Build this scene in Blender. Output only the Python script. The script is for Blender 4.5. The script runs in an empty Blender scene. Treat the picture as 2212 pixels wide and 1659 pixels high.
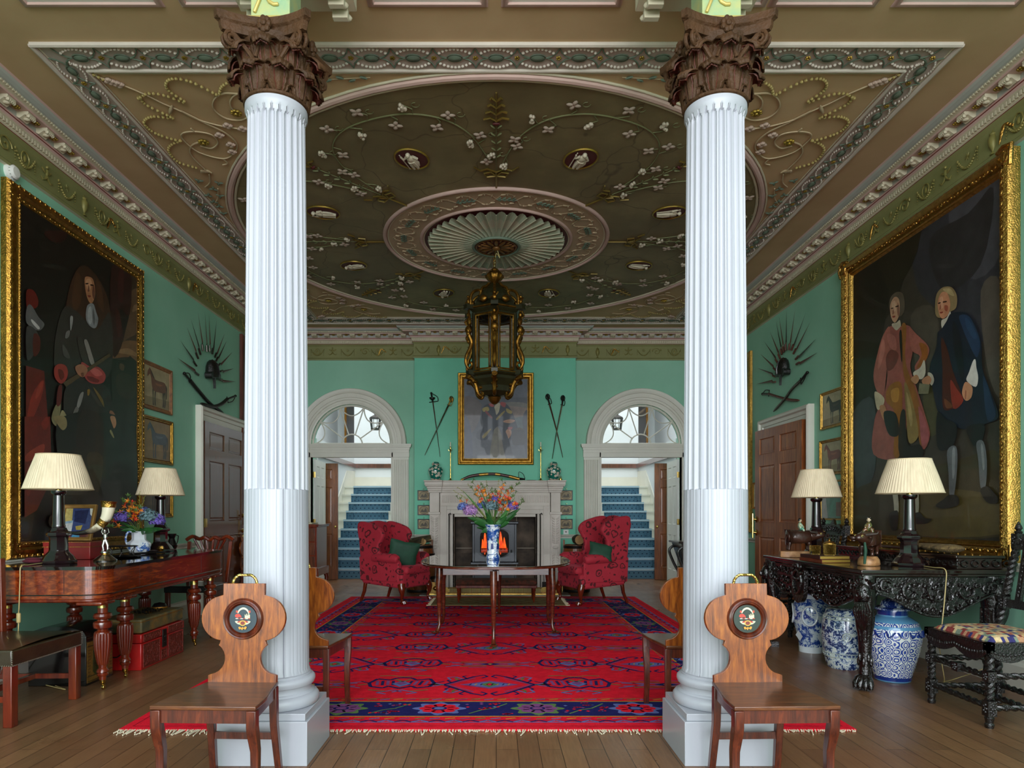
import bpy, bmesh, math, random
from mathutils import Matrix, Vector
sc = bpy.context.scene
C = sc.collection
R = random.Random(7)
pi = math.pi
cos, sin, rad = math.cos, math.sin, math.radians
# ---------------------------------------------------------------- camera, world, light, exposure
F, PX, PY, EH = 1450.0, 1072.0, 1110.0, 1.25      # focal length in pixels, vanishing point, eye height
WX, WY, CZ = 3.72, 11.55, 4.38                     # side walls, back wall, ceiling height
cd = bpy.data.cameras.new('camera'); cam = bpy.data.objects.new('camera', cd); C.objects.link(cam)
cam.location = (0, 0, EH); cam.rotation_euler = (rad(90), 0, 0)
cd.sensor_width = 36; cd.lens = 36 * F / 2212
cd.shift_x = (1106 - PX) / 2212; cd.shift_y = (PY - 829.5) / 2212
cd.clip_start = .05; cd.clip_end = 100
sc.camera = cam
w = bpy.data.worlds.new('world'); sc.world = w; w.use_nodes = True
w.node_tree.nodes['Background'].inputs[0].default_value = (.80, .89, 1.0, 1)
w.node_tree.nodes['Background'].inputs[1].default_value = 1.6
def area(name, loc, rot, sx, sy, e, col=(1, 1, 1), spread=180):
    l = bpy.data.lights.new(name, 'AREA'); l.shape = 'RECTANGLE'; l.size = sx; l.size_y = sy
    l.energy = e; l.color = col; l.spread = rad(spread)
    o = bpy.data.objects.new(name, l); C.objects.link(o); o.location = loc; o.rotation_euler = rot
    o['kind'] = 'structure'
    return o
# tall entrance-front windows behind the viewer, and unseen lamps added to light the stair hall
for i, x in enumerate((-2.5, 0, 2.5)):
    area('window_daylight', (x, -7.8, 2.2), (rad(90), 0, 0), 1.7, 3.4, 90, (.93, .97, 1.0))
for s_ in (-1, 1):
    area('hall_fill', (s_*2.5, 14.2, 5.2), (0, 0, 0), 2.6, 3.4, 62, (.95, .98, 1.0))
    for y_ in (-4.6, -1.2):                            # side lamps added to even the light, outside the frame
        area('window_daylight', (s_*3.68, y_, 2.3), (rad(90), 0, rad(90*s_)), 1.6, 3.0, 55, (.95, .98, 1.0))
# low overcast daylight coming straight in through the open entrance front
sl = bpy.data.lights.new('daylight', 'SUN'); sl.energy = 1.9; sl.angle = rad(75); sl.color = (.97, .985, 1.0)
so_ = bpy.data.objects.new('daylight', sl); C.objects.link(so_); so_.rotation_euler = (rad(80), 0, 0); so_.location = (0, -9, 3); so_['kind'] = 'structure'
sc.view_settings.view_transform = 'Standard'; sc.view_settings.look = 'None'
sc.view_settings.gamma = 1; sc.view_settings.use_curve_mapping = False
sc.view_settings.exposure = 0.85
cy = sc.cycles
cy.max_bounces = 8; cy.diffuse_bounces = 5; cy.glossy_bounces = 3; cy.transmission_bounces = 4; cy.transparent_max_bounces = 8
cy.caustics_reflective = False; cy.caustics_refractive = False; cy.sample_clamp_indirect = 4
cy.use_denoising = True

# ---------------------------------------------------------------- helpers
def S(h):
    h = h.lstrip('#'); o = []
    for i in (0, 2, 4):
        c = int(h[i:i+2], 16) / 255
        o.append(c / 12.92 if c <= .04045 else ((c + .055) / 1.055) ** 2.4)
    return (*o, 1)
def PL(px, py): Y = F * WX / (PX - px); return (Y, EH + (PY - py) * Y / F)            # left wall -> (u, v)
def PR(px, py): Y = F * WX / (px - PX); return (-Y, EH + (PY - py) * Y / F)           # right wall -> (u, v)
def PB(px, py, Y=WY): return ((px - PX) * Y / F, EH + (PY - py) * Y / F)              # plane y = Y -> (x, z)
def PC(px, py): Y = F * (CZ - EH) / (PY - py); return ((px - PX) * Y / F, Y)          # ceiling -> (x, y)
def PF(px, py, z=0): Y = F * (EH - z) / (py - PY); return ((px - PX) * Y / F, Y)      # level z -> (x, y)
ML = Matrix(((0, 0, 1, -WX), (1, 0, 0, 0), (0, 1, 0, 0), (0, 0, 0, 1)))               # local u,v,w on the left wall
MR = Matrix(((0, 0, -1, WX), (-1, 0, 0, 0), (0, 1, 0, 0), (0, 0, 0, 1)))
def MBk(Y): return Matrix(((1, 0, 0, 0), (0, 0, -1, Y), (0, 1, 0, 0), (0, 0, 0, 1)))   # on a plane facing the viewer
MC = Matrix(((1, 0, 0, 0), (0, 1, 0, 0), (0, 0, -1, CZ), (0, 0, 0, 1)))
def T(x=0, y=0, z=0): return Matrix.Translation((x, y, z))
def RX(a): return Matrix.Rotation(a, 4, 'X')
def RY(a): return Matrix.Rotation(a, 4, 'Y')
def RZ(a): return Matrix.Rotation(a, 4, 'Z')
def SC(x, y=None, z=None):
    y = x if y is None else y; z = x if z is None else z
    return Matrix.Diagonal((x, y, z, 1))
def cat(pts, n=6, closed=True):
    """Catmull-Rom through points of any dimension"""
    out = []; N = len(pts); D = len(pts[0])
    rng = range(N) if closed else range(N - 1)
    for i in rng:
        if closed: p = [pts[(i + k) % N] for k in (-1, 0, 1, 2)]
        else: p = [pts[max(0, min(N - 1, i + k))] for k in (-1, 0, 1, 2)]
        for j in range(n):
            t = j / n
            out.append(tuple(.5 * (2*p[1][d] + (p[2][d]-p[0][d])*t + (2*p[0][d]-5*p[1][d]+4*p[2][d]-p[3][d])*t*t
                       + (3*p[1][d]-p[0][d]-3*p[2][d]+p[3][d])*t**3) for d in range(D)))
    if not closed: out.append(tuple(pts[-1]))
    return out
class MB:
    def __init__(s, T0=None): s.v = []; s.f = []; s.mi = []; s.cl = []; s.T = T0 or Matrix(); s.m = 0; s.c = None; s.anyc = False
    def add(s, vs, fs):
        b = len(s.v); Tm = s.T
        s.v += [tuple(Tm @ Vector(p)) for p in vs]
        for f in fs:
            s.f.append(tuple(b + i for i in f)); s.mi.append(s.m); s.cl.append(s.c)
        if s.c is not None: s.anyc = True
        return s
    def box(s, x0, x1, y0, y1, z0, z1):
        return s.add([(x0,y0,z0),(x1,y0,z0),(x1,y1,z0),(x0,y1,z0),(x0,y0,z1),(x1,y0,z1),(x1,y1,z1),(x0,y1,z1)],
              [(0,3,2,1),(4,5,6,7),(0,1,5,4),(1,2,6,5),(2,3,7,6),(3,0,4,7)])
    def bc(s, c, d, M=None):
        o = s.T
        if M is not None: s.T = o @ T(*c) @ M; c = (0, 0, 0)
        s.box(c[0]-d[0]/2, c[0]+d[0]/2, c[1]-d[1]/2, c[1]+d[1]/2, c[2]-d[2]/2, c[2]+d[2]/2)
        s.T = o; return s
    def lathe(s, pr, seg=24, c=(0, 0, 0), M=None, rf=None, a0=0, a1=2*pi, cap=True):
        o = s.T; s.T = o @ T(*c) @ (M or Matrix())
        full = abs(a1 - a0 - 2*pi) < 1e-6; n = seg if full else seg + 1
        vs = []
        for (r, z) in pr:
            for i in range(n):
                a = a0 + (a1 - a0) * i / seg; k = rf(a, z) if rf else 1
                vs.append((r*k*cos(a), r*k*sin(a), z))
        fs = []
        for j in range(len(pr) - 1):
            for i in range(seg):
                i2 = (i + 1) % n
                fs.append((j*n+i, j*n+i2, (j+1)*n+i2, (j+1)*n+i))
        if full and cap:
            if pr[0][0] > 1e-5: fs.append(tuple(range(n))[::-1])
            if pr[-1][0] > 1e-5: fs.append(tuple((len(pr)-1)*n+i for i in range(n)))
        s.add(vs, fs); s.T = o; return s
    def tube(s, pts, r, seg=8, closed=False, rot=0, ref=None, fl=1.0):
        P = [Vector(p) for p in pts]; N = len(P); vs = []; fs = []
        rr = r if isinstance(r, (list, tuple)) else [r] * N
        prev = None
        for i in range(N):
            if closed: t = P[(i+1) % N] - P[i-1]
            else: t = P[min(i+1, N-1)] - P[max(i-1, 0)]
            if t.length < 1e-9: t = Vector((0, 0, 1))
            t.normalize()
            if ref is not None: n = Vector(ref) - t * t.dot(Vector(ref))
            elif prev is None: n = t.orthogonal()
            else: n = prev - t * t.dot(prev)
            n.normalize(); prev = n; b = t.cross(n)
            for k in range(seg):
                a = 2*pi*k/seg + rot
                vs.append(tuple(P[i] + (n*cos(a) + b*sin(a)*fl) * rr[i]))
        for i in range(N if closed else N-1):
            j = (i+1) % N
            for k in range(seg):
                k2 = (k+1) % seg
                fs.append((i*seg+k, i*seg+k2, j*seg+k2, j*seg+k))
        if not closed: fs.append(tuple(range(seg))[::-1]); fs.append(tuple((N-1)*seg+k for k in range(seg)))
        return s.add(vs, fs)
    def prism(s, poly, w0, w1, M=None, back=True):
        o = s.T
        if M is not None: s.T = o @ M
        n = len(poly)
        vs = [(p[0], p[1], w1) for p in poly] + [(p[0], p[1], w0) for p in poly]
        fs = [tuple(range(n))] + ([tuple(range(n, 2*n))[::-1]] if back else []) + [(i, n+i, n+(i+1) % n, (i+1) % n) for i in range(n)]
        s.add(vs, fs); s.T = o; return s
    def flat(s, poly, w=0, col=None):
        if col is not None: s.c = S(col) if isinstance(col, str) else col
        return s.add([(p[0], p[1], w) for p in poly], [tuple(range(len(poly)))])
    def ell(s, c, r, seg=12, rings=7, M=None):
        if not isinstance(r, (tuple, list)): r = (r, r, r)
        o = s.T; s.T = o @ T(*c) @ (M or Matrix()) @ SC(*r)
        s.lathe([(sin(pi*i/rings), -cos(pi*i/rings)) for i in range(rings+1)], seg)
        s.T = o; return s
    def grid(s, fn, nu, nv):
        vs = [tuple(fn(i/nu, j/nv)) for j in range(nv+1) for i in range(nu+1)]
        return s.add(vs, [(j*(nu+1)+i, j*(nu+1)+i+1, (j+1)*(nu+1)+i+1, (j+1)*(nu+1)+i) for j in range(nv) for i in range(nu)])
    def frame(s, u0, u1, v0, v1, prof):
        """mitred picture-frame moulding; prof = [(inset from the outer edge, w)]"""
        n = len(prof); vs = []
        for (a, b) in ((0, 0), (1, 0), (1, 1), (0, 1)):
            for (i, wv) in prof:
                vs.append((u0+i if not a else u1-i, v0+i if not b else v1-i, wv))
        return s.add(vs, [(k*n+j, ((k+1) % 4)*n+j, ((k+1) % 4)*n+j+1, k*n+j+1) for k in range(4) for j in range(n-1)])
    def build(s, name, mats, parent=None, smooth=True, bev=0, seg=2, sub=0, sol=0, ang=38, loc=None):
        me = bpy.data.meshes.new(name); me.from_pydata(s.v, [], s.f)
        if not isinstance(mats, (list, tuple)): mats = [mats]
        for m in mats: me.materials.append(m)
        me.polygons.foreach_set('material_index', [min(i, len(mats)-1) for i in s.mi])
        bm = bmesh.new(); bm.from_mesh(me); bmesh.ops.recalc_face_normals(bm, faces=bm.faces); bm.to_mesh(me); bm.free()
        if s.anyc:
            at = me.color_attributes.new('Col', 'FLOAT_COLOR', 'CORNER'); dat = []
            for p in me.polygons:
                c = s.cl[p.index] or (.5, .5, .5, 1)
                dat += list(c) * p.loop_total
            at.data.foreach_set('color', dat)
        if smooth:
            me.polygons.foreach_set('use_smooth', [True] * len(me.polygons))
            me.set_sharp_from_angle(angle=rad(ang))
        me.update()
        o = bpy.data.objects.new(name, me); C.objects.link(o)
        if parent is not None: o.parent = parent
        if loc: o.location = loc
        if sol: m = o.modifiers.new('s', 'SOLIDIFY'); m.thickness = sol; m.offset = 0
        if bev:
            m = o.modifiers.new('b', 'BEVEL'); m.width = bev; m.segments = seg; m.limit_method = 'ANGLE'; m.angle_limit = rad(40)
        if sub: m = o.modifiers.new('d', 'SUBSURF'); m.levels = sub; m.render_levels = sub
        return o
def tag(o, label, cat_, group=None, kind=None):
    o['label'] = label; o['category'] = cat_
    if group: o['group'] = group
    if kind: o['kind'] = kind
    return o
def struct(o, label=None):
    o['kind'] = 'structure'
    if label: o['label'] = label
    return o
def thing(name, label, cat_, loc=(0, 0, 0), rz=0, group=None, sc_=None, rot=None):
    o = bpy.data.objects.new(name, None); C.objects.link(o); o.empty_display_size = .1
    o.location = loc; o.rotation_euler = rot if rot else (0, 0, rz)
    if sc_: o.scale = sc_ if isinstance(sc_, tuple) else (sc_,)*3
    return tag(o, label, cat_, group)
def dup(root, loc, rz=None, label=None, sc_=None, group=None):
    r = root.copy(); C.objects.link(r); r.location = loc
    if rz is not None: r.rotation_euler = (0, 0, rz)
    if sc_: r.scale = sc_ if isinstance(sc_, tuple) else (sc_,)*3
    if label: r['label'] = label
    if group: r['group'] = group
    for ch in list(root.children):
        c = ch.copy(); C.objects.link(c); c.parent = r
        for g in list(ch.children):
            d = g.copy(); C.objects.link(d); d.parent = c
    return r
# ---------------------------------------------------------------- materials
def nodes(name):
    m = bpy.data.materials.new(name); m.use_nodes = True; nt = m.node_tree
    return m, nt, nt.nodes['Principled BSDF']
def link(nt, a, b): nt.links.new(a, b)
def coord(nt, sx=(1, 1, 1), world=False):
    mp = nt.nodes.new('ShaderNodeMapping'); mp.inputs['Scale'].default_value = sx
    if world:
        g = nt.nodes.new('ShaderNodeNewGeometry'); link(nt, g.outputs['Position'], mp.inputs['Vector'])
    else:
        tc = nt.nodes.new('ShaderNodeTexCoord'); link(nt, tc.outputs['Object'], mp.inputs['Vector'])
    return mp.outputs[0]
def noise(nt, vec, scale, detail=4, rough=.55, dist=0):
    n = nt.nodes.new('ShaderNodeTexNoise'); link(nt, vec, n.inputs['Vector'])
    n.inputs['Scale'].default_value = scale; n.inputs['Detail'].default_value = detail
    n.inputs['Roughness'].default_value = rough; n.inputs['Distortion'].default_value = dist
    return n.outputs['Fac']
def ramp(nt, fac, stops, interp='LINEAR'):
    r = nt.nodes.new('ShaderNodeValToRGB'); link(nt, fac, r.inputs[0]); cr = r.color_ramp; cr.interpolation = interp
    cr.elements[0].position = stops[0][0]; cr.elements[0].color = stops[0][1]
    cr.elements[1].position = stops[-1][0]; cr.elements[1].color = stops[-1][1]
    for p, c in stops[1:-1]: e = cr.elements.new(p); e.color = c
    return r.outputs[0]
def mix(nt, fac, a, b, mode='MIX'):
    n = nt.nodes.new('ShaderNodeMix'); n.data_type = 'RGBA'; n.blend_type = mode
    for sock, v in ((n.inputs[0], fac), (n.inputs[6], a), (n.inputs[7], b)):
        if hasattr(v, 'links'): link(nt, v, sock)
        else: sock.default_value = v
    return n.outputs[2]
def bumpn(nt, b, h, st, dist=.01):
    n = nt.nodes.new('ShaderNodeBump'); n.inputs['Strength'].default_value = st; n.inputs['Distance'].default_value = dist
    link(nt, h, n.inputs['Height']); link(nt, n.outputs[0], b.inputs['Normal'])
def mat(name, col, rough=.5, metal=0, var=0, vs=4, bump=0, bs=60, coat=0, spec=.5, col2=None, st=(1, 1, 1), world=False):
    m, nt, b = nodes(name); c = S(col) if isinstance(col, str) else col
    b.inputs['Roughness'].default_value = rough; b.inputs['Metallic'].default_value = metal
    b.inputs['Coat Weight'].default_value = coat; b.inputs['Coat Roughness'].default_value = .08
    b.inputs['Specular IOR Level'].default_value = spec
    b.inputs['Base Color'].default_value = c
    if var or col2 or bump: v = coord(nt, st, world)
    if var or col2:
        d = S(col2) if col2 else tuple(x * (1 - var) for x in c[:3]) + (1,)
        link(nt, ramp(nt, noise(nt, v, vs, 5), [(.3, d), (.68, c)]), b.inputs['Base Color'])
    if bump: bumpn(nt, b, noise(nt, v, bs, 3), bump)
    return m
def wood(name, dark, mid, light, st=(1, 1, 1), scale=3, rough=.3, coat=.3, bump=.05):
    m, nt, b = nodes(name); v = coord(nt, st)
    n1 = noise(nt, v, scale, 6, .65, .6); n2 = noise(nt, coord(nt, (1, 1, 1)), 1.8, 3)
    c = ramp(nt, n1, [(.28, S(dark)), (.5, S(mid)), (.72, S(light))])
    c = mix(nt, .55, c, ramp(nt, n2, [(.3, S(dark)), (.7, S(light))]), 'MIX') if False else mix(nt, ramp(nt, n2, [(.35, (0, 0, 0, 1)), (.7, (.5, .5, .5, 1))]), c, S(dark))
    link(nt, c, b.inputs['Base Color']); b.inputs['Roughness'].default_value = rough
    b.inputs['Coat Weight'].default_value = coat; b.inputs['Coat Roughness'].default_value = .12
    if bump: bumpn(nt, b, n1, bump, .005)
    return m
def attr(name, rough=.6, var=.15, vs=8, bump=0, bs=80, coat=0, metal=0, spec=.5):
    m, nt, b = nodes(name); a = nt.nodes.new('ShaderNodeAttribute'); a.attribute_name = 'Col'
    v = coord(nt)
    c = mix(nt, 1.0, a.outputs['Color'], ramp(nt, noise(nt, v, vs, 6, .65), [(.3, (1-var, 1-var, 1-var, 1)), (.7, (1+var*.5, 1+var*.5, 1+var*.5, 1))]), 'MULTIPLY')
    link(nt, c, b.inputs['Base Color']); b.inputs['Roughness'].default_value = rough; b.inputs['Metallic'].default_value = metal
    b.inputs['Coat Weight'].default_value = coat; b.inputs['Specular IOR Level'].default_value = spec
    if bump: bumpn(nt, b, noise(nt, v, bs, 3), bump)
    return m
def glassmat(name, tint=(1, 1, 1, 1), ior=1.5):
    m = bpy.data.materials.new(name); m.use_nodes = True; nt = m.node_tree; nt.nodes.clear()
    o = nt.nodes.new('ShaderNodeOutputMaterial'); t = nt.nodes.new('ShaderNodeBsdfTransparent'); t.inputs[0].default_value = tint
    g = nt.nodes.new('ShaderNodeBsdfGlossy'); g.inputs['Roughness'].default_value = .02
    f = nt.nodes.new('ShaderNodeFresnel'); f.inputs[0].default_value = ior
    x = nt.nodes.new('ShaderNodeMixShader'); link(nt, f.outputs[0], x.inputs[0]); link(nt, t.outputs[0], x.inputs[1]); link(nt, g.outputs[0], x.inputs[2])
    link(nt, x.outputs[0], o.inputs[0]); return m
def emit(name, col, e, col2=None, sc_=20):
    m, nt, b = nodes(name); b.inputs['Base Color'].default_value = (0, 0, 0, 1)
    b.inputs['Emission Color'].default_value = S(col); b.inputs['Emission Strength'].default_value = e
    if col2: link(nt, ramp(nt, noise(nt, coord(nt), sc_, 3), [(.35, S(col2)), (.65, S(col))]), b.inputs['Emission Color'])
    return m
WHITE = mat('white_gloss_paint', '#a9abb3', .32, var=.05, vs=3, bump=.05, bs=18)
CREAM = mat('off_white_trim_paint', '#dcd9cc', .4, var=.08, vs=4)
GREEN = mat('green_wall_paint', '#95cbb0', .62, vs=1.1, col2='#86bfa2', bump=.08, bs=7, world=True)
GOLD = mat('gilding', '#b98a3c', .34, 1, var=.55, vs=22, bump=.5, bs=70)
GOLDB = mat('bright_gilding', '#d1a352', .28, 1, var=.45, vs=30, bump=.55, bs=90)
GOLDS = mat('satin_gilding', '#b9802f', .5, .7, var=.4, vs=15, bump=.25, bs=45)
BRASS = mat('polished_brass', '#d9b96a', .16, 1, var=.25, vs=20)
SILVER = mat('silver', '#d5d3cc', .18, 1, var=.4, vs=30)
STEEL = mat('old_steel', '#77726c', .35, 1, var=.5, vs=25)
IRONB = mat('blackened_iron', '#2c2926', .45, .7, var=.3, vs=25)
MAHO = wood('red_mahogany', '#3c0f07', '#6d2410', '#93401c', (1, 1, .12), 14, .18, .6)
MAHOG = wood('flame_mahogany', '#3a0f05', '#7d2f10', '#b4571f', (2.5, .5, 5), 7, .12, .9, .02)
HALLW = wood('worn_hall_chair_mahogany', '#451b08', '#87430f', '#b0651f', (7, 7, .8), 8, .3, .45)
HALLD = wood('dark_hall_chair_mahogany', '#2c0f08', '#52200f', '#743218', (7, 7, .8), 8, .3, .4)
HALLS = wood('hall_chair_seat_top', '#2c1408', '#5a2f14', '#7c491f', (1, 6, 6), 6, .32, .3)
DOORW = wood('dark_mahogany_door', '#3a1c0f', '#64351f', '#85492c', (5, 5, .5), 7, .22, .5)
OAKW = wood('brown_oak_door', '#5a2c12', '#87481f', '#a5602c', (5, 5, .6), 6, .35, .2)
EBONY = mat('carved_ebonised_wood', '#17110f', .2, 0, var=.5, vs=20, bump=1.0, bs=45, coat=.5)
EBONP = mat('polished_ebonised_top', '#241611', .12, 0, var=.5, vs=9, coat=.7)
CARVED = mat('barley_twist_black_oak', '#15110f', .3, var=.4, vs=30, bump=.7, bs=90, coat=.3)
LAMPB = mat('aubergine_lacquer', '#1f1014', .1, coat=.8, var=.4, vs=30)
LEATHER = mat('dark_olive_leather', '#3a2c1a', .28, var=.5, vs=7, bump=.15, bs=60, coat=.3)
BLACKL = mat('black_leather', '#121010', .25, coat=.3)
PLAST = mat('ceiling_plaster', '#c9ab84', .75, vs=1.3, col2='#b89a72', bump=.12, bs=6, world=True)
STONE = mat('carved_grey_stone', '#d9cfc6', .6, vs=3, col2='#c6bcb2', bump=.15, bs=60)
GLASS = glassmat('clear_glass')
# ---------------------------------------------------------------- floor
m, nt, b = nodes('oak_floorboards'); v = coord(nt, (1, 1, 1), True)
sw = nt.nodes.new('ShaderNodeMapping'); sw.inputs['Rotation'].default_value = (0, 0, rad(90)); link(nt, v, sw.inputs[0])
br = nt.nodes.new('ShaderNodeTexBrick'); link(nt, sw.outputs[0], br.inputs['Vector'])
br.inputs['Scale'].default_value = 1; br.inputs['Brick Width'].default_value = 2.6; br.inputs['Row Height'].default_value = .115
br.inputs['Mortar Size'].default_value = .0022; br.inputs['Mortar Smooth'].default_value = .3; br.offset = .37
br.inputs['Color1'].default_value = S('#835f40'); br.inputs['Color2'].default_value = S('#6f4f35'); br.inputs['Mortar'].default_value = S('#20140c')
gr = noise(nt, coord(nt, (16, 1.1, 1), True), 5, 6, .7)
c = mix(nt, 1, br.outputs[0], ramp(nt, gr, [(.25, (.62, .60, .58, 1)), (.75, (1.2, 1.2, 1.2, 1))]), 'MULTIPLY')
c = mix(nt, ramp(nt, noise(nt, v, .9, 3), [(.45, (0, 0, 0, 1)), (.7, (.5, .5, .5, 1))]), c, S('#6e4026'))
link(nt, c, b.inputs['Base Color'])
link(nt, ramp(nt, noise(nt, v, 2.2, 4), [(.3, (.26, .26, .26, 1)), (.7, (.42, .42, .42, 1))]), b.inputs['Roughness'])
bumpn(nt, b, gr, .08, .003); FLOORM = m
fl = MB(); fl.box(-5.2, 5.2, -8.5, 18.6, -.1, 0); struct(fl.build('floor', FLOORM, smooth=False), 'brown oak boards running towards the fireplace')
# ---------------------------------------------------------------- walls
for nm, s in (('wall_left', -1), ('wall_right', 1)):
    b_ = MB(); x0, x1 = sorted((s*WX, s*(WX+.15))); b_.box(x0, x1, -8, WY, 0, CZ); struct(b_.build(nm, GREEN, smooth=False))
DX, DW, DH, AR = 2.493, .69, 2.445, .69      # doorway centres, half width, springing height, arch radius
def arch_wall(y0, y1, zt, xs0, xs1):
    b_ = MB()
    xl, xr = -DX, DX
    def quad(x0, x1, z0, z1): b_.box(x0, x1, y0, y1, z0, z1)
    quad(xs0, xl-DW, 0, zt); quad(xl+DW, xr-DW, 0, zt); quad(xr+DW, xs1, 0, zt)
    for cx in (xl, xr):
        n = 24
        for i in range(n):
            a, a2 = pi - pi*i/n, pi - pi*(i+1)/n
            p = [(cx+AR*cos(a), DH+AR*sin(a)), (cx+AR*cos(a2), DH+AR*sin(a2)), (cx+AR*cos(a2), zt), (cx+AR*cos(a), zt)]
            b_.prism(p, 0, y1-y0, Matrix(((1,0,0,0),(0,0,1,y0),(0,1,0,0),(0,0,0,1))))
    return b_
struct(arch_wall(WY, WY+.22, CZ+.6, -4.4, 4.4).build('wall_back', GREEN, smooth=False))
BX0, BX1, BY = -1.385, 1.345, 11.37
b_ = MB(); FXc = -.02
b_.box(BX0, FXc-.70, BY, WY, 0, CZ); b_.box(FXc+.70, BX1, BY, WY, 0, CZ); b_.box(FXc-.70, FXc+.70, BY, WY, 1.3, CZ)
struct(b_.build('wall_chimney', mat('chimney_breast_green', '#72ccac', .55, vs=1.3, col2='#64bf9d', bump=.06, bs=7, world=True), smooth=False), 'green chimney breast between the doorways')
# ---------------------------------------------------------------- ceiling field
b_ = MB(); b_.box(-WX-.1, WX+.1, 1.4, WY+.2, CZ, CZ+.12); struct(b_.build('ceiling', PLAST, smooth=False))  # unseen front bay left unroofed to let more sky light in
# ---------------------------------------------------------------- cornice + frieze swept round the room
PINK = mat('dusty_pink_plaster', '#c8a79d', .7, var=.12, world=True)
GREY = mat('blue_grey_plaster', '#adb0a8', .7, var=.12, world=True)
LILAC = mat('grey_lilac_plaster', '#bcaca3', .72, var=.15, vs=3, world=True)
PALE = mat('pale_stone_plaster', '#cfc5ab', .7, var=.12, world=True)
REDL = mat('dark_red_line_paint', '#6e2320', .6)
OLIVE = mat('olive_frieze_plaster', '#8a8a58', .65, vs=2, col2='#7c7c4c', world=True)
DGOLD = mat('old_gilded_relief', '#a98a35', .42, .6, var=.5, vs=9)
path = [(-WX, -2.5), (-WX, WY), (BX0, WY), (BX0, BY), (BX1, BY), (BX1, WY), (WX, WY), (WX, -2.5)]
def offs(path, d):
    out = []
    for i, p in enumerate(path):
        n = []
        for j in (i-1, i):
            if 0 <= j < len(path)-1:
                dx, dy = path[j+1][0]-path[j][0], path[j+1][1]-path[j][1]; L = math.hypot(dx, dy)
                n.append((dy/L, -dx/L))
        if len(n) == 1: n = n*2
        k = 1 + n[0][0]*n[1][0] + n[0][1]*n[1][1]
        out.append((p[0] + d*(n[0][0]+n[1][0])/k, p[1] + d*(n[0][1]+n[1][1])/k))
    return out
prof = [ # (distance from wall, z, material index)
 (.0, 3.887, 3), (.028, 3.892, 5), (.034, 3.912, 5), (.016, 3.930, 5), (.012, 4.125, 5), (.03, 4.150, 5), (.034, 4.156, 4), (.034, 4.163, 3),
 (.044, 4.170, 3), (.048, 4.212, 3), (.066, 4.224, 0), (.07, 4.246, 4), (.075, 4.252, 0), (.082, 4.262, 1), (.085, 4.300, 0), (.180, 4.302, 0),
 (.184, 4.315, 2), (.215, 4.322, 2), (.218, 4.332, 1), (.238, 4.336, 1), (.262, 4.350, 1), (.272, 4.366, 0), (.280, 4.380, 0)]
cb = MB()
rings = [offs(path, d) for d, z, m_ in prof]
for i in range(len(prof)-1):
    cb.m = prof[i][2]
    for k in range(len(path)-1):
        A, B = rings[i], rings[i+1]
        cb.add([(*A[k], prof[i][1]), (*A[k+1], prof[i][1]), (*B[k+1], prof[i+1][1]), (*B[k], prof[i+1][1])], [(0, 1, 2, 3)])
def along(path, step, start=.1):
    for k in range(len(path)-1):
        (x0, y0), (x1, y1) = path[k], path[k+1]; L = math.hypot(x1-x0, y1-y0)
        if L < .3: continue
        n = max(1, int(round(L/step)))
        for i in range(n):
            t = (i+.5)/n
            yield Vector((x0+(x1-x0)*t, y0+(y1-y0)*t, 0)), math.atan2(y1-y0, x1-x0), L/n
mb = MB()
for p, a, st in along(offs(path, .048), .034):       # dentils
    if p.y < 3: continue
    mb.m = 0; mb.T = T(*p) @ RZ(a); mb.box(-.009, .009, -.014, .004, 4.176, 4.208)
for p, a, st in along(offs(path, .215), .03):        # bead course under the corona
    if p.y < 3: continue
    mb.m = 0; mb.T = T(*p) @ RZ(a); mb.box(-.008, .008, -.008, .006, 4.318, 4.334)
for p, a, st in along(offs(path, .085), .215):       # modillions and rosettes
    if p.y < 3: continue
    mb.m = 0; mb.T = T(*p) @ RZ(a)
    pr = [(0, 4.300), (-.088, 4.300), (-.092, 4.288), (-.08, 4.272), (-.06, 4.276), (-.04, 4.262), (-.02, 4.25), (0, 4.262)]
    mb.prism(pr, -.042, .042, Matrix(((0, 0, 1, 0), (1, 0, 0, 0), (0, 1, 0, 0), (0, 0, 0, 1))))
    for q in range(5): mb.ell((-.032+.016*q, -.083, 4.270), (.009, .016, .014), 6, 4)
    mb.ell((0, -.05, 4.262), (.022, .03, .012), 8, 4)
    mb.m = 1
    for q in range(6):
        mb.ell((.108+.018*cos(q*pi/3), -.045+.018*sin(q*pi/3), 4.293), (.012, .012, .009), 6, 4)
    mb.ell((.108, -.045, 4.289), .009, 6, 4)
cor = struct(cb.build('trim_1', [PINK, GREY, PALE, PALE, REDL, OLIVE], ang=25), 'painted plaster cornice with olive frieze')
mb.T = Matrix(); mb.build('modillion_row', [PALE, DGOLD], cor)
# frieze relief: swags, urns, plaques
fb = MB()
def swag(M, w):
    fb.T = M
    n = 15
    for i in range(n+1):
        t = i/n; fb.ell((w*(t-.5), .135-.10*(1-(2*t-1)**2), .012), .0095+.003*(1-(2*t-1)**2), 6, 4)
    for s in (-1, 1):
        for k in range(5): fb.ell((s*w*.5, .125-.022*k, .012), .008-.0007*k, 5, 4)
def urn(M):
    fb.T = M
    fb.lathe([(0, -.095), (.022, -.095), (.008, -.07), (.03, -.03), (.036, .02), (.02, .05), (.026, .06), (.008, .075), (0, .1)], 10, (0, .09, .0), RX(-pi/2) @ SC(1, 1, 1), a0=0)
def plaque(M):
    fb.T = M
    fb.tube([(.045*cos(a)*1, .10+.055*sin(a), .012) for a in [2*pi*k/14 for k in range(14)]], .006, 5, True)
    fb.ell((0, .10, .008), (.018, .03, .01), 7, 5)
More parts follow.
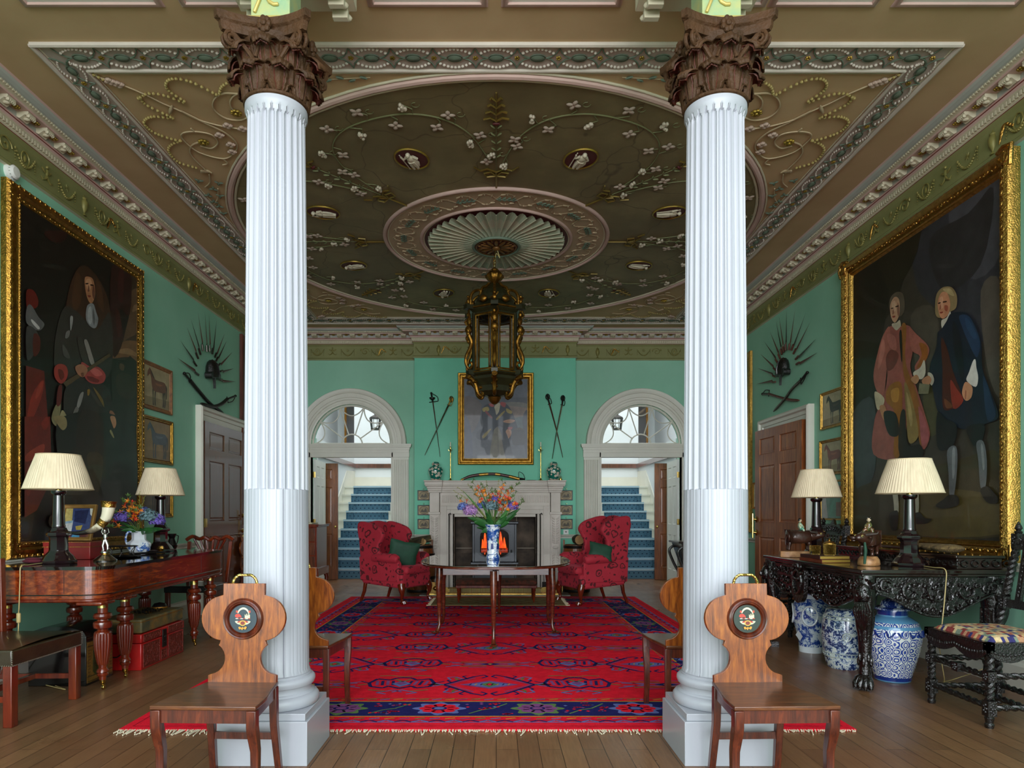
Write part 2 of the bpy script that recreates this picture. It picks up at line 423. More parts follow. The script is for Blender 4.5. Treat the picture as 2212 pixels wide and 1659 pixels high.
def scroll(M, s=1):
    fb.T = M
    pts = [(s*(.075*(1-t)*cos(t*3.2*pi)+.04), .1+.07*(1-t)*sin(t*3.2*pi), .012) for t in [i/20*.85 for i in range(21)]]
    fb.tube(pts, .0065, 5)
    fb.ell((s*-.03, .13, .012), (.014, .02, .01), 6, 4)
def winged(M):
    fb.T = M
    fb.ell((0, .12, .012), (.016, .03, .012), 7, 5); fb.ell((0, .165, .013), .013, 6, 4)
    for s in (-1, 1):
        fb.ell((s*.035, .125, .01), (.035, .012, .007), 7, 4, RZ(s*.5)); fb.tube([(0, .09, .01), (s*.02, .06, .01), (s*.05, .045, .01), (s*.07, .065, .01)], [.011, .009, .006, .004], 5)
def star(M):
    fb.T = M
    for k in range(4): fb.ell((0, .12, .01), (.034, .004, .004), 6, 4, RZ(k*pi/4+.3))
seq = 0
for wallM, u0, u1 in ((ML, 3.6, WY), (MR, -WY, -3.6), (MBk(WY), -WX, BX0), (MBk(BY), BX0, BX1), (MBk(WY), BX1, WX)):
    L = u1-u0; n = max(3, int(round(L/.26)))
    for i in range(n):
        u = u0 + L*(i+.5)/n; M_ = wallM @ T(u, 3.935, .012)
        k = (i % 8)
        if k in (0, 4): swag(M_, .22); star(M_)
        elif k == 1: urn(M_)
        elif k in (2, 6): swag(M_, .22); plaque(M_)
        elif k in (3, 7): winged(M_)
        else: scroll(M_, 1 if seq % 2 else -1)
        seq += 1
fb.T = Matrix(); fb.build('frieze_relief', mat('olive_gold_relief', '#8f8548', .5, .25, vs=14, col2='#77733f'), cor)
# bright gilt motifs scattered on the frieze
gb = MB()
for wallM, us in ((ML, [4.75, 6.4, 8.2, 9.9]), (MR, [-4.9, -6.6, -8.4, -10.2]), (MBk(WY), [-2.0, 2.0]), (MBk(BY), [-.9, .8])):
    for u in us:
        gb.T = wallM @ T(u, 4.03, .02)
        gb.tube([(-.03, -.07, .008), (0, 0, .012), (.03, .05, .01)], [.004, .012, .005], 6)
        for k in range(3): gb.ell((.05+.025*k, .04-.02*k, .01), (.016, .012, .009), 6, 4)
        gb.tube([(.03+.03*cos(a), .02+.03*sin(a), .01) for a in [i*.5 for i in range(9)]], .006, 5)
gb.T = Matrix(); gb.build('gilt_relief', GOLDB, cor)
# ---------------------------------------------------------------- chair rail, skirting
def band(name, prof_, mats, pieces, lab=None):
    b_ = MB()
    for wallM, u0, u1 in pieces:
        b_.T = wallM
        for i in range(len(prof_)-1):
            (d0, z0), (d1, z1) = prof_[i], prof_[i+1]
            b_.add([(u0, z0, d0), (u1, z0, d0), (u1, z1, d1), (u0, z1, d1)], [(0, 1, 2, 3)])
        n = len(prof_)
        for u in (u0, u1): b_.add([(u, z, d) for d, z in prof_], [tuple(range(n))])
    b_.T = Matrix(); return struct(b_.build(name, mats), lab)
rail = [(0, .835), (.018, .838), (.02, .86), (.035, .872), (.048, .888), (.05, .90), (.0, .902)]
skirt = [(0, 0), (.028, 0), (.028, .17), (.022, .185), (.014, .20), (.012, .215), (0, .22)]
LP = [(ML, -2.5, 8.25), (ML, 10.02, WY)]; RP = [(MR, -7.84, 2.5), (MR, -WY, -9.38)]
BP = [(MBk(WY), -WX, -3.49), (MBk(WY), -1.49, BX0), (MBk(BY), BX0, FXc-1.0), (MBk(BY), FXc+1.0, BX1), (MBk(WY), BX1, 1.49), (MBk(WY), 3.49, WX)]
band('trim_2', rail, CREAM, LP+RP+BP, 'white moulded chair rail')
band('baseboard_left', skirt, CREAM, LP); band('baseboard_right', skirt, CREAM, RP); band('baseboard_back', skirt, CREAM, BP)
# ---------------------------------------------------------------- ceiling decoration
CF = 4.467; CB = 10.99; CX = 3.10; IF_, IB, IX = 4.73, 10.70, 2.88
cb = MB(MC)
# border strip
for q in ([(-CX, CF), (CX, CF), (IX, IF_), (-IX, IF_)], [(CX, CF), (CX, CB), (IX, IB), (IX, IF_)], [(CX, CB), (-CX, CB), (-IX, IB), (IX, IB)], [(-CX, CB), (-CX, CF), (-IX, IF_), (-IX, IB)]):
    cb.m = 0; cb.flat(q, .004)
for (x, y0, y1, r) in ((CX, CF, CB, .02), (IX, IF_, IB, .014)):
    cb.m = 1; c4 = [(-x, y0), (x, y0), (x, y1), (-x, y1)]
    for k in range(4): cb.tube([(*c4[k], .006), (*c4[(k+1) % 4], .006)], r, 8)
    cb.m = 2
    for k in range(4): 
        d = .03; c5 = [(-x+d, y0+d), (x-d, y0+d), (x-d, y1-d), (-x+d, y1-d)]
        cb.tube([(*c5[k], .005), (*c5[(k+1) % 4], .005)], .006, 5)
def unit(M, L, hw):
    """one repeat of the border: green rosette, curved lozenge, gilt flower, bead arcs"""
    cb.T = MC @ M
    cb.m = 3; cb.ell((0, 0, .008), (L*.17, hw*.28, .012), 12, 5)
    cb.tube([(L*.19*cos(a), hw*.36*sin(a), .008) for a in [2*pi*k/14 for k in range(14)]], .0035, 4, True)
    for s in (-1, 1):
        for t in (-1, 1):
            cb.tube([(s*L*.2, 0, .008), (s*L*.33, t*hw*.15, .008), (s*L*.44, t*hw*.5, .008), (s*L*.5, t*hw*.95, .008)], .005, 5)
            cb.tube([(s*L*.2, 0, .008), (s*L*.3, -t*hw*.1, .008), (s*L*.42, -t*hw*.3, .008), (s*L*.5, -t*hw*.35, .008)], .0045, 5) if False else None
    cb.m = 1
    for t in (-1, 1):
        for k in range(9):
            u = (k/8-.5); cb.ell((u*L*.72, t*hw*(.88-.38*(2*u)**2), .009), (L*.042, hw*.085, .011), 6, 4)
    cb.m = 4
    for k in range(5): cb.ell((L*.5+.012*cos(k*1.257), .012*sin(k*1.257), .008), (.009, .009, .008), 5, 4)
def run(p0, p1, hw, n):
    d = Vector(p1)-Vector(p0); L = d.length/n; a = math.atan2(d.y, d.x)
    for i in range(n):
        p = Vector(p0)+d*(i+.5)/n; unit(T(p.x, p.y, 0) @ RZ(a), L, hw)
ym, yb, xm = (CF+IF_)/2, (CB+IB)/2, (CX+IX)/2
run((-xm, ym), (xm, ym), .105, 21); run((-xm, yb), (xm, yb), .11, 19)
run((-xm, ym), (-xm, yb), .085, 23); run((xm, ym), (xm, yb), .085, 23)
cb.T = Matrix()
ORN_G = mat('grey_green_relief', '#6b7a68', .65, var=.25, world=True); ORN_L = mat('pale_lilac_relief', '#cfc3b6', .65, var=.15, world=True)
YEL = mat('ochre_bead_relief', '#a8955a', .6, var=.2, world=True)
struct(cb.build('trim_3', [LILAC, ORN_L, PALE, ORN_G, DGOLD]), 'rectangular guilloche border on the ceiling')
# big oval, dark painted field
OC, OA, OB = 7.69, 2.82, 2.91
m, nt, b = nodes('dark_olive_ceiling_field'); v = coord(nt, (1, 1, 1), True)
c = ramp(nt, noise(nt, v, 1.5, 6, .6), [(.25, S('#66583a')), (.5, S('#786a48')), (.8, S('#958760'))])
vo = nt.nodes.new('ShaderNodeTexVoronoi'); vo.feature = 'DISTANCE_TO_EDGE'; vo.inputs['Scale'].default_value = 1.5
wn = nt.nodes.new('ShaderNodeMix'); wn.data_type = 'VECTOR'; wn.inputs[0].default_value = .25; link(nt, v, wn.inputs[4])
nz = nt.nodes.new('ShaderNodeTexNoise'); link(nt, v, nz.inputs['Vector']); nz.inputs['Scale'].default_value = 2.5; link(nt, nz.outputs['Color'], wn.inputs[5])
link(nt, wn.outputs[1], vo.inputs['Vector'])
c = mix(nt, ramp(nt, vo.outputs['Distance'], [(0, (.75, .75, .75, 1)), (.008, (0, 0, 0, 1))]), c, S('#4a3a24'))
c = mix(nt, ramp(nt, noise(nt, coord(nt, (1, .35, 1), True), 2.1, 6, .7), [(.62, (0, 0, 0, 1)), (.8, (.5, .5, .5, 1))]), c, S('#b3ac80'))
link(nt, c, b.inputs['Base Color']); b.inputs['Roughness'].default_value = .6; OFIELD = m
TAU = [2*pi*k/96 for k in range(96)]
b_ = MB(MC); b_.flat([(OA*cos(a), OC+OB*sin(a)) for a in TAU], .006)
struct(b_.build('ceiling_oval', OFIELD), 'dark olive painted oval of the ceiling')
b_ = MB(MC)
for (k, r, mi) in ((0, .028, 0), (-.045, .013, 1), (.04, .01, 1)):
    b_.m = mi; b_.tube([((OA+k)*cos(a), OC+(OB+k)*sin(a), .008) for a in TAU], r, 8, True)
struct(b_.build('trim_4', [PINK, PALE]), 'moulded rim of the ceiling oval')
# central medallion
MR_, FR, RR = 1.26, .80, .243; MY = 7.69
b_ = MB(MC)
def ring(r, t, mi, w=.012, sc_=96): b_.m = mi; b_.tube([(r*cos(a), MY+r*sin(a), w) for a in TAU], t, 8, True)
b_.m = 0; b_.flat([(MR_*cos(a), MY+MR_*sin(a)) for a in TAU], .012)
ring(MR_, .022, 1); ring(MR_-.035, .008, 2); ring(FR+.05, .02, 1); ring(FR+.025, .009, 2)
b_.m = 3; b_.flat([((FR+.04)*cos(a), MY+(FR+.04)*sin(a)) for a in TAU], .014)
NF = 44
for k in range(NF):                                   # scalloped parasol of hollow flutes
    for j in range(4):
        a0, a1 = 2*pi*(k+j/4)/NF, 2*pi*(k+(j+1)/4)/NF
        h0, h1 = sin(pi*j/4), sin(pi*(j+1)/4)
        def P(r, a, h): rr = r*(1+.018*h) ; return (rr*cos(a), MY+rr*sin(a), .05-.034*h*(r/FR) + (.02 if r < .3 else 0))
        rs = [RR, .42, .60, FR-.03]
        for q in range(3):
            b_.m = 4 if q != 1 else 5
            b_.add([P(rs[q], a0, h0), P(rs[q+1], a0, h0), P(rs[q+1], a1, h1), P(rs[q], a1, h1)], [(0, 1, 2, 3)])
    a = 2*pi*k/NF; b_.m = 2
    b_.tube([(RR*cos(a), MY+RR*sin(a), .05), (.5*cos(a), MY+.5*sin(a), .052), ((FR-.03)*cos(a), MY+(FR-.03)*sin(a), .05)], .0045, 5)
b_.m = 3; b_.flat([((RR+.02)*cos(a), MY+(RR+.02)*sin(a)) for a in TAU], .075); ring(RR+.02, .016, 6, .075); ring(RR-.015, .008, 7, .08)
b_.m = 7
for k in range(12):
    a = 2*pi*k/12; b_.ell((.13*cos(a), MY+.13*sin(a), .085), (.075, .022, .014), 10, 5, RZ(a)); b_.ell((.19*cos(a+.26), MY+.19*sin(a+.26), .083), (.03, .01, .01), 7, 4, RZ(a+.26))
b_.ell((0, MY, .09), (.05, .05, .03), 12, 6)
DRED = mat('dark_red_ground', '#55191a', .6, var=.2, world=True)
SAGE = mat('sage_green_flutes', '#a3aa92', .65, var=.12, world=True); SAGE2 = mat('paler_flute_band', '#b6b39b', .65, var=.1, world=True)
struct(b_.build('ceiling_rose', [mat('rose_brown_band', '#b9a083', .7, var=.12, world=True), PINK, PALE, DRED, SAGE, SAGE2, ORN_G, mat('bronzed_rosette', '#7a5126', .45, .4, var=.4)], ang=50), 'fluted rose at the centre of the ceiling')
# leaf band + wreaths + cameos
b_ = MB(MC)
def leaf2(x, y, a, L=.05, W=.016, h=.018): b_.ell((x, y, h), (L/2, W/2, .009), 7, 4, RZ(a))
def pol(r, a): return (r*cos(a), MY+r*sin(a))
for k in range(32):
    a = 2*pi*k/32; b_.m = 0
    pts = [(*pol(1.05+.12*sin(t*2*pi), a+t*2*pi/16), .016) for t in [i/8 for i in range(9)]]
    b_.tube(pts, .004, 4)
    for t in (.15, .4, .65, .9):
        r = 1.05+.12*sin(t*2*pi); x, y = pol(r, a+t*2*pi/16); leaf2(x, y, a+t*9, .055, .014)
    for t in (.25, .75): x, y = pol(1.05-.1*sin(t*6.28), a+t*.39); b_.ell((x, y, .018), .009, 5, 4)
    if k % 2 == 0:
        b_.m = 1; x, y = pol(1.05, a+.1); b_.tube([(*pol(1.05, a), .02), (*pol(1.05, a+.2), .02)], .005, 5)
        for t in range(4):
            for s in (-1, 1): xx, yy = pol(1.05+s*.02, a+.03+.045*t); leaf2(xx, yy, a+pi/2-s*.7, .05, .02)
for k in range(8):
    A = pi/2 + k*pi/4                                  # bow and spray on each axis
    b_.m = 2
    for s in (-1, 1):
        b_.tube([(*pol(1.50, A), .015), (*pol(1.58, A+s*.03), .018), (*pol(1.56, A+s*.07), .018), (*pol(1.49, A+s*.06), .018), (*pol(1.50, A), .015)], .009, 5)
        b_.tube([(*pol(1.57, A), .015), (*pol(1.63, A+s*.05), .015), (*pol(1.60, A+s*.09), .015), (*pol(1.67, A+s*.12), .015)], .008, 5)
    b_.tube([(*pol(1.27, A), .015), (*pol(1.58, A), .015)], .009, 5)
    b_.m = 3; b_.tube([(*pol(1.6, A), .012), (*pol(2.3, A), .012)], .005, 4)
    for t in range(5):
        for s in (-1, 1): x, y = pol(1.85+.11*t, A+s*.012); leaf2(x, y, A+s*.7, .06, .014)
    b_.m = 2
    for t in range(4):
        for s in (-1, 1):
            r = 2.36+.085*t; b_.tube([(*pol(r, A), .012), (*pol(r+.05, A+s*.02*(1-t*.1)), .016), (*pol(r+.03, A+s*.042*(1-t*.2)), .014)], .009, 5)
    b_.tube([(*pol(2.3, A), .012), (*pol(2.72, A), .012)], .007, 5)
    b_.m = 6; b_.ell((*pol(2.33, A), .014), (.035, .018, .014), 8, 4, RZ(A+pi/2))
    # vine loop round the cameo
    Bc = A + pi/8
    base = [(1.72, -.36), (1.95, -.33), (2.2, -.29), (2.42, -.22), (2.55, -.12), (2.58, 0)]
    loop = base + [(r, -t) for r, t in reversed(base[:-1])]
    lp = cat([(r, t) for r, t in loop], 8, False)
    b_.m = 3; b_.tube([(*pol(r, Bc+t), .012) for r, t in lp], .0055, 5)
    for j, (r, t) in enumerate(lp[4::5]):
        s = 1 if j % 2 else -1; rr, tt = r+s*.13, t+R.uniform(-.015, .015)
        b_.m = 3; b_.tube([(*pol(r, Bc+t), .012), (*pol((r+rr)/2, Bc+tt+.02), .014), (*pol(rr, Bc+tt), .012)], .004, 4)
        x, y = pol(rr, Bc+tt)
        if j % 3 == 0:
            b_.m = 5
            for q in range(9): b_.ell((x+R.uniform(-.025, .025), y+R.uniform(-.04, .04), .02+R.uniform(0, .012)), .0155, 6, 4)
        else:
            b_.m = 4
            for q in range(4): leaf2(x+.03*cos(q*1.57+j), y+.03*sin(q*1.57+j), q*1.57+j, .062, .04, .018)
        if j % 2: b_.m = 3; b_.tube([(x+.1+.03*cos(a), y+.03*sin(a), .012) for a in [i*.6 for i in range(9)]], .003, 4)
struct(b_.build('trim_5', [mat('pale_leaf_relief', '#b39c7f', .65, var=.1, world=True), ORN_G, mat('tarnished_gilt_bows', '#8c7335', .45, .45, var=.4, world=True), mat('grey_green_stems', '#73744f', .65, world=True), mat('pinkish_white_leaves', '#b8a596', .65, var=.15, world=True), mat('white_grapes', '#b9ab97', .6, world=True), DRED]), 'vine wreaths, bows and leaf band on the ceiling')
for k in range(8):
    A = pi/2 + k*pi/4 + pi/8; x, y = pol(1.94, A)
    b_ = MB(MC @ T(x, y, 0) @ RZ(A + pi/2))
    b_.m = 0; b_.flat([(.14*cos(a), .165*sin(a)) for a in TAU[::3]], .012)
    b_.m = 1; b_.tube([(.143*cos(a), .168*sin(a), .014) for a in TAU[::3]], .009, 6, True)
    o_ = b_.T; b_.T = o_ @ RZ(pi) @ SC(1.6) @ RZ(.15 if k % 2 else -.15); b_.m = 2
    b_.ell((0, .062, .02), .0135, 8, 6); b_.ell((0, .02, .018), (.022, .034, .013), 8, 6)
    b_.tube([(-.006, 0, .018), (-.012, -.04, .018), (-.008, -.08, .018)], [.016, .013, .008], 7); b_.tube([(.008, 0, .018), (.014, -.04, .018), (.014, -.08, .018)], [.016, .012, .008], 7)
    b_.tube([(-.018, .04, .018), (-.036, .015, .018), (-.02, -.005, .02)], [.008, .007, .005], 6); b_.tube([(.018, .04, .018), (.04, .02, .018), (.045, .05, .018)], [.008, .007, .005], 6)
    b_.tube([(.045, .07, .018), (.04, -.08, .018)], .003, 5); b_.ell((-.01, -.02, .02), (.028, .05, .008), 8, 5)
    struct(b_.build('trim_%d' % (10+k), [DRED, DGOLD, mat('cameo_white', '#c9bda6', .6)]), 'dark red cameo roundel with a pale figure')
# corner spandrels traced on the ceiling plane, mirrored to the four corners
b_ = MB(MC)
def z1(x, y): return PC(x/2.911, y/2.911)
def zig(pts, n=6): return cat([z1(*p) for p in pts], n, False)
chains = [[(590,460),(650,490)], [(870,610),(930,580),(1030,590),(1165,635),(1060,560),(1045,510),(1090,485),(1200,505),(1360,585)],
          [(885,610),(920,650),(1060,720),(1085,735)], [(1085,735),(960,725),(905,760),(960,820),(1060,860),(1135,878)], [(1135,878),(1080,900),(1060,940),(1120,1010),(1240,1050)], [(1380,580),(1400,530),(1500,485),(1600,490)]]
lines = [[(600,470),(780,530),(920,590),(1020,640),(1135,690),(1250,745),(1420,790),(1600,810)], [(1140,690),(1300,770),(1420,830),(1490,900),(1470,960),(1400,990),(1250,950),(1150,870),(1150,830),(1230,820),(1330,840),(1370,890),(1330,925),(1260,910)],
         [(1290,1060),(1210,980),(1195,930),(1215,900),(1275,880)], [(1600,590),(1480,580),(1400,580),(1345,620),(1345,680),(1420,735),(1520,745),(1600,700)], [(1600,600),(1500,580),(1450,620),(1455,670),(1490,700)], [(1200,800),(1230,825)], [(1400,990),(1430,1020),(1400,1030)],
         [(1315,1090),(1320,1140),(1290,1170)], [(1370,1180),(1370,1240),(1345,1280)]]
roses = [(1280,885), (1485,700)]; buds = [(1430,780), (1380,840), (1450,900), (1460,945), (1525,800), (745,520), (690,500)]
gleaf = [(1250,1130), (1310,1220), (1375,1145), (1340,1180), (1385,1225), (1345,1260), (1405,1335), (1380,1290)]
yc = (CF+CB)/2
for sx in (1, -1):
    for sy in (1, -1):
        b_.T = MC @ T(0, yc if sy < 0 else 0, 0) @ SC(sx, sy, 1) @ T(0, -yc if sy < 0 else 0, 0)
        b_.m = 0
        for ch in chains:
            p = zig(ch, 10); acc = 0; q0 = p[0]; b_.ell((*q0, .01), .014, 6, 4)
            for q in p[1:]:
                acc += math.dist(q, q0); q0 = q
                if acc > .026: acc = 0; b_.ell((*q, .012), .0125, 6, 4)
        b_.m = 1
        for ln in lines: b_.tube([(*q, .01) for q in zig(ln)], .0065, 5)
        b_.m = 2
        for p in roses:
            x, y = z1(*p)
            for k in range(8): b_.ell((x+.03*cos(k*.785), y+.03*sin(k*.785), .014), (.018, .014, .012), 6, 4)
            b_.ell((x, y, .02), .015, 6, 4)
        b_.m = 3
        for p in buds:
            x, y = z1(*p)
            for k in range(4): b_.ell((x+.02*cos(k*1.57), y+.02*sin(k*1.57), .014), (.025, .018, .014), 6, 4)
        b_.m = 4
        for i, p in enumerate(gleaf):
            x, y = z1(*p)
            for k in range(3): b_.ell((x+.02*cos(k*2.1+i), y+.02*sin(k*2.1+i), .012), (.028, .012, .008), 6, 4, RZ(k*2.1+i))
        b_.m = 1; x, y = z1(1075, 680)
        b_.ell((x, y, .012), (.015, .07, .012), 8, 5, RZ(.6)); x, y = z1(1290, 1070)
        for k in range(7): b_.ell((x+.012*(k-3), y, .012), (.009, .035, .01), 5, 4, RZ((k-3)*-.15))
# sprays beside the oval on the front axis
b_.T = MC
for s in (-1, 1):
    for k in range(9):
        x = s*(.95+.085*k); y = 4.80+.03*(k % 2); b_.m = 4
        b_.ell((x, y, .012), (.032, .012, .009), 6, 4, RZ(s*(.4 if k % 2 else -.4)))
    b_.m = 1; b_.tube([(s*.9, 4.80, .01), (s*1.3, 4.83, .01), (s*1.75, 4.80, .01)], .004, 4)
struct(b_.build('trim_6', [YEL, mat('beige_scroll_relief', '#b5a07f', .7, world=True), DGOLD, mat('pink_bud_relief', '#b39a8a', .7, world=True), ORN_G]), 'bead chains and scrolls in the ceiling corners')
# panels on the nearer ceiling bay
b_ = MB(MC)
for (x0, x1) in ((-2.9, -2.05), (-1.93, -.87), (-.78, -.06), (.04, .76), (.87, 1.65), (1.68, 2.33), (2.44, 3.2)):
    y1 = 4.145 - .01; b_.m = 0; b_.flat([(x0, 2.6), (x1, 2.6), (x1, y1), (x0, y1)], .003)
    b_.m = 1; b_.frame(x0, x1, 2.6, y1, [(-.01, .001), (.006, .014), (.03, .016), (.036, .004)])
struct(b_.build('trim_7', [mat('chalky_white_panel', '#d6d2c9', .7, world=True), PINK]), 'white ceiling panels edged in pink')
# ---------------------------------------------------------------- arched doorways
def arch_set(cx, idx):
    s = 1 if cx > 0 else -1
    b_ = MB(MBk(WY) @ T(cx, 0, 0))
    prf = [(.69, -.10), (.69, .03), (.715, .035), (.72, .028), (.76, .028), (.765, .045), (.80, .045), (.805, .06), (.87, .062), (.875, .08), (.905, .09), (.945, .095), (.955, .07), (.957, 0)]
    n = 40
    for i in range(n):
        a, a2 = pi*i/n, pi*(i+1)/n
        for k in range(len(prf)-1):
            (r0, w0), (r1, w1) = prf[k], prf[k+1]
            b_.add([(r0*cos(a), DH+r0*sin(a), w0), (r0*cos(a2), DH+r0*sin(a2), w0), (r1*cos(a2), DH+r1*sin(a2), w1), (r1*cos(a), DH+r1*sin(a), w1)], [(0, 1, 2, 3)])
        for q in range(2):
            a3 = pi*(i+.25+.5*q)/n; b_.tube([(.825*cos(a3), DH+.825*sin(a3), .062), (.855*cos(a3), DH+.855*sin(a3), .062)], .006, 4)
    # entablature bar with breaks over the pilasters
    for (u0, u1, z0, z1_, w1) in ((-.99, .99, 2.222, 2.30, .05), (-.99, .99, 2.30, 2.345, .065), (-1.0, 1.0, 2.345, 2.385, .08), (-1.02, 1.02, 2.385, 2.41, .10), (-1.03, 1.03, 2.41, 2.445, .115)):
        b_.box(u0, u1, z0, z1_, -.10, w1-.015)
        for t in (-1, 1):
            x0, x1 = sorted((t*.70, t*(abs(u1)+.012))); b_.box(x0, x1, z0, z1_, 0, w1)
    for t in (-1, 1):                                   # fluted pilasters and jambs
        x0, x1 = sorted((t*.69, t*.99)); b_.box(x0, x1, 0, 2.222, -.10, .03)
        for k in range(7):
            x = t*(.755+.037*k); b_.tube([(x, .25, .03), (x, 2.18, .03)], .013, 6)
        x0, x1 = sorted((t*.685, t*1.0)); b_.box(x0, x1, 0, .22, -.02, .06)
        x0, x1 = sorted((t*.69, t*.72)); b_.box(x0, x1, 0, 2.3, .0, .05)
    o = struct(b_.build('trim_%d' % (20+idx), CREAM, ang=30), 'off-white fluted pilasters and round arch of the doorway')
    # fanlight
    f = MB(MBk(WY+.05) @ T(cx, DH, 0)); R0 = .675
    f.tube([(R0*cos(pi*i/30), R0*sin(pi*i/30), 0) for i in range(31)], .02, 6); f.tube([(-.68, .01, 0), (.68, .01, 0)], .022, 6)
    f.tube([(.18*cos(pi*i/14), .18*sin(pi*i/14), 0) for i in range(15)], .012, 6)
    ang = [0, 36, 72, 108, 144, 180]
    for a in (36, 72, 108, 144): f.tube([(.18*cos(rad(a)), .18*sin(rad(a)), 0), (R0*cos(rad(a)), R0*sin(rad(a)), 0)], .011, 6)
    for k in range(5):
        a, a2 = rad(ang[k]), rad(ang[k+1]); am = (a+a2)/2
        p0, p1, pm = Vector((R0*cos(a), R0*sin(a), 0)), Vector((R0*cos(a2), R0*sin(a2), 0)), Vector((.50*cos(am), .50*sin(am), 0))
        f.tube([tuple(p0*(1-t)**2 + (pm*2-(p0+p1)/2)*2*t*(1-t) + p1*t*t) for t in [i/10 for i in range(11)]], .0105, 6)
    fo = struct(f.build('window_%d' % (idx+1), CREAM), 'fanlight with curved glazing bars over the doorway')
    g = MB(MBk(WY+.05) @ T(cx, DH, 0)); g.flat([(R0*cos(pi*i/30), R0*sin(pi*i/30)) for i in range(31)], .0)
    g.build('pane', GLASS, fo, smooth=False)
arch_set(-DX, 0); arch_set(DX, 1)
# ---------------------------------------------------------------- stair hall beyond
HALLW_ = mat('pale_hall_wall', '#dfe2e3', .7, var=.05, vs=1)
SY0, NS, RISE, GO = 12.95, 10, .187, .25
b_ = MB()
b_.box(-4.4, 4.4, 18.0, 18.15, 0, 5.6); struct(b_.build('wall_hall_back', HALLW_, smooth=False))
for nm, s in (('wall_hall_left', -1), ('wall_hall_right', 1)):
    b_ = MB(); x0, x1 = sorted((s*4.25, s*4.4)); b_.box(x0, x1, WY+.2, 18, 0, 5.6); struct(b_.build(nm, HALLW_, smooth=False))
b_ = MB(); b_.box(-4.4, 4.4, WY+.2, 18.1, 5.55, 5.65); struct(b_.build('ceiling_hall', mat('hall_ceiling_white', '#efefec', .7), smooth=False))
b_ = MB(); b_.box(-.9, .9, 12.6, 18, 0, 5.6); struct(b_.build('wall_hall_partition', HALLW_, smooth=False))
b_ = MB()
for s in (-1, 1): b_.box(min(s*1.0, s*4.2), max(s*1.0, s*4.2), 15.55, 15.7, 1.6, 3.0) if False else None
# landing wall with its dark dado rail, where the flight turns
m, nt, bb = nodes('stair_carpet_blue'); tc = nt.nodes.new('ShaderNodeTexCoord'); sp = nt.nodes.new('ShaderNodeSeparateXYZ'); link(nt, tc.outputs['Object'], sp.inputs[0])
def mth(op, a, b=None):
    n = nt.nodes.new('ShaderNodeMath'); n.operation = op
    for i, v_ in enumerate((a, b)):
        if v_ is None: continue
        if hasattr(v_, 'links'): link(nt, v_, n.inputs[i])
        else: n.inputs[i].default_value = v_
    return n.outputs[0]
zz = mth('ADD', sp.outputs['Z'], sp.outputs['Y'])
row = mth('FLOOR', mth('MULTIPLY', zz, 1/.07)); fx = mth('FRACT', mth('ADD', mth('MULTIPLY', sp.outputs['X'], 1/.09), mth('MULTIPLY', row, .5)))
fz = mth('FRACT', mth('MULTIPLY', zz, 1/.07))
d2 = mth('ADD', mth('POWER', mth('SUBTRACT', fx, .5), 2), mth('POWER', mth('SUBTRACT', fz, .5), 2))
dot = mth('LESS_THAN', d2, .03)
link(nt, mix(nt, dot, mix(nt, noise(nt, tc.outputs['Object'], 30, 3), S('#486a80'), S('#5c8195')), S('#24384e')), bb.inputs['Base Color']); bb.inputs['Roughness'].default_value = .95
CARP = m
CARPB = mat('stair_carpet_border', '#1d3552', .95, vs=60, col2='#4f7f98')
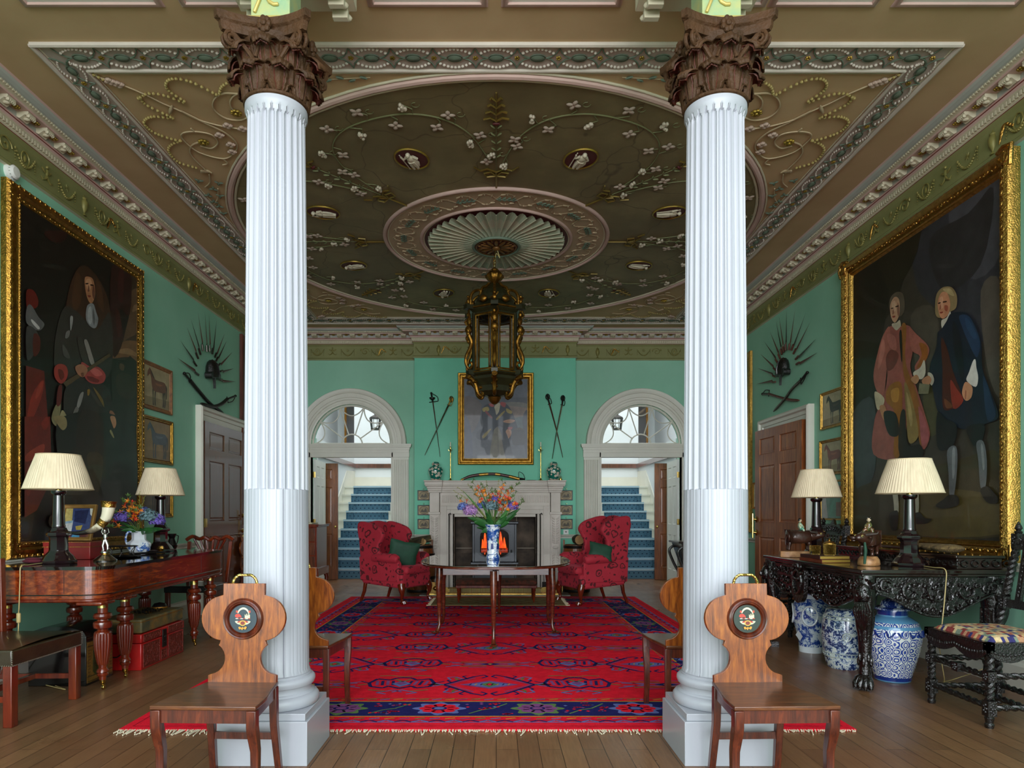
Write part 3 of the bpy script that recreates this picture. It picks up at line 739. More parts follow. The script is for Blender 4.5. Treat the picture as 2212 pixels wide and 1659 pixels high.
for s, nm in ((-1, 'left'), (1, 'right')):
    st = MB(); cp = MB(); gl = MB(); bd = MB()
    xw0, xw1 = (-3.45, -2.22) if s < 0 else (2.22, 3.45); c0, c1 = (-3.23, -2.32) if s < 0 else (2.32, 3.23)
    for k in range(NS):
        y0 = SY0+GO*k; z0 = RISE*k
        st.box(xw0, xw1, y0, SY0+GO*NS+.9, z0, z0+RISE-.0); st.box(xw0, xw1, y0-.022, y0+.02, z0+RISE-.03, z0+RISE+.002)
        cp.box(c0, c1, y0-.008, y0, z0, z0+RISE-.03)
        cp.box(c0, c1, y0-.03, y0+GO, z0+RISE+.002, z0+RISE+.010)
        gl.box(c0, c1, y0-.034, y0-.024, z0+RISE-.026, z0+RISE+.008)
        for (e0, e1) in ((c0, c0+.045), (c0+.15, c0+.165), (c1-.165, c1-.15), (c1-.045, c1)):
            bd.box(e0, e1, y0-.0105, y0-.007, z0+.005, z0+RISE-.03)
        for ec in (c0+.10, c1-.10):
            for q in range(4):
                for t in (-1, 1): bd.tube([(ec, y0-.011, z0+.02+.035*q), (ec+t*.028, y0-.011, z0+.045+.035*q)], .005, 4)
    so = st.build('staircase', mat('stair_white_paint', '#e4e2d6', .45, var=.06), smooth=False)
    tag(so, 'white painted flight of stairs seen through the %s doorway' % nm, 'stairs'); so['kind'] = 'structure'
    co = cp.build('stair_carpet', CARP, smooth=False)
    tag(co, 'blue dotted stair runner on the flight behind the %s doorway' % nm, 'carpet')
    bd.build('border', CARPB, co, smooth=False); gl.build('nosing_edge', mat('worn_nosing_pale_blue', '#a9c2cf', .8), co, smooth=False)
    # walls of the flight, dado rail
    b_ = MB(); x0, x1 = (-3.60, -3.45) if s < 0 else (3.45, 3.60)
    b_.box(x0, x1, SY0-.05, 16.4, 0, 2.7); b_.box(xw0, xw1, 16.3, 16.4, 0, 5.6)
    struct(b_.build('wall_stair_' + nm, HALLW_, smooth=False))
    b_ = MB(); e = -3.45 if s < 0 else 3.45; xx0, xx1 = sorted((e, e-s*.02))
    b_.prism([(SY0-.1, .22), (SY0, .38), (SY0+GO*NS, .38+RISE*NS), (SY0+GO*NS+.9, .42+RISE*NS), (SY0+GO*NS+.9, 0), (SY0-.1, 0)], xx0, xx1, Matrix(((0, 0, 1, 0), (1, 0, 0, 0), (0, 1, 0, 0), (0, 0, 0, 1))))
    b_.box(xw0, xw1, 16.28, 16.3, 1.8, 2.14)
    struct(b_.build('trim_%d' % (24+(s > 0)), CREAM, smooth=False), 'cream string and skirting of the stairs')
    b_ = MB(); b_.box(xw0, xw1, 16.25, 16.3, 2.36, 2.46)
    xx0, xx1 = sorted((e, e-s*.05)); b_.box(xx0, xx1, 15.0, 16.3, 2.36, 2.46)
    b_.prism([(13.0, 1.50), (15.0, 2.36), (15.0, 2.46), (13.0, 1.60)], xx0, xx1, Matrix(((0, 0, 1, 0), (1, 0, 0, 0), (0, 1, 0, 0), (0, 0, 0, 1)))) if False else b_.box(xx0, xx1, 13.0, 15.0, 2.36, 2.46)
    struct(b_.build('trim_%d' % (26+(s > 0)), DOORW, smooth=False), 'dark wooden dado rail above the stairs')
# panelled door leaf: local x = width from the hinge, z up, faces +-y
def leaf(b_, W, H, th, rows=((.10, .62), (.72, 1.42), (1.52, 1.0)), cols=2, st=.11, y=0, both=True):
    """stiles and rails around sunk raised panels"""
    b_.box(0, W, -th*.28, th*.28, 0, H)
    pw = (W - st*(cols+1))/cols
    zs = [(a*H, b*H) for a, b in rows]
    for sgn in (-1, 1):
        y0, y1 = sorted((sgn*th*.2, sgn*th*.5))
        for c in range(cols+1): x = c*(pw+st); b_.box(x, x+st, y0, y1, 0, H)
        edges = [0] + [v_ for ab in zs for v_ in ab] + [H]
        for k in range(0, len(edges), 2):
            for c in range(cols): x = st + c*(pw+st); b_.box(x, x+pw, y0, y1, edges[k], edges[k+1])
        for (z0, z1_) in zs:
            for c in range(cols):
                x = st + c*(pw+st)
                o = b_.T; b_.T = o @ Matrix(((1, 0, 0, 0), (0, 0, -sgn*-1, 0), (0, 1, 0, 0), (0, 0, 0, 1)))
                b_.frame(x, x+pw, z0, z1_, [(0, th*.5), (.012, th*.52), (.022, th*.3), (.03, th*.29), (.05, th*.36)])
                b_.flat([(x+.05, z0+.05), (x+pw-.05, z0+.05), (x+pw-.05, z1_-.05), (x+.05, z1_-.05)], th*.36)
                b_.T = o
SIX = ((.10, .40), (.475, .80), (.855, .955))
for s, nm in ((-1, 'left'), (1, 'right')):
    d = thing('panelled_door', 'white painted door folded back inside the %s arched doorway' % nm, 'door', (s*3.17, WY+.12, .01), rad(92.5) if s < 0 else rad(87.5))
    d['kind'] = 'structure'
    b_ = MB(); leaf(b_, .86, 2.19, .045, SIX); b_.build('door_leaf', mat('white_door_paint_'+nm, '#e6e6e0', .4, var=.05), d, smooth=False)
    b_ = MB()
    for z in (.28, 1.1, 1.92): b_.bc((-.005, -s*-.0, z), (.03, .06, .10))
    b_.build('hinge', BRASS, d)
    d = thing('wooden_door', 'brown panelled wooden door standing open beside the foot of the %s stairs' % nm, 'door', (s*3.44, 12.72, .005), rad(0) if s < 0 else rad(180))
    b_ = MB(); leaf(b_, .44, 2.2, .045, SIX, 1, .09); b_.build('door_leaf', OAKW, d, smooth=False)
    b_ = MB(); b_.ell((.40, -.05*(1 if s < 0 else -1), 1.0), .025, 10, 6); b_.build('knob', BRASS, d)
    b_ = MB(); x0, x1 = sorted((s*3.46, s*3.55)); b_.box(x0, x1, 12.6, 12.74, 0, 2.35); struct(b_.build('trim_%d' % (28+(s > 0)), OAKW, smooth=False), 'brown wooden door post')
# dark framed pictures and a hanging lantern seen through the fanlights
def simple_frame(name, M, u0, u1, v0, v1, frm, wdt, dep, label, cat_='picture', group=None, shapes=(), bg='#2a241f', map_=None, prof=None, attrm=None, glass=False, canvas_w=None):
    """one hung picture: frame + canvas; shapes traced with map_ into wall coordinates"""
    cu, cv = (u0+u1)/2, (v0+v1)/2
    root = thing(name, label, cat_, tuple((M @ T(cu, cv, 0)).translation), group=group)
    inv = T(*[-c_ for c_ in root.location]) @ M
    b_ = MB(inv)
    pr = prof or [(0, .002), (0, dep*.7), (wdt*.12, dep), (wdt*.35, dep*.92), (wdt*.5, dep*.62), (wdt*.75, dep*.6), (wdt*.85, dep*.72), (wdt, dep*.4), (wdt, .002)]
    b_.frame(u0, u1, v0, v1, pr); b_.build('picture_frame', frm, root, ang=30)
    b_ = MB(inv); cw = canvas_w or dep*.42
    b_.c = S(bg); iu0, iu1, iv0, iv1 = u0+wdt*.9, u1-wdt*.9, v0+wdt*.9, v1-wdt*.9
    b_.flat([(iu0, iv0), (iu1, iv0), (iu1, iv1), (iu0, iv1)], cw)
    k = 0
    for item in shapes:
        col, pts = item[0], item[1]; sm = item[2] if len(item) > 2 else True
        pp = [map_(*p) for p in pts] if map_ else [(u0+(u1-u0)*p[0], v0+(v1-v0)*p[1]) for p in pts]
        if sm: pp = cat(pp, 4)
        pp = [(min(max(p[0], iu0), iu1), min(max(p[1], iv0), iv1)) for p in pp]
        k += 1; b_.flat(pp, cw+.0002*k, col)
    b_.build('canvas', attrm or PAINTING, root, smooth=False)
    return root
PAINTING = attr('old_varnished_oil_paint', .38, .3, 9, .12, 160, .25)
DARKP = attr('old_brown_oil_paint', .5, .3, 9)
for s, nm in ((-1, 'left'), (1, 'right')):
    root = simple_frame('picture', MBk(17.98), s*3.14-.30, s*3.14+.30, 2.6, 4.35, GOLDS, .08, .05, 'large dark portrait in gilt frame glimpsed through the %s fanlight' % nm, bg='#241f20',
                 shapes=[('#51443a', [(.35, .4), (.5, .75), (.65, .45), (.6, 0), (.3, 0)]), ('#b98c70', [(.45, .72), (.5, .82), (.57, .76), (.52, .66)]), ('#3a4150', [(.1, .1), (.3, .3), (.35, .05)])])
    root = simple_frame('picture', MBk(17.98), s*3.86-.2, s*3.86+.2, 2.9, 4.6, GOLDS, .06, .05, 'narrow dark picture in gilt frame seen through the middle of the %s fanlight' % nm, bg='#2b2520')
    L_ = thing('hanging_lantern', 'dark hanging lantern in the stair hall behind the %s fanlight' % nm, 'lantern', (s*2.52, 14.0, 3.0))
    b_ = MB(); b_.lathe([(.09, 0), (.10, .02), (.09, .03)], 12); b_.lathe([(.02, .32), (.12, .26), (.13, .24)], 12)
    for k in range(6): b_.tube([(.09*cos(k*1.047), .09*sin(k*1.047), .03), (.12*cos(k*1.047), .12*sin(k*1.047), .25)], .006, 5)
    b_.tube([(0, 0, .3), (0, 0, 2.54)], .008, 6); b_.ell((0, 0, .35), (.03, .03, .05)); b_.ell((0, 0, 2.45), (.05, .05, .03)); b_.build('metalwork', IRONB, L_)
    b_ = MB(); b_.lathe([(.085, .03), (.115, .24)], 12); b_.build('glass', GLASS, L_)
# ---------------------------------------------------------------- side wall doors
def casing(name, M, u0, u1, ztop, wdt=.15, lab=None):
    b_ = MB(M); pr = [(0, 0), (0, .07), (.02, .085), (.045, .08), (.06, .055), (.10, .05), (.105, .035), (wdt, .03), (wdt, -.0)]
    n = len(pr)
    for j in range(n-1):
        (i0, w0), (i1, w1) = pr[j], pr[j+1]
        b_.add([(u0+i0, 0, w0), (u0+i1, 0, w1), (u0+i1, ztop-i1, w1), (u0+i0, ztop-i0, w0), (u1-i1, ztop-i1, w1), (u1-i0, ztop-i0, w0), (u1-i1, 0, w1), (u1-i0, 0, w0)], [(0, 1, 2, 3), (3, 2, 4, 5), (5, 4, 6, 7)])
    b_.T = Matrix(); return struct(b_.build(name, CREAM, ang=25), lab)
casing('trim_30', ML, 8.30, 10.0, 2.60, .17, 'white moulded casing of the left door'); casing('trim_31', MR, -9.36, -7.85, 2.54, .17, 'white moulded casing of the right door')
d = thing('door_1', 'dark mahogany six-panel door closed in the left wall', 'door', (-WX+.015, 8.47, .005), rad(90)); d['kind'] = 'structure'
b_ = MB(); leaf(b_, 1.36, 2.42, .06, SIX, 2, .13); b_.build('door_leaf', DOORW, d, smooth=False)
b_ = MB()
for z in (1.0, 1.22): b_.lathe([(.0, 0), (.03, 0), (.03, .008), (.018, .02), (.01, .06)], 8, (1.26, -.03, z), RX(pi/2))
b_.tube([(1.26, -.085, .93), (1.26, -.085, 1.29)], .012, 8); b_.ell((1.26, -.085, .93), .016); b_.ell((1.26, -.085, 1.29), .016); b_.build('door_handle', BRASS, d)
b_ = MB(); b_.bc((.02, -.03, 1.13), (.05, .02, .11)); b_.build('hinge', BRASS, d)
d = thing('door_2', 'brown mahogany six-panel door standing ajar in the right wall', 'door', (WX-.06, 7.98, .005), rad(90+3.6)); d['kind'] = 'structure'
b_ = MB(); leaf(b_, 1.24, 2.37, .06, SIX, 2, .12); b_.build('door_leaf', wood('brown_mahogany_door', '#5a2a12', '#985226', '#ba7036', (5, 5, .5), 7, .35, .2), d, smooth=False)
b_ = MB()
for z in (.99, 1.17): b_.lathe([(.0, 0), (.03, 0), (.03, .008), (.018, .02), (.01, .06)], 8, (1.19, .03, z), RX(-pi/2)); b_.ell((1.19, .035, z), (.03, .01, .045), 8, 5)
b_.tube([(1.19, .085, .92), (1.19, .085, 1.25)], .012, 8); b_.build('door_handle', BRASS, d)
# ---------------------------------------------------------------- fluted columns
CAPM = mat('dark_brown_carved_capital', '#50351f', .62, vs=9, col2='#352312', bump=.9, bs=38, spec=.25)
CAPR = mat('rust_red_underpaint', '#5a2410', .6, var=.5, vs=20, bump=.6, bs=40)
def column(name, x, y, label):
    root = thing(name, label, 'column', (x, y, 0)); root['kind'] = 'structure'
    b_ = MB(); b_.box(-.224, .224, -.224, .224, 0, .22); b_.box(-.211, .211, -.211, .211, .22, .256); b_.build('plinth', WHITE, root, bev=.003)
    b_ = MB(); b_.lathe([(.205, .256), (.213, .262), (.219, .28), (.217, .30), (.205, .315), (.193, .318), (.19, .324), (.181, .33), (.178, .345), (.183, .358), (.192, .362), (.194, .368), (.198, .378), (.197, .392), (.188, .403), (.176, .406), (.176, .415), (.168, .42)], 64); b_.build('base', WHITE, root)
    NFL = 24; H0, H1, HC = .42, 3.375, 1.375
    def rad_(z): t = (z-H0)/(H1-H0); return .1655 - .021*t**1.5
    zs = [H0, .428, .44] + [.44+.1*k for k in range(1, 9)] + [HC-.012, HC-.006, HC, HC+.004] + [1.5+.2*k for k in range(9)] + [3.26, 3.28, 3.295, 3.303, 3.308, 3.33, 3.345, 3.36, 3.375]
    def rf(a, z):
        t = (a*NFL/(2*pi)) % 1.0
        if t < .2 or z > 3.308 or z < .428: k = 0
        else:
            s_ = (t-.2)/.8; d_ = sin(pi*s_); 
            cut = .3 + .7*min(1, max(0, (3.308-z)/.03))**.5 if z > 3.278 else 1
            if z > HC: k = -.105*d_**.6 * (1 if abs(2*s_-1) < cut else 0 if z > 3.278 else 1)
            else: k = -.012 + .012*d_ if .06 < s_ < .94 else -.05
        return 1 + k
    prf = [(rad_(z) + (.014 if z > 3.335 else (.006 if z > 3.32 else 0)) + (.006 if z < .43 else 0), z) for z in zs]
    b_ = MB(); b_.lathe(prf, NFL*12, rf=rf); b_.build('shaft', WHITE, root, ang=32)
    # Corinthian capital
    Z0 = 3.375; b_ = MB()
    b_.lathe([(.158, Z0), (.166, Z0+.006), (.166, Z0+.018), (.15, Z0+.026), (.142, Z0+.04), (.142, Z0+.16), (.155, Z0+.24), (.185, Z0+.285), (.19, Z0+.30)], 48)
    cp = b_.build('capital', CAPM, root)
    def aca(az, z0, h, rb, out, wd, ob, tw=0):
        def fn(u, v):
            s_ = (u-.5)*2; lob = 1 + .16*abs(sin(v*pi*4.2)); wdt = wd*(.55+.6*sin(min(1, v*1.15)*pi*.62))*lob*(1 if v < .85 else 1-(v-.85)*3)
            if v < .72: r = rb + .012 + .02*v; z = z0 + h*v/.72
            else:
                t = (v-.72)/.28*pi*1.05; r = rb + .026 + out*.5*(1-cos(t)); z = z0 + h + out*.55*sin(t)
            r += -.012*s_*s_ + .006*abs(sin(s_*pi*3)) + (.010 if abs(s_) < .12 else 0)
            a = az + s_*wdt/max(r, .1)*.5 + tw*v
            return (r*cos(a), r*sin(a), z - .010*abs(s_)*(v > .8))
        b_.grid(fn, 12, 18)
    b_ = MB()
    for k in range(8): aca(2*pi*k/8+pi/8, Z0+.02, .095, .145, .062, .115, 0)
    for k in range(8): aca(2*pi*k/8, Z0+.06, .155, .147, .075, .12, 0)
    b_.build('acanthus_leaves', CAPM, cp, sol=.007)
    b_ = MB()
    for k in range(8): aca(2*pi*k/8+pi/8, Z0+.022, .088, .146, .05, .08, 0); aca(2*pi*k/8, Z0+.065, .146, .149, .06, .085, 0)
    b_.T = SC(.992, .992, 1); b_.build('rust_undersides', CAPR, cp, sol=.003)
    b_ = MB()
    for k in range(4):
        a = pi/4 + k*pi/2; dx, dy = cos(a), sin(a)
        for s in (-1, 1):                                # paired corner volutes
            nx, ny = -dy*s, dx*s
            pts = []; rr = []
            for i in range(26):
                t = i/25; 
                if t < .35: q = t/.35; r = .15+.09*q**1.3; z = Z0+.16+.125*q; off = .05*(1-q)+.016
                else:
                    q = (t-.35)/.65; ph = pi*.5 - q*3.6*pi*.9; rr_ = .036*(1-q*.75); r = .243+.0+rr_*cos(ph)+.006; z = Z0+.249+rr_*sin(ph); off = .016+.006*q
                pts.append((dx*r+nx*off, dy*r+ny*off, z)); rr.append(.0125*(1-.35*t))
            b_.tube(pts, rr, 8)
        b_.ell((dx*.245, dy*.245, Z0+.245), (.014, .014, .014), 8, 6)
        for s in (-1, 1):                                # inner helices to the middle of each face
            am = k*pi/2; tx, ty = -sin(am)*s, cos(am)*s; ex, ey = cos(am), sin(am)
            pts = [(ex*.175+tx*(.05-.028*q), ey*.175+ty*(.05-.028*q), Z0+.17+.08*q) for q in [i/6 for i in range(7)]] + [(ex*.182+tx*(.024+.018*cos(ph)), ey*.182+ty*(.024+.018*cos(ph)), Z0+.25+.018*sin(ph)) for ph in [pi-i*.7 for i in range(9)]]
            b_.tube(pts, .0085, 7)
    b_.build('volutes', CAPM, cp)
    # concave abacus with fleurons
    def abac(r_, c_, ch):
        out = []
        for k in range(4):
            a0 = -pi/4 + k*pi/2
            p0 = Vector((r_*1.414*cos(a0), r_*1.414*sin(a0))); t_ = Vector((-sin(a0), cos(a0)))
            a1 = a0 + pi/2; p1 = Vector((r_*1.414*cos(a1), r_*1.414*sin(a1))); mid = Vector((c_*cos(a0+pi/4), c_*sin(a0+pi/4)))
            pa = p0 + t_*ch; pb = p1 - Vector((-sin(a1), cos(a1)))*ch
            ctl = mid*2 - (pa+pb)/2
            out += [tuple(pa*(1-t)**2 + ctl*2*t*(1-t) + pb*t*t) for t in [i/9 for i in range(10)]]
        return out
    b_ = MB()
    lv = [(abac(.205, .15, .012), Z0+.285), (abac(.212, .155, .012), Z0+.30), (abac(.214, .158, .014), Z0+.325), (abac(.228, .172, .016), Z0+.335), (abac(.230, .175, .016), Z0+.37)]
    n = 40
    for j in range(len(lv)-1): b_.add([(*p, lv[j][1]) for p in lv[j][0]] + [(*p, lv[j+1][1]) for p in lv[j+1][0]], [(i, (i+1) % n, n+(i+1) % n, n+i) for i in range(n)])
    b_.add([(*p, lv[0][1]) for p in lv[0][0]], [tuple(range(n))]); b_.add([(*p, lv[-1][1]) for p in lv[-1][0]], [tuple(range(n))])
    for k in range(4):
        a = k*pi/2
        for q in range(7): b_.ell((.19*cos(a)-sin(a)*.022*cos(q*.9), .19*sin(a)+cos(a)*.022*cos(q*.9), Z0+.325+.026*sin(q*.9)), (.016, .016, .018), 8, 5)
        b_.ell((.20*cos(a), .20*sin(a), Z0+.325), .016, 8, 5)
    b_.build('abacus', CAPM, cp, ang=35)
    return root
c1 = column('column', -1.160, 3.545, 'white fluted column with dark carved capital on the left')
c2 = dup(c1, (1.157, 3.545, 0), 0, 'white fluted column with dark carved capital on the right')
c2['kind'] = 'structure'
for o in [o for o in bpy.data.objects if o.parent == c1 and o.name.startswith('capital')]:
    pass
# grand-children of the capital were copied by dup; impost blocks above
IMPG = mat('pale_green_gilt_impost', '#b7b878', .5, vs=10, col2='#8fb08a', bump=.2, bs=20)
for x, nm, s in ((-1.16, 'left', 1), (1.157, 'right', -1)):
    b_ = MB(); y0, y1 = 3.545-.10, 3.545+.10
    b_.m = 0; b_.box(x-.10, x+.10, y0, y1, 3.745, 4.08)
    b_.m = 1; b_.box(x-.125, x+.125, y0-.025, y1+.025, 3.745, 3.79); b_.box(x-.115, x+.115, y0-.015, y1+.015, 3.79, 3.80)
    b_.m = 2; b_.box(x-.14, x+.14, y0-.04, y1+.04, 4.08, 4.11); b_.box(x-.18, x+.18, y0-.07, y1+.07, 4.11, 4.20); b_.box(x-.34, x+.34, y0-.2, y1+.30, 4.20, CZ)
    for k in range(7):
        for t in (-1, 1): b_.box(x+t*.25-.045, x+t*.25+.045, y0-.14+.10*k, y0-.10+.10*k, 4.14, 4.20); b_.ell((x+t*.28, y0-.07+.1*k, 4.185), (.03, .022, .02), 8, 4)
    b_.m = 1
    b_.T = T(x, y0, 3.92); b_.tube([(.03+.05*cos(a), -.005, .06*sin(a)) for a in [i*.5 for i in range(11)]], .01, 6); b_.tube([(-.08, -.005, -.1), (-.04, -.005, 0), (-.07, -.005, .1)], .01, 6); b_.T = Matrix()
    struct(b_.build('trim_%d' % (32+(s < 0)), [IMPG, mat('pale_gilt_moulding_'+nm, '#cbb66a', .4, .3), PALE], bev=.004), 'green and gilt impost block above the %s column' % nm)
# ---------------------------------------------------------------- fireplace
fp = thing('fireplace_surround', 'tall carved grey stone chimneypiece with fluted frieze', 'fireplace', (FXc, BY, 0)); 
FY = 11.02 - BY     # front plane, local y
def fbx(b_, x0, x1, y0, y1, z0, z1): b_.box(x0, x1, y0, y1, z0, z1)
b_ = MB()
for s in (-1, 1):                                       # outer pilasters and inner stepped architraves
    def bx(xa, xb, *r): b_.box(min(s*xa, s*xb), max(s*xa, s*xb), *r)
    bx(.90, 1.09, FY+.02, -.001, 0, .14); bx(.91, 1.08, FY+.04, -.001, .14, 1.24); bx(.90, 1.10, FY+.02, -.001, 1.24, 1.28); bx(.92, 1.08, FY+.05, -.001, 1.28, 1.60)
    bx(.68, .91, FY+.10, -.001, 0, 1.25); bx(.74, .91, FY+.075, -.001, 0, 1.32); bx(.80, .91, FY+.06, -.001, 0, 1.38)
    for k in range(5): bx(.93+.03*k, .945+.03*k, FY+.03, FY+.05, .18, .68)
    for k in range(11):                                 # hanging husk leaves on the scrolled upper part
        z = .78+.04*k
        for t in (-1, 1): b_.ell((s*.995+t*.035, FY+.03, z), (.04, .012, .014), 8, 4, RY(t*-.7))
    b_.ell((s*.995, FY+.028, .70), (.05, .022, .028), 10, 6)
    bx(.925, .94, FY+.025, FY+.05, .70, 1.22); bx(1.05, 1.065, FY+.025, FY+.05, .70, 1.22)
b_.box(-.68, .68, FY+.10, -.001, 1.20, 1.25); b_.box(-.74, .74, FY+.075, -.001, 1.25, 1.32); b_.box(-.80, .80, FY+.06, -.001, 1.32, 1.38); b_.box(-.91, .91, FY+.072, -.001, 1.38, 1.60)
for k in range(58):
    x = -.87+.0305*k; b_.box(x, x+.014, FY+.056, FY+.08, 1.435, 1.555)
b_.build('stone_surround', STONE, fp, bev=.004, smooth=True)
b_ = MB()
for (z0, z1, o1) in ((1.60, 1.63, .0), (1.63, 1.665, .02), (1.665, 1.70, .04), (1.70, 1.72, .08), (1.72, 1.775, .10), (1.775, 1.80, .12)):
    b_.box(-.93, .93, FY-.0-o1*.5+.05, -.001, z0, z1)
    for s in (-1, 1): b_.box(min(s*(.88-o1*.2), s*(1.10+o1*.55)), max(s*(.88-o1*.2), s*(1.10+o1*.55)), FY+.03-o1*.9, -.001, z0, z1)
b_.build('mantel_shelf', STONE, fp, bev=.006)
SOOT = mat('sooty_firebrick', '#6b5a4d', .85, vs=3, col2='#161210')
b_ = MB(); b_.box(-.69, .69, .08, .12, 0, 1.25); b_.box(-.70, -.67, FY+.10, .10, 0, 1.25); b_.box(.67, .70, FY+.10, .10, 0, 1.25); b_.box(-.7, .7, FY+.10, .1, 1.25, 1.28)
b_.build('firebox', SOOT, fp, smooth=False)
b_ = MB(); 
for x, z in ((-.67, .64), (.67, .64)): pass
b_.box(-.67, .67, .072, .08, .66, .672); b_.box(-.30, -.288, .07, .08, 0, 1.25); b_.box(.36, .372, .07, .08, 0, 1.25); b_.build('mortar_joint', mat('pale_mortar', '#9d9184', .8), fp, smooth=False)
b_ = MB(); b_.box(-1.15, 1.15, -1.15, 0, -.0, .012); struct(b_.build('hearthstone', mat('grey_hearth_slab', '#8d8880', .5, var=.15, vs=3), fp, smooth=False))
# stove
sv = thing('wood_stove', 'dark grey wood-burning stove with arched glass door, fire alight', 'stove', (-.03, 11.16, .012), sc_=(1, 1, 1.15))
CI = mat('grey_cast_iron', '#34363c', .4, .3, bump=.1)
b_ = MB(); b_.box(-.37, .37, -.0, .28, .14, .93); b_.box(-.40, .40, -.03, .29, .93, .965); b_.box(-.39, .39, -.02, .29, .10, .14)
b_.box(-.37, -.33, -.02, 0, .14, .93); b_.box(.33, .37, -.02, 0, .14, .93)
for x in (-.34, .34):
    for y in (.02, .25): b_.box(x-.03, x+.03, y-.02, y+.02, 0, .1)
b_.build('body', CI, sv, bev=.008)
b_ = MB(MBk(0)); n = 16
outer = [(-.31, .34), (.31, .34), (.31, .72)] + [(.31*cos(pi*i/n)*1.0, .72+.15*sin(pi*i/n)**.7) for i in range(1, n)] + [(-.31, .72)]
inner = [(-.24, .52), (.24, .52), (.24, .74)] + [(.24*cos(pi*i/n)*1.0, .74+.12*sin(pi*i/n)**.7) for i in range(1, n)] + [(-.24, .74)]
N = len(outer)
for (A, w0, B, w1) in ((outer, .01, outer, .045), (outer, .045, inner, .05), (inner, .05, inner, .02)):
    b_.add([(*p, w0) for p in A] + [(*p, w1) for p in B], [(i, (i+1) % N, N+(i+1) % N, N+i) for i in range(N)])
b_.tube([(.28, .42, .06), (.28, .56, .06)], .012, 6)
dr = b_.build('stove_door', CI, sv, ang=30)
b_ = MB(MBk(0)); b_.flat(inner, .034); b_.build('glass', glassmat('sooty_glass', (.8, .74, .68, 1), 1.08), dr, smooth=False)
b_ = MB(MBk(0)); b_.flat([(p[0]*1.02, p[1]) for p in inner], .004); b_.build('fire_chamber', mat('charred_chamber', '#1a0f0a', .8), sv, smooth=False)
b_ = MB(MBk(0))
for x, h, w_ in ((-.19, .3, .025), (-.15, .5, .035), (-.10, .28, .03), (-.02, .16, .03), (.06, .25, .03), (.11, .5, .04), (.17, .35, .03)):
    b_.prism(cat([(x-w_, .55), (x-w_*.9, .55+h*.25), (x-.01, .55+h*.55), (x+w_*.5, .55+h*.3), (x+w_, .55)], 4), .012, .026)
b_.build('flames', emit('flames', '#ff6a18', .9, '#d0300a', 14), sv)
b_ = MB(); b_.lathe([(.04, -.22), (.04, .22)], 10, (0, -.018, .545), RY(pi/2)); b_.build('burning_log', emit('ember_log', '#8a2408', 1.0, '#150805', 25), sv)
# ================================================================ floor coverings
RUGM = attr('wool_rug_pile', .95, .22, 14, .5, 260, spec=.1)
RX0, RX1, RY0, RY1 = -2.17, 2.07, 3.86, 10.05
rug = MB(); rug.c = S('#e01a30'); NX, NY = 60, 90
def rz(x, y): return .014 + .002*math.sin(x*5+y*3)
rug.box(RX0, RX1, RY0, RY1, .001, .012)
lay = [0]
RED, NAVY, BLU, GRN, PUR, YLW = '#e01a30', '#20205a', '#6470ab', '#5f7d48', '#834a80', '#c08a35'
def rf_(pts, col, k=1): rug.c = S(col); rug.add([(p[0], p[1], .0125+.0005*k) for p in pts], [tuple(range(len(pts)))])
def ln_(pts, wd, col, k=3):
    for a, b2 in zip(pts[:-1], pts[1:]):
        dx, dy = b2[0]-a[0], b2[1]-a[1]; L = math.hypot(dx, dy) or 1; nx, ny = -dy/L*wd/2, dx/L*wd/2
        rf_([(a[0]+nx, a[1]+ny), (a[0]-nx, a[1]-ny), (b2[0]-nx, b2[1]-ny), (b2[0]+nx, b2[1]+ny)], col, k)
def rect_(x0, x1, y0, y1, col, k=1): rf_([(x0, y0), (x1, y0), (x1, y1), (x0, y1)], col, k)
def ringr(d0, d1, col, k):
    x0, x1, y0, y1 = RX0+d0, RX1-d0, RY0+d0, RY1-d0; u0, u1, v0, v1 = RX0+d1, RX1-d1, RY0+d1, RY1-d1
    for q in ([(x0,y0),(x1,y0),(u1,v0),(u0,v0)], [(x1,y0),(x1,y1),(u1,v1),(u1,v0)], [(x1,y1),(x0,y1),(u0,v1),(u1,v1)], [(x0,y1),(x0,y0),(u0,v0),(u0,v1)]): rf_(q, col, k)
ringr(.25, .56, NAVY, 1); ringr(.235, .25, YLW, 1); ringr(.56, .575, YLW, 1); ringr(.12, .132, BLU, 1); ringr(.16, .166, NAVY, 1); ringr(.64, .646, GRN, 1); ringr(.05, .055, '#8a1526', 1)
def on_side(fn, step, d):
    L1, L2 = RX1-RX0-2*d, RY1-RY0-2*d
    for (ox, oy, dx, dy, L) in ((RX0+d, RY0+d, 1, 0, L1), (RX1-d, RY0+d, 0, 1, L2), (RX1-d, RY1-d, -1, 0, L1), (RX0+d, RY1-d, 0, -1, L2)):
        n = int(L/step)
        for i in range(n):
            t = (i+.5)*L/n; c_ = (ox+dx*t, oy+dy*t)
            fn(lambda u, v_, c_=c_, dx=dx, dy=dy: (c_[0]+dx*u-dy*v_, c_[1]+dy*u+dx*v_), i)
def zig_(M, i): ln_([M(-.05, -.015), M(0, .015), M(.05, -.015)], .014, BLU if i % 2 else NAVY)
def dash(M, i): ln_([M(-.03, -.008), M(.03, .01)], .014, (GRN, BLU, YLW, PUR)[i % 4])
on_side(zig_, .10, .145); on_side(dash, .09, .195); on_side(dash, .085, .61)
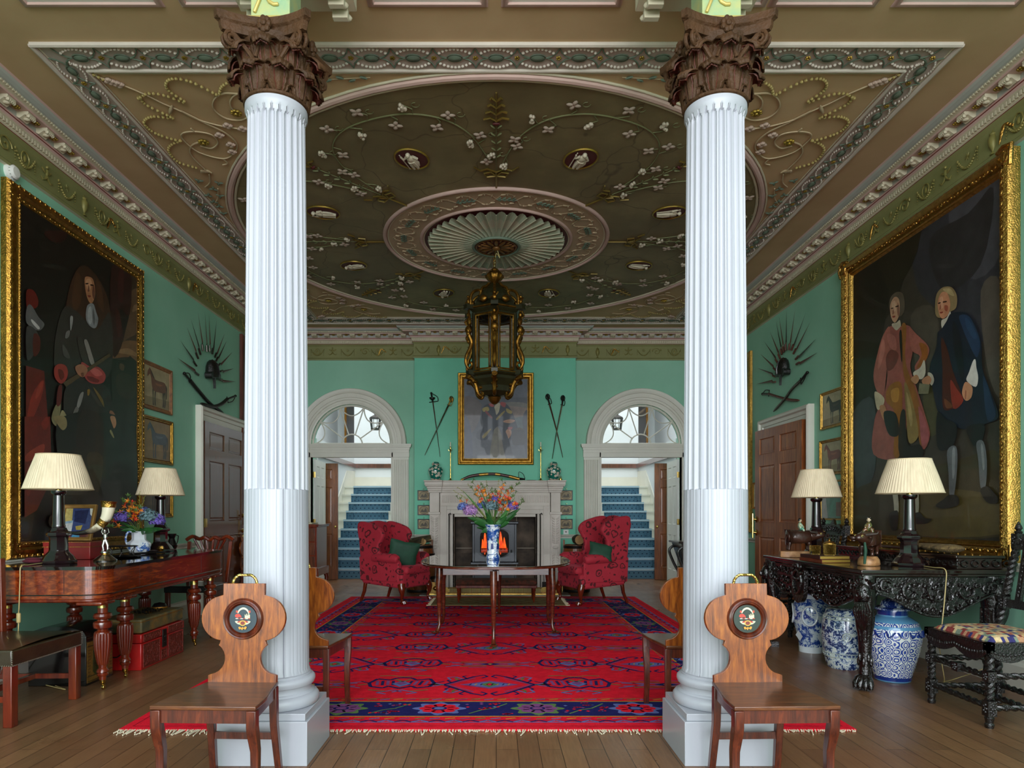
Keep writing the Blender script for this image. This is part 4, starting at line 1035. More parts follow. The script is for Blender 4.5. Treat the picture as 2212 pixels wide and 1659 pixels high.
def flower(M, i):
    if i % 2 == 0:
        pal = (PUR if (i//2) % 2 else BLU, RED)
        pts = [M(.15*(1+.16*cos(8*a))*cos(a), .125*(1+.16*cos(8*a))*sin(a)) for a in TAU[::2]]; rf_(pts, GRN if i % 4 else BLU, 3)
        for q in range(8):
            a = q*pi/4; rf_([M(.085*cos(a)+.045*cos(t)*1.0, .07*sin(a)+.035*sin(t)) for t in TAU[::12]], RED if (i//2) % 2 == 0 else PUR, 4)
        rf_([M(.05*cos(t), .04*sin(t)) for t in TAU[::6]], NAVY, 5); rf_([M(.034*cos(t), .026*sin(t)) for t in TAU[::6]], pal[0], 6)
    else:
        ln_([M(-.12, -.11), M(-.04, -.03), M(.03, .0), (M(.12, .11))], .012, GRN)
        for q in range(16):
            u, v_ = R.uniform(-.14, .14), R.uniform(-.13, .13); s_ = .014
            rf_([M(u-s_, v_), M(u, v_-s_), M(u+s_, v_), M(u, v_+s_)], (RED, RED, PUR, BLU)[q % 4], 4)
            if q % 3 == 0: ln_([M(u-.025, v_), M(u+.025, v_)], .012, RED, 4)
on_side(flower, .30, .405)
def lozenge(cx, cy, s=1, sy_=1):
    """large hooked diamond"""
    g = lambda u, v_: (cx+u*s, cy+v_*sy_)
    for sx in (-1, 1):
        for sy in (-1, 1):
            ln_([g(sx*.46, 0), g(sx*.16, sy*.21)], .026, NAVY, 2); ln_([g(sx*.42, 0), g(sx*.15, sy*.17)], .012, PUR, 3)
            for t in (.25, .5, .75):
                u, v_ = .46-.30*t, .21*t; ln_([g(sx*u, sy*v_), g(sx*(u+.05), sy*(v_+.055)), g(sx*(u+.01), sy*(v_+.075))], .016, NAVY if t != .5 else GRN, 2)
            ln_([g(sx*.46, 0), g(sx*.60, sy*.05)], .016, BLU); ln_([g(sx*.50, 0), g(sx*.62, sy*.0)], .018, NAVY)
            ln_([g(sx*.16, sy*.21), g(sx*.06, sy*.25), g(sx*.02, sy*.21), g(sx*.08, sy*.17)], .018, NAVY)
            ln_([g(sx*.28, sy*.14), g(sx*.36, sy*.2), g(sx*.44, sy*.18), g(sx*.40, sy*.12)], .014, BLU)
    rf_([g(-.30, 0), g(0, -.10), g(.30, 0), g(0, .10)], PUR, 3); rf_([g(-.22, 0), g(0, -.075), g(.22, 0), g(0, .075)], BLU, 4); rf_([g(-.09, 0), g(0, -.065), g(.09, 0), g(0, .065)], GRN, 5); rf_([g(-.04, 0), g(0, -.03), g(.04, 0), g(0, .03)], RED, 6)
    for q in range(8): ln_([g(-.2+.055*q, -.02), g(-.18+.055*q, .02)], .01, YLW if q % 2 else NAVY, 6)
def palm(cx, cy, s=1, sy_=1):
    """outlined crab palmette in navy"""
    g = lambda u, v_: (cx+u*s, cy+v_*sy_)
    out = [(-.34, .02), (-.28, .12), (-.14, .09), (-.08, .14), (0, .15)]
    out = out + [(-a, b2) for a, b2 in reversed(out[:-1])]; out = out + [(.30, -.06), (.17, -.09), (.12, -.05), (0, -.10), (-.12, -.05), (-.17, -.09), (-.30, -.06), (-.34, .02)]
    ln_([g(*p) for p in out], .026, NAVY, 3)
    for sx in (-1, 1):
        for k in range(4): ln_([g(sx*(.08+.055*k), -.03), g(sx*(.10+.055*k), .07)], .022, PUR if k % 2 else NAVY, 4)
        ln_([g(sx*.34, .02), g(sx*.44, .06)], .014, NAVY); ln_([g(sx*.34, 0), g(sx*.44, -.03)], .014, GRN); ln_([g(sx*.12, -.16), g(sx*.30, -.13)], .014, GRN)
        ln_([g(sx*.05, -.14), g(sx*.2, -.19), g(sx*.1, -.22)], .014, BLU); ln_([g(0, .17), g(sx*.15, .2), g(sx*.28, .19)], .014, GRN)
    rf_([g(-.10, 0), g(0, -.07), g(.10, 0), g(0, .07)], BLU, 5); rf_([g(-.06, .01), g(0, -.03), g(.06, .01), g(0, .05)], PUR, 6); ln_([g(-.08, .1), g(0, .05), g(.08, .1)], .018, GRN, 5)
    ln_([g(-.05, -.13), g(.05, -.18)], .018, PUR); ln_([g(.05, -.13), g(-.05, -.18)], .018, BLU)
def scat(cx, cy, s=1, sy_=1):
    g = lambda u, v_: (cx+u*s, cy+v_*sy_)
    for sx in (-1, 1):
        for sy in (-1, 1):
            for k in range(3): ln_([g(sx*.04, sy*(.02+.035*k)), g(sx*(.44-.1*k), sy*(.035+.035*k))], .014, (BLU, GRN, PUR)[k])
            ln_([g(sx*.2, 0), g(sx*.5, sy*.08)], .012, BLU)
    rf_([g(-.12, 0), g(0, -.04), g(.12, 0), g(0, .04)], NAVY, 4); rf_([g(-.03, 0), g(0, -.02), g(.03, 0), g(0, .02)], YLW, 5)
cxr = (RX0+RX1)/2
rows = [4.86+.66*k for k in range(8)]
for k, y in enumerate(rows):
    for x, off in ((cxr, 0), (cxr-1.28, 1), (cxr+1.28, 1)):
        if x != cxr and 0: pass
        (lozenge if (k+off) % 2 == 0 else scat)(x, y, .72, 1.15)
    for x in (cxr-.64, cxr+.64): palm(x, y+.02-.33*0, .70, 1.25); palm(x, y+.33, .60, 1.0) if 0 else None
ro = rug.build('red_rug', RUGM, smooth=False); tag(ro, 'large bright red wool rug with navy border and blue geometric medallions', 'rug')
b_ = MB()
for k in range(420):                                     # knotted fringe
    x = RX0 + (RX1-RX0)*k/420 + R.uniform(-.004, .004); L = R.choice((.012, .02, .025, .03)) + (R.uniform(0, .07) if R.random() < .12 or x < -1.5 or (1.0 < x < 1.3) else 0)
    y = RY0; dx = R.uniform(-.5, .5)*L
    b_.tube([(x, y+.004, .009), (x+dx*.4, y-L*.5, .008), (x+dx, y-L, .005)], .0035, 4)
b_.build('fringe', mat('cream_fringe', '#d9cdb2', .9), ro)['kind'] = 'stuff'
b_ = MB(); b_.c = S('#8c7a55'); b_.box(-.88, .93, 9.02, 9.86, .016, .026)
for k in range(14):
    for j in range(6):
        x, y = -.80+.12*k, 9.08+.13*j; s_ = .05; b_.c = S(('#a08a5c', '#6b4a38', '#7a7050', '#8c3a2c')[(k*3+j*5) % 4]); b_.add([(x, y, .0265), (x+s_, y+.03, .0265), (x+s_*2, y, .0265), (x+s_, y-.0+.07, .0265)], [(0, 1, 2, 3)])
hr = b_.build('hearth_rug', RUGM, smooth=False); tag(hr, 'small fawn patterned hearth rug lying on the red rug before the fender', 'rug')
b_ = MB()
for s in (-1, 1):
    for k in range(40): y = 9.03+.021*k; x = -.88 if s < 0 else .93; b_.tube([(x, y, .02), (x+s*R.uniform(.03, .07), y+R.uniform(-.02, .02), .014)], .004, 4)
b_.build('fringe', mat('cream_fringe_small', '#cdbf9f', .9), hr)['kind'] = 'stuff'
# ================================================================ hall chairs
def mirror(pts): return pts + [(-x, y) for x, y in reversed(pts)]
def arc(cx, cy, rx, ry, a0, a1, n): return [(cx+rx*cos(rad(a0+(a1-a0)*i/n)), cy+ry*sin(rad(a0+(a1-a0)*i/n))) for i in range(n+1)]
def hall_chair(label, loc, rz, bg, med=True, front=True):
    r = thing('hall_chair', label, 'chair', loc, rz, 'mahogany hall chairs with shaped backs around the columns')
    H = .45; fr = -.21; bk = .20
    # back board, local x / z, thickness along y, gently raked
    half = [(.165, 0), (.165, .035)] + arc(.16, .115, .075, .075, 275, 125, 10)[1:] + [(.112, .185), (.108, .20)] + arc(.095, .305, .108, .107, -80, 78, 14) + [(.10, .415), (.10, .47)]
    poly = mirror(half)
    b_ = MB(T(0, bk, H-.003) @ RX(rad(-3)) @ Matrix(((1, 0, 0, 0), (0, 0, -1, 0), (0, 1, 0, 0), (0, 0, 0, 1))))
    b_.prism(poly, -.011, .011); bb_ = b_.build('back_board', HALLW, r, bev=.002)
    Mb = b_.T
    if med:
        b_ = MB(Mb @ T(0, .302, .011)); b_.lathe([(.0695, 0), (.0705, .004), (.074, .010), (.079, .006), (.083, .011), (.089, .007), (.094, .010), (.098, .002), (.099, -.001)], 40, cap=False); b_.lathe([(.0695, .0), (.0685, .006), (.066, .002)], 40, cap=False); b_.build('carved_ring', HALLD, bb_)
        b_ = MB(Mb @ T(0, .302, .0118)); q = 0
        def sh(col, pts, sm=True):
            nonlocal q
            q += 1; b_.flat(cat(pts, 4) if sm else pts, .0003*q, col)
        sh(bg, arc(0, 0, .068, .068, 0, 354, 60), False)
        k_ = .001
        def P_(l): return [(x*k_, y*k_) for x, y in l]
        sh('#d9cfae', [(.036*cos(rad(a))*r_, -.002+.056*sin(rad(a))*r_) for r_, seq_ in ((1, range(35, 146, 10)), (.84, range(145, 34, -10))) for a in seq_], False)
        for s in (-1, 1): sh('#b5452f', P_([(s*24, 36), (s*34, 41), (s*36, 30), (s*28, 27)]), False)
        sh('#b3382c', P_([(-40, 14), (-34, 22), (-20, 23), (-10, 15), (-8, 6), (-11, 2), (-13, 8), (-24, 6), (-27, 1), (-30, 6), (-37, 8)]))
        sh('#d6caa2', P_([(8, 3), (8, 20), (12, 20), (12, 15), (16, 15), (16, 24), (20, 24), (20, 16), (25, 16), (25, 28), (29, 28), (29, 18), (33, 20), (33, 3)]), False)
        for x in (-36, -24, -12, 0, 12, 24): sh('#d8d2bd' if (x//12) % 2 else '#a83226', P_([(x, -1), (x+12, -1), (x+12, 2.5), (x, 2.5)]), False)
        for s in (-1, 1):
            sh('#b9b7a0', P_([(s*12, -18), (s*24, -10), (s*38, -12), (s*32, -20), (s*22, -26), (s*10, -27)])); sh('#a8332a', P_([(s*6, -9), (s*16, -9), (s*28, -16), (s*16, -18)]))
        sh('#cfa544', arc(0, -20*k_, .016, .013, 0, 345, 20), False); sh('#7b2a22', arc(0, -20*k_, .011, .009, 0, 345, 20), False)
        sh('#c98a2a', P_([(-20, -40), (-12, -37), (-6, -42), (0, -38), (6, -42), (12, -36), (20, -39), (14, -50), (4, -46), (-2, -53), (-8, -47), (-15, -50)]))
        b_.build('painted_crest', attr('painted_crest_oil', .35, .1, 40, coat=.4) if 'painted_crest_oil' not in bpy.data.materials else bpy.data.materials['painted_crest_oil'], bb_, smooth=False)
    # twisted brass carrying handle
    b_ = MB(Mb)
    P_ = [(-.058*cos(t)*1.0, .468+.042*min(1, abs(sin(t))*1.15)) for t in [pi*i/30 for i in range(31)]]
    for ph in (0, pi*.67, pi*1.33): b_.tube([(x, y+.003*sin(i*1.3+ph), .003*cos(i*1.3+ph)) for i, (x, y) in enumerate(cat(P_, 3, False)) ], .0042, 6) if False else None
    Q = cat(P_, 4, False)
    for ph in (0, pi*.667, pi*1.333):
        pts = []
        for i, (x, y) in enumerate(Q):
            a, b2 = Q[max(0, i-1)], Q[min(len(Q)-1, i+1)]; dx, dy = b2[0]-a[0], b2[1]-a[1]; L = math.hypot(dx, dy); nx, ny = -dy/L, dx/L
            t = i*.42+ph; pts.append((x+nx*.0035*cos(t), y+ny*.0035*cos(t), .0035*sin(t)))
        b_.tube(pts, .0038, 6)
    b_.build('rope_handle', BRASS, r)
    # seat: trapezoid with bowed sides
    sp_ = [(-.225, fr), (.225, fr)] + [tuple(p) for p in cat([(.225, fr), (.214, -.06), (.185, .09), (.165, bk+.02)], 5, False)[1:]] + [tuple((-x, y)) for x, y in reversed(cat([(.225, fr), (.214, -.06), (.185, .09), (.165, bk+.02)], 5, False)[1:])]
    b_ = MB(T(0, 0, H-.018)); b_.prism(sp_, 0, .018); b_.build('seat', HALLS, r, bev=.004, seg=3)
    b_ = MB(); b_.box(-.20, .20, fr+.012, fr+.032, H-.075, H-.018); b_.box(-.15, .15, bk-.015, bk+.005, H-.075, H-.018)
    for s in (-1, 1): b_.prism([(s*(.205), fr+.02), (s*.188, fr+.02), (s*.145, bk-.01), (s*.160, bk-.01)], H-.075, H-.018)
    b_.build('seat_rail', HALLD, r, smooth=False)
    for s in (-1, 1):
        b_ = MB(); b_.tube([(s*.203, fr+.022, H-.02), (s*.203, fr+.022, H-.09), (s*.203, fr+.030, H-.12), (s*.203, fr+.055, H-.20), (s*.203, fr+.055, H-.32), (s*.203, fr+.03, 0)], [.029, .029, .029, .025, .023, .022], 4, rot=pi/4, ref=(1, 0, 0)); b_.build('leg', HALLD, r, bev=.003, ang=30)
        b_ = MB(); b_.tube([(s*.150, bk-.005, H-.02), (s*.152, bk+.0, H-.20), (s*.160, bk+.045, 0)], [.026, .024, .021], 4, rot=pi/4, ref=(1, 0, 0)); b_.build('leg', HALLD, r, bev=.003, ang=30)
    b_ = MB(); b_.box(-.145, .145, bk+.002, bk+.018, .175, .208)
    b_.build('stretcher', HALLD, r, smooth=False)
    return r
hall_chair('hall chair with red boar crest standing before the left white column', (-1.215, 3.0, 0), rad(-2), '#22313d')
hall_chair('hall chair with red boar crest standing before the right white column', (1.205, 3.0, 0), rad(2), '#1c2820')
hall_chair('hall chair seen from behind, set back to the left white column', (-1.168, 4.20, .016), rad(181), '#22313d', False)
hall_chair('hall chair seen from behind, set back to the right white column', (1.178, 4.20, .016), rad(179), '#22313d', False)
c5 = hall_chair('dark balloon-backed hall chair against the left wall past the door', (-3.42, 9.72, 0), rad(90), '#22313d', False)
# ================================================================ drop-leaf table and the vase of flowers
TM = wood('polished_table_mahogany', '#35120a', '#5e2614', '#7d3a1e', (1, 6, 6), 5, .15, .7)
tb = thing('gateleg_table', 'oval mahogany drop-leaf table on six pad-footed legs, in the middle of the rug', 'table', (-.005, 7.27, .0135))
def sup(a, b2, n, N=72): return [(a*abs(cos(t))**(2/n)*(1 if cos(t) >= 0 else -1), b2*abs(sin(t))**(2/n)*(1 if sin(t) >= 0 else -1)) for t in [2*pi*i/N for i in range(N)]]
b_ = MB(); lv = [(sup(.77, 1.10, 2.7), .722), (sup(.785, 1.115, 2.7), .728), (sup(.785, 1.115, 2.7), .738), (sup(.775, 1.105, 2.7), .745)]
for j in range(3): b_.add([(*p, lv[j][1]) for p in lv[j][0]]+[(*p, lv[j+1][1]) for p in lv[j+1][0]], [(i, (i+1) % 72, 72+(i+1) % 72, 72+i) for i in range(72)])
b_.flat(lv[0][0], .722); b_.flat(lv[3][0], .745); b_.build('tabletop', TM, tb)
m = bpy.data.materials.new('glass_table_cover'); m.use_nodes = True; nt = m.node_tree; bb = nt.nodes['Principled BSDF']; bb.inputs['Base Color'].default_value = S('#30201a'); bb.inputs['Roughness'].default_value = .015; bb.inputs['Specular IOR Level'].default_value = .9; bb.inputs['Coat Weight'].default_value = 1; bb.inputs['Coat IOR'].default_value = 1.6; bb.inputs['Coat Roughness'].default_value = .01
b_ = MB(); p = sup(.78, 1.11, 2.7); b_.prism(p, .7455, .7515); b_.build('glass_cover', m, tb, smooth=False)
b_ = MB(); b_.box(-.57, .57, -.30, -.275, .60, .722); b_.box(-.57, .57, .275, .30, .60, .722); b_.box(-.57, -.545, -.3, .3, .60, .722); b_.box(.545, .57, -.3, .3, .60, .722); b_.box(-.03, .03, -.93, -.3, .60, .70); b_.box(-.03, .03, .3, .93, .60, .70)
b_.build('apron', TM, tb, bev=.003)
def cab(x, y, dx, dy, h=.70):
    b_ = MB(); b_.tube([(x, y, h), (x, y, h-.10), (x+dx*.012, y+dy*.012, h-.22), (x+dx*.004, y+dy*.004, .25), (x, y, .09), (x+dx*.012, y+dy*.012, .05), (x+dx*.035, y+dy*.035, .016)], [.034, .036, .031, .022, .0165, .019, .024], 12)
    b_.ell((x+dx*.045, y+dy*.045, .012), (.040, .040, .0135), 12, 6)
    for t in (-1, 0, 1): b_.ell((x+dx*.075-dy*t*.018, y+dy*.075+dx*t*.018, .012), (.016, .016, .011), 8, 5)
    return b_
for (x, y, dx, dy) in ((-.585, -.29, -.7, -.7), (.585, -.29, .7, -.7), (-.585, .27, -.7, .7), (.585, .27, .7, .7), (-.02, -.98, 0, -1), (.04, .98, 0, 1)):
    cab(x, y, dx, dy).build('leg', TM, tb)
def bluewhite(name, sc1=30, thr=.5, blue='#1d3f86', white='#dfe3e6', sc2=9, rough=.12, col3=None, var2=.0):
    m, nt, b = nodes(name); v = coord(nt); n1 = noise(nt, v, sc1, 4, .6, 1.2); n2 = noise(nt, v, sc2, 2, .5, .6)
    n = nt.nodes.new('ShaderNodeMath'); n.operation = 'ADD'; link(nt, n1, n.inputs[0]); link(nt, n2, n.inputs[1])
    c = ramp(nt, n.outputs[0], [(thr*2/2-.03+.0, S(white)), (thr+.0, S('#7f9ac4')), (thr+.035, S(blue))])
    # ramp works on 0..1; halve the sum
    h = nt.nodes.new('ShaderNodeMath'); h.operation = 'MULTIPLY'; h.inputs[1].default_value = .5; link(nt, n.outputs[0], h.inputs[0])
    for l in list(nt.links):
        if l.to_node.type == 'VALTORGB': nt.links.remove(l)
    for nd in nt.nodes:
        if nd.type == 'VALTORGB': link(nt, h.outputs[0], nd.inputs[0])
    link(nt, c, b.inputs['Base Color']); b.inputs['Roughness'].default_value = rough; b.inputs['Coat Weight'].default_value = .6; return m
PORC = mat('white_porcelain', '#dfe2e8', .12, coat=.6)
BLUEP = mat('cobalt_blue_glaze', '#1c3580', .12, coat=.6, var=.3, vs=30)
BW1 = bluewhite('delft_vase_glaze', 26, .5, '#2450a0', '#e6e9f0', 8)
vs = thing('tall_vase', 'tall blue and white porcelain beaker vase on the glass-topped table', 'vase', (-.035, 7.17, .765))
b_ = MB(); prv = [(.070, 0), (.074, .004), (.072, .03), (.063, .06), (.061, .12), (.062, .22), (.066, .29), (.078, .345), (.088, .365), (.092, .372), (.088, .372), (.074, .345), (.06, .3)]
b_.lathe(prv, 8*6, rf=lambda a, z: 1+.02*abs(cos(a*4))); b_.build('body', BW1, vs)
b_ = MB()
for z, r in ((.012, .0755), (.052, .067), (.30, .0695), (.352, .083)): b_.lathe([(r-.002, z-.003), (r+.0008, z), (r-.002, z+.003)], 48)
for k in range(6):
    a = k*1.047+.4; M_ = RZ(a) @ T(.0625, 0, .17) @ RY(pi/2) @ RZ(pi/2)
    b_.T = M_; b_.prism([(-.016, -.06), (.016, -.06), (.012, -.01), (.018, .0), (-.018, .0), (-.012, -.01)], -.003, .003); b_.ell((0, .05, 0), (.014, .02, .003), 8, 4); b_.tube([(0, 0, .002), (.01, .02, .002), (-.006, .035, .002), (0, .06, .002)], .0025, 4)
b_.T = Matrix(); b_.build('painted_bands', BLUEP, vs)
LEAFD = mat('dark_green_leaf', '#1f4a22', .45, var=.4, vs=20, col2='#2f6a2c'); LEAFL = mat('mid_green_leaf', '#3f7a34', .5, var=.3, vs=20)
STEMG = mat('green_stem', '#4d6a2a', .6); ORANGE = mat('orange_petal', '#e8701c', .55, vs=60, col2='#f2a01f'); VERM = mat('vermilion_petal', '#dc3a1c', .55)
HYD = {'violet': mat('violet_floret', '#8d76cf', .8, vs=45, col2='#4a3a9c'), 'pink': mat('mauve_pink_floret', '#cf9ccb', .8, vs=45, col2='#7450a0'), 'blue': mat('blue_floret', '#8296d0', .8, vs=45, col2='#34489c'), 'slate': mat('slate_green_floret', '#7f9aa6', .8, vs=45, col2='#34544c')}
def leafb(b_, base, tip, wd, up=.25, fold=.25):
    P0, P1 = Vector(base), Vector(tip); d = P1-P0; L = d.length; side = d.cross(Vector((.3, 1, .25)))
    if side.length < 1e-4: side = Vector((1, 0, 0))
    side.normalize(); n = side.cross(d).normalized()
    def fn(u, v):
        s_ = (u-.5)*2; w_ = wd*sin(pi*min(1, v*.96+.02))**.75*(1-.35*v)
        return P0 + d*v + n*(up*L*sin(pi*v)*.5) + side*s_*w_ + n*abs(s_)*w_*fold
    b_.grid(fn, 4, 7)
def hydra(root, c, r, kind):
    b_ = MB(); 
    for i in range(int(150*(r/.06)**1.3)):
        z = R.uniform(-.55, 1); a = R.uniform(0, 2*pi); q = math.sqrt(max(0, 1-z*z)); rr = r*R.uniform(.86, 1.16)
        p = Vector((q*cos(a), q*sin(a), z)); n = p.normalized(); t = n.orthogonal().normalized(); t = Matrix.Rotation(R.uniform(0, 6), 3, n) @ t; u = n.cross(t)
        o = Vector(c) + Vector((p.x*rr, p.y*rr, p.z*rr*.85)); s_ = .0125
        for k in range(4):
            d = t*cos(k*pi/2)+u*sin(k*pi/2); e = t*cos(k*pi/2+pi/4)+u*sin(k*pi/2+pi/4); f_ = t*cos(k*pi/2-pi/4)+u*sin(k*pi/2-pi/4)
            b_.add([tuple(o), tuple(o+f_*s_*.62+n*.002), tuple(o+d*s_+n*.004), tuple(o+e*s_*.62+n*.002)], [(0, 1, 2, 3)])
    b_.ell(c, (r*.7, r*.7, r*.58), 12, 8); b_.build('hydrangea_head', HYD[kind], root, smooth=False)
def croc(root, base, tip, n, mats=(0,)):
    """arching crocosmia spray"""
    P0, P1 = Vector(base), Vector(tip); pts = []
    mid = (P0+P1)/2 + Vector((0, 0, (P1-P0).length*.16))
    for i in range(13): t = i/12; pts.append(P0*(1-t)**2 + mid*2*t*(1-t) + P1*t*t)
    b_ = MB(); b_.m = 0; b_.tube([tuple(p) for p in pts], [.0024*(1-.5*i/12) for i in range(13)], 5)
    for k in range(n):
        t = 1 - k*.06; i = int(t*12); p = pts[i]; sg = 1 if k % 2 else -1
        d = Vector((R.uniform(-1, 1), R.uniform(-1, .4), R.uniform(.1, 1))).normalized(); L = R.uniform(.022, .036)
        q = p + d*L; b_.m = 0 if k < 2 else R.choice((1, 1, 2)); b_.tube([tuple(p), tuple(p+d*L*.6), tuple(q)], [.0018, .0035, .005], 5)
        tt = d.orthogonal().normalized(); uu = d.cross(tt)
        for j in range(5):
            e = tt*cos(j*1.257)+uu*sin(j*1.257); f_ = tt*cos(j*1.257+.5)+uu*sin(j*1.257+.5); g = tt*cos(j*1.257-.5)+uu*sin(j*1.257-.5)
            b_.add([tuple(q), tuple(q+g*.012+d*.006), tuple(q+e*.028+d*.014), tuple(q+f_*.012+d*.006)], [(0, 1, 2, 3)])
    b_.build('crocosmia_spray', [STEMG, ORANGE, VERM], root, smooth=False)
bq = thing('flower_bouquet', 'loose bouquet of orange crocosmia, purple hydrangeas and leaves in the tall vase', 'flowers', (-.035, 7.17, 1.10))
def V(px, py, dy=0): x, z = PB(px, py, 7.17+dy); return (x+.035, dy, z-1.10)
for (px, py, dy, r, k) in ((1016, 1104, -.05, .072, 'pink'), (1001, 1096, .03, .056, 'blue'), (1063, 1093, -.05, .072, 'slate'), (1068, 1080, .05, .05, 'violet'), (1108, 1094, -.03, .055, 'violet'), (1092, 1085, .04, .05, 'slate'), (1040, 1092, .08, .05, 'blue')):
    p = V(px, py, dy); hydra(bq, p, r, k)
b_ = MB()
for (px, py, dy, r, k) in ((1016, 1104, -.05, 0, 0), (1001, 1096, .03, 0, 0), (1063, 1093, -.05, 0, 0), (1108, 1094, -.03, 0, 0), (1092, 1085, .04, 0, 0)): b_.tube([(0, 0, -.05), V((px+1066)/2, 1125, dy*.5), V(px, py, dy)], .004, 6)
b_.build('stems', STEMG, bq)
b_ = MB()
for (px, py, dy, wd) in ((1024, 1128, -.1, .045), (1010, 1118, .0, .035), (1040, 1150, -.06, .03), (1030, 1140, .05, .035), (1100, 1128, -.06, .035), (1116, 1110, .05, .035), (1124, 1098, 0, .03), (1078, 1135, -.08, .03), (1050, 1120, -.1, .035), (1096, 1115, -.08, .03), (1048, 1105, -.06, .03)):
    leafb(b_, (0, dy*.3, .0), V(px, py, dy), wd*1.25)
b_.build('leaves', LEAFD, bq, sol=.001)
b_ = MB()
for (px, py, dy, wd) in ((1035, 1052, 0, .010), (1000, 1060, .02, .012), (1045, 1048, .03, .010), (1085, 1055, .02, .012), (1112, 1075, -.04, .014), (1105, 1095, -.08, .02), (1080, 1182, -.09, .010), (1038, 1085, -.06, .016), (1098, 1105, .06, .015), (1070, 1060, .05, .01)):
    leafb(b_, (R.uniform(-.02, .02), dy*.2, 0), V(px, py, dy), wd, .12)
b_.build('blade_leaves', LEAFL, bq, sol=.001)
for (px, py, n) in ((1020, 1040, 6), (1022, 1058, 7), (1047, 1055, 8), (1058, 1060, 7), (1086, 1040, 6), (1095, 1058, 8), (1108, 1055, 9), (1117, 1046, 6), (1075, 1062, 7), (1132, 1082, 9), (1124, 1090, 7), (990, 1078, 4), (1036, 1050, 6), (1100, 1078, 9), (1062, 1074, 6), (1030, 1072, 5), (1112, 1068, 8), (1088, 1090, 8), (1018, 1090, 3)):
    croc(bq, (R.uniform(-.03, .03), R.uniform(-.03, .03), 0), V(px, py, R.uniform(-.14, .08)), n)
b_ = MB()
for (px, py) in ((980, 1060), (988, 1052), (1050, 1038), (1078, 1036), (995, 1068), (1010, 1045)):
    tp = V(px, py, R.uniform(-.05, .08)); pts = cat([(0, 0, 0), tuple((Vector(tp)*.5+Vector((0, 0, .05)))), tp], 6, False); b_.tube(pts, .0018, 4)
    for p in pts[4:]:
        for t in range(3): b_.ell((p[0]+R.uniform(-.01, .01), p[1]+R.uniform(-.01, .01), p[2]+R.uniform(-.008, .008)), .0035, 5, 3)
b_.build('seed_sprays', mat('olive_seed_head', '#8a8a3a', .7), bq)
# ================================================================ wing armchairs
m, nt, bb = nodes('crimson_damask_velvet'); v = coord(nt)
nz = nt.nodes.new('ShaderNodeTexNoise'); link(nt, v, nz.inputs[0]); nz.inputs['Scale'].default_value = 7; nz.inputs['Detail'].default_value = 2
mx = nt.nodes.new('ShaderNodeMix'); mx.data_type = 'VECTOR'; mx.inputs[0].default_value = .12; link(nt, v, mx.inputs[4]); link(nt, nz.outputs['Color'], mx.inputs[5])
vo = nt.nodes.new('ShaderNodeTexVoronoi'); vo.inputs['Scale'].default_value = 6.5; link(nt, mx.outputs[1], vo.inputs[0])
wv = mth('SINE', mth('MULTIPLY', vo.outputs['Distance'], 42)) if False else None
def mth2(nt, op, a, b=None):
    n = nt.nodes.new('ShaderNodeMath'); n.operation = op
    for i, v_ in enumerate((a, b)):
        if v_ is None: continue
        if hasattr(v_, 'links'): link(nt, v_, n.inputs[i])
        else: n.inputs[i].default_value = v_
    return n.outputs[0]
d_ = vo.outputs['Distance']
petal = mth2(nt, 'GREATER_THAN', mth2(nt, 'SINE', mth2(nt, 'MULTIPLY', d_, 30)), .05); inside = mth2(nt, 'LESS_THAN', d_, .42)
vo2 = nt.nodes.new('ShaderNodeTexVoronoi'); vo2.inputs['Scale'].default_value = 17; link(nt, mx.outputs[1], vo2.inputs[0])
leafm = mth2(nt, 'MULTIPLY', mth2(nt, 'LESS_THAN', vo2.outputs['Distance'], .3), mth2(nt, 'GREATER_THAN', d_, .46))
fac = mth2(nt, 'MAXIMUM', mth2(nt, 'MULTIPLY', petal, inside), leafm)
link(nt, mix(nt, mth2(nt, 'MULTIPLY', fac, .95), mix(nt, noise(nt, v, 5, 3), S('#9a1728'), S('#b5283a')), S('#45080f')), bb.inputs['Base Color']); bb.inputs['Roughness'].default_value = .75
bb.inputs['Sheen Weight'].default_value = .35; bb.inputs['Sheen Tint'].default_value = S('#e05a70')
bumpn(nt, bb, fac, .25, .004); DAMASK = m
GVEL = mat('dark_green_velvet', '#1d4a35', .7, var=.35, vs=12)
def ribbon(b_, poly, path_fn, n): pass
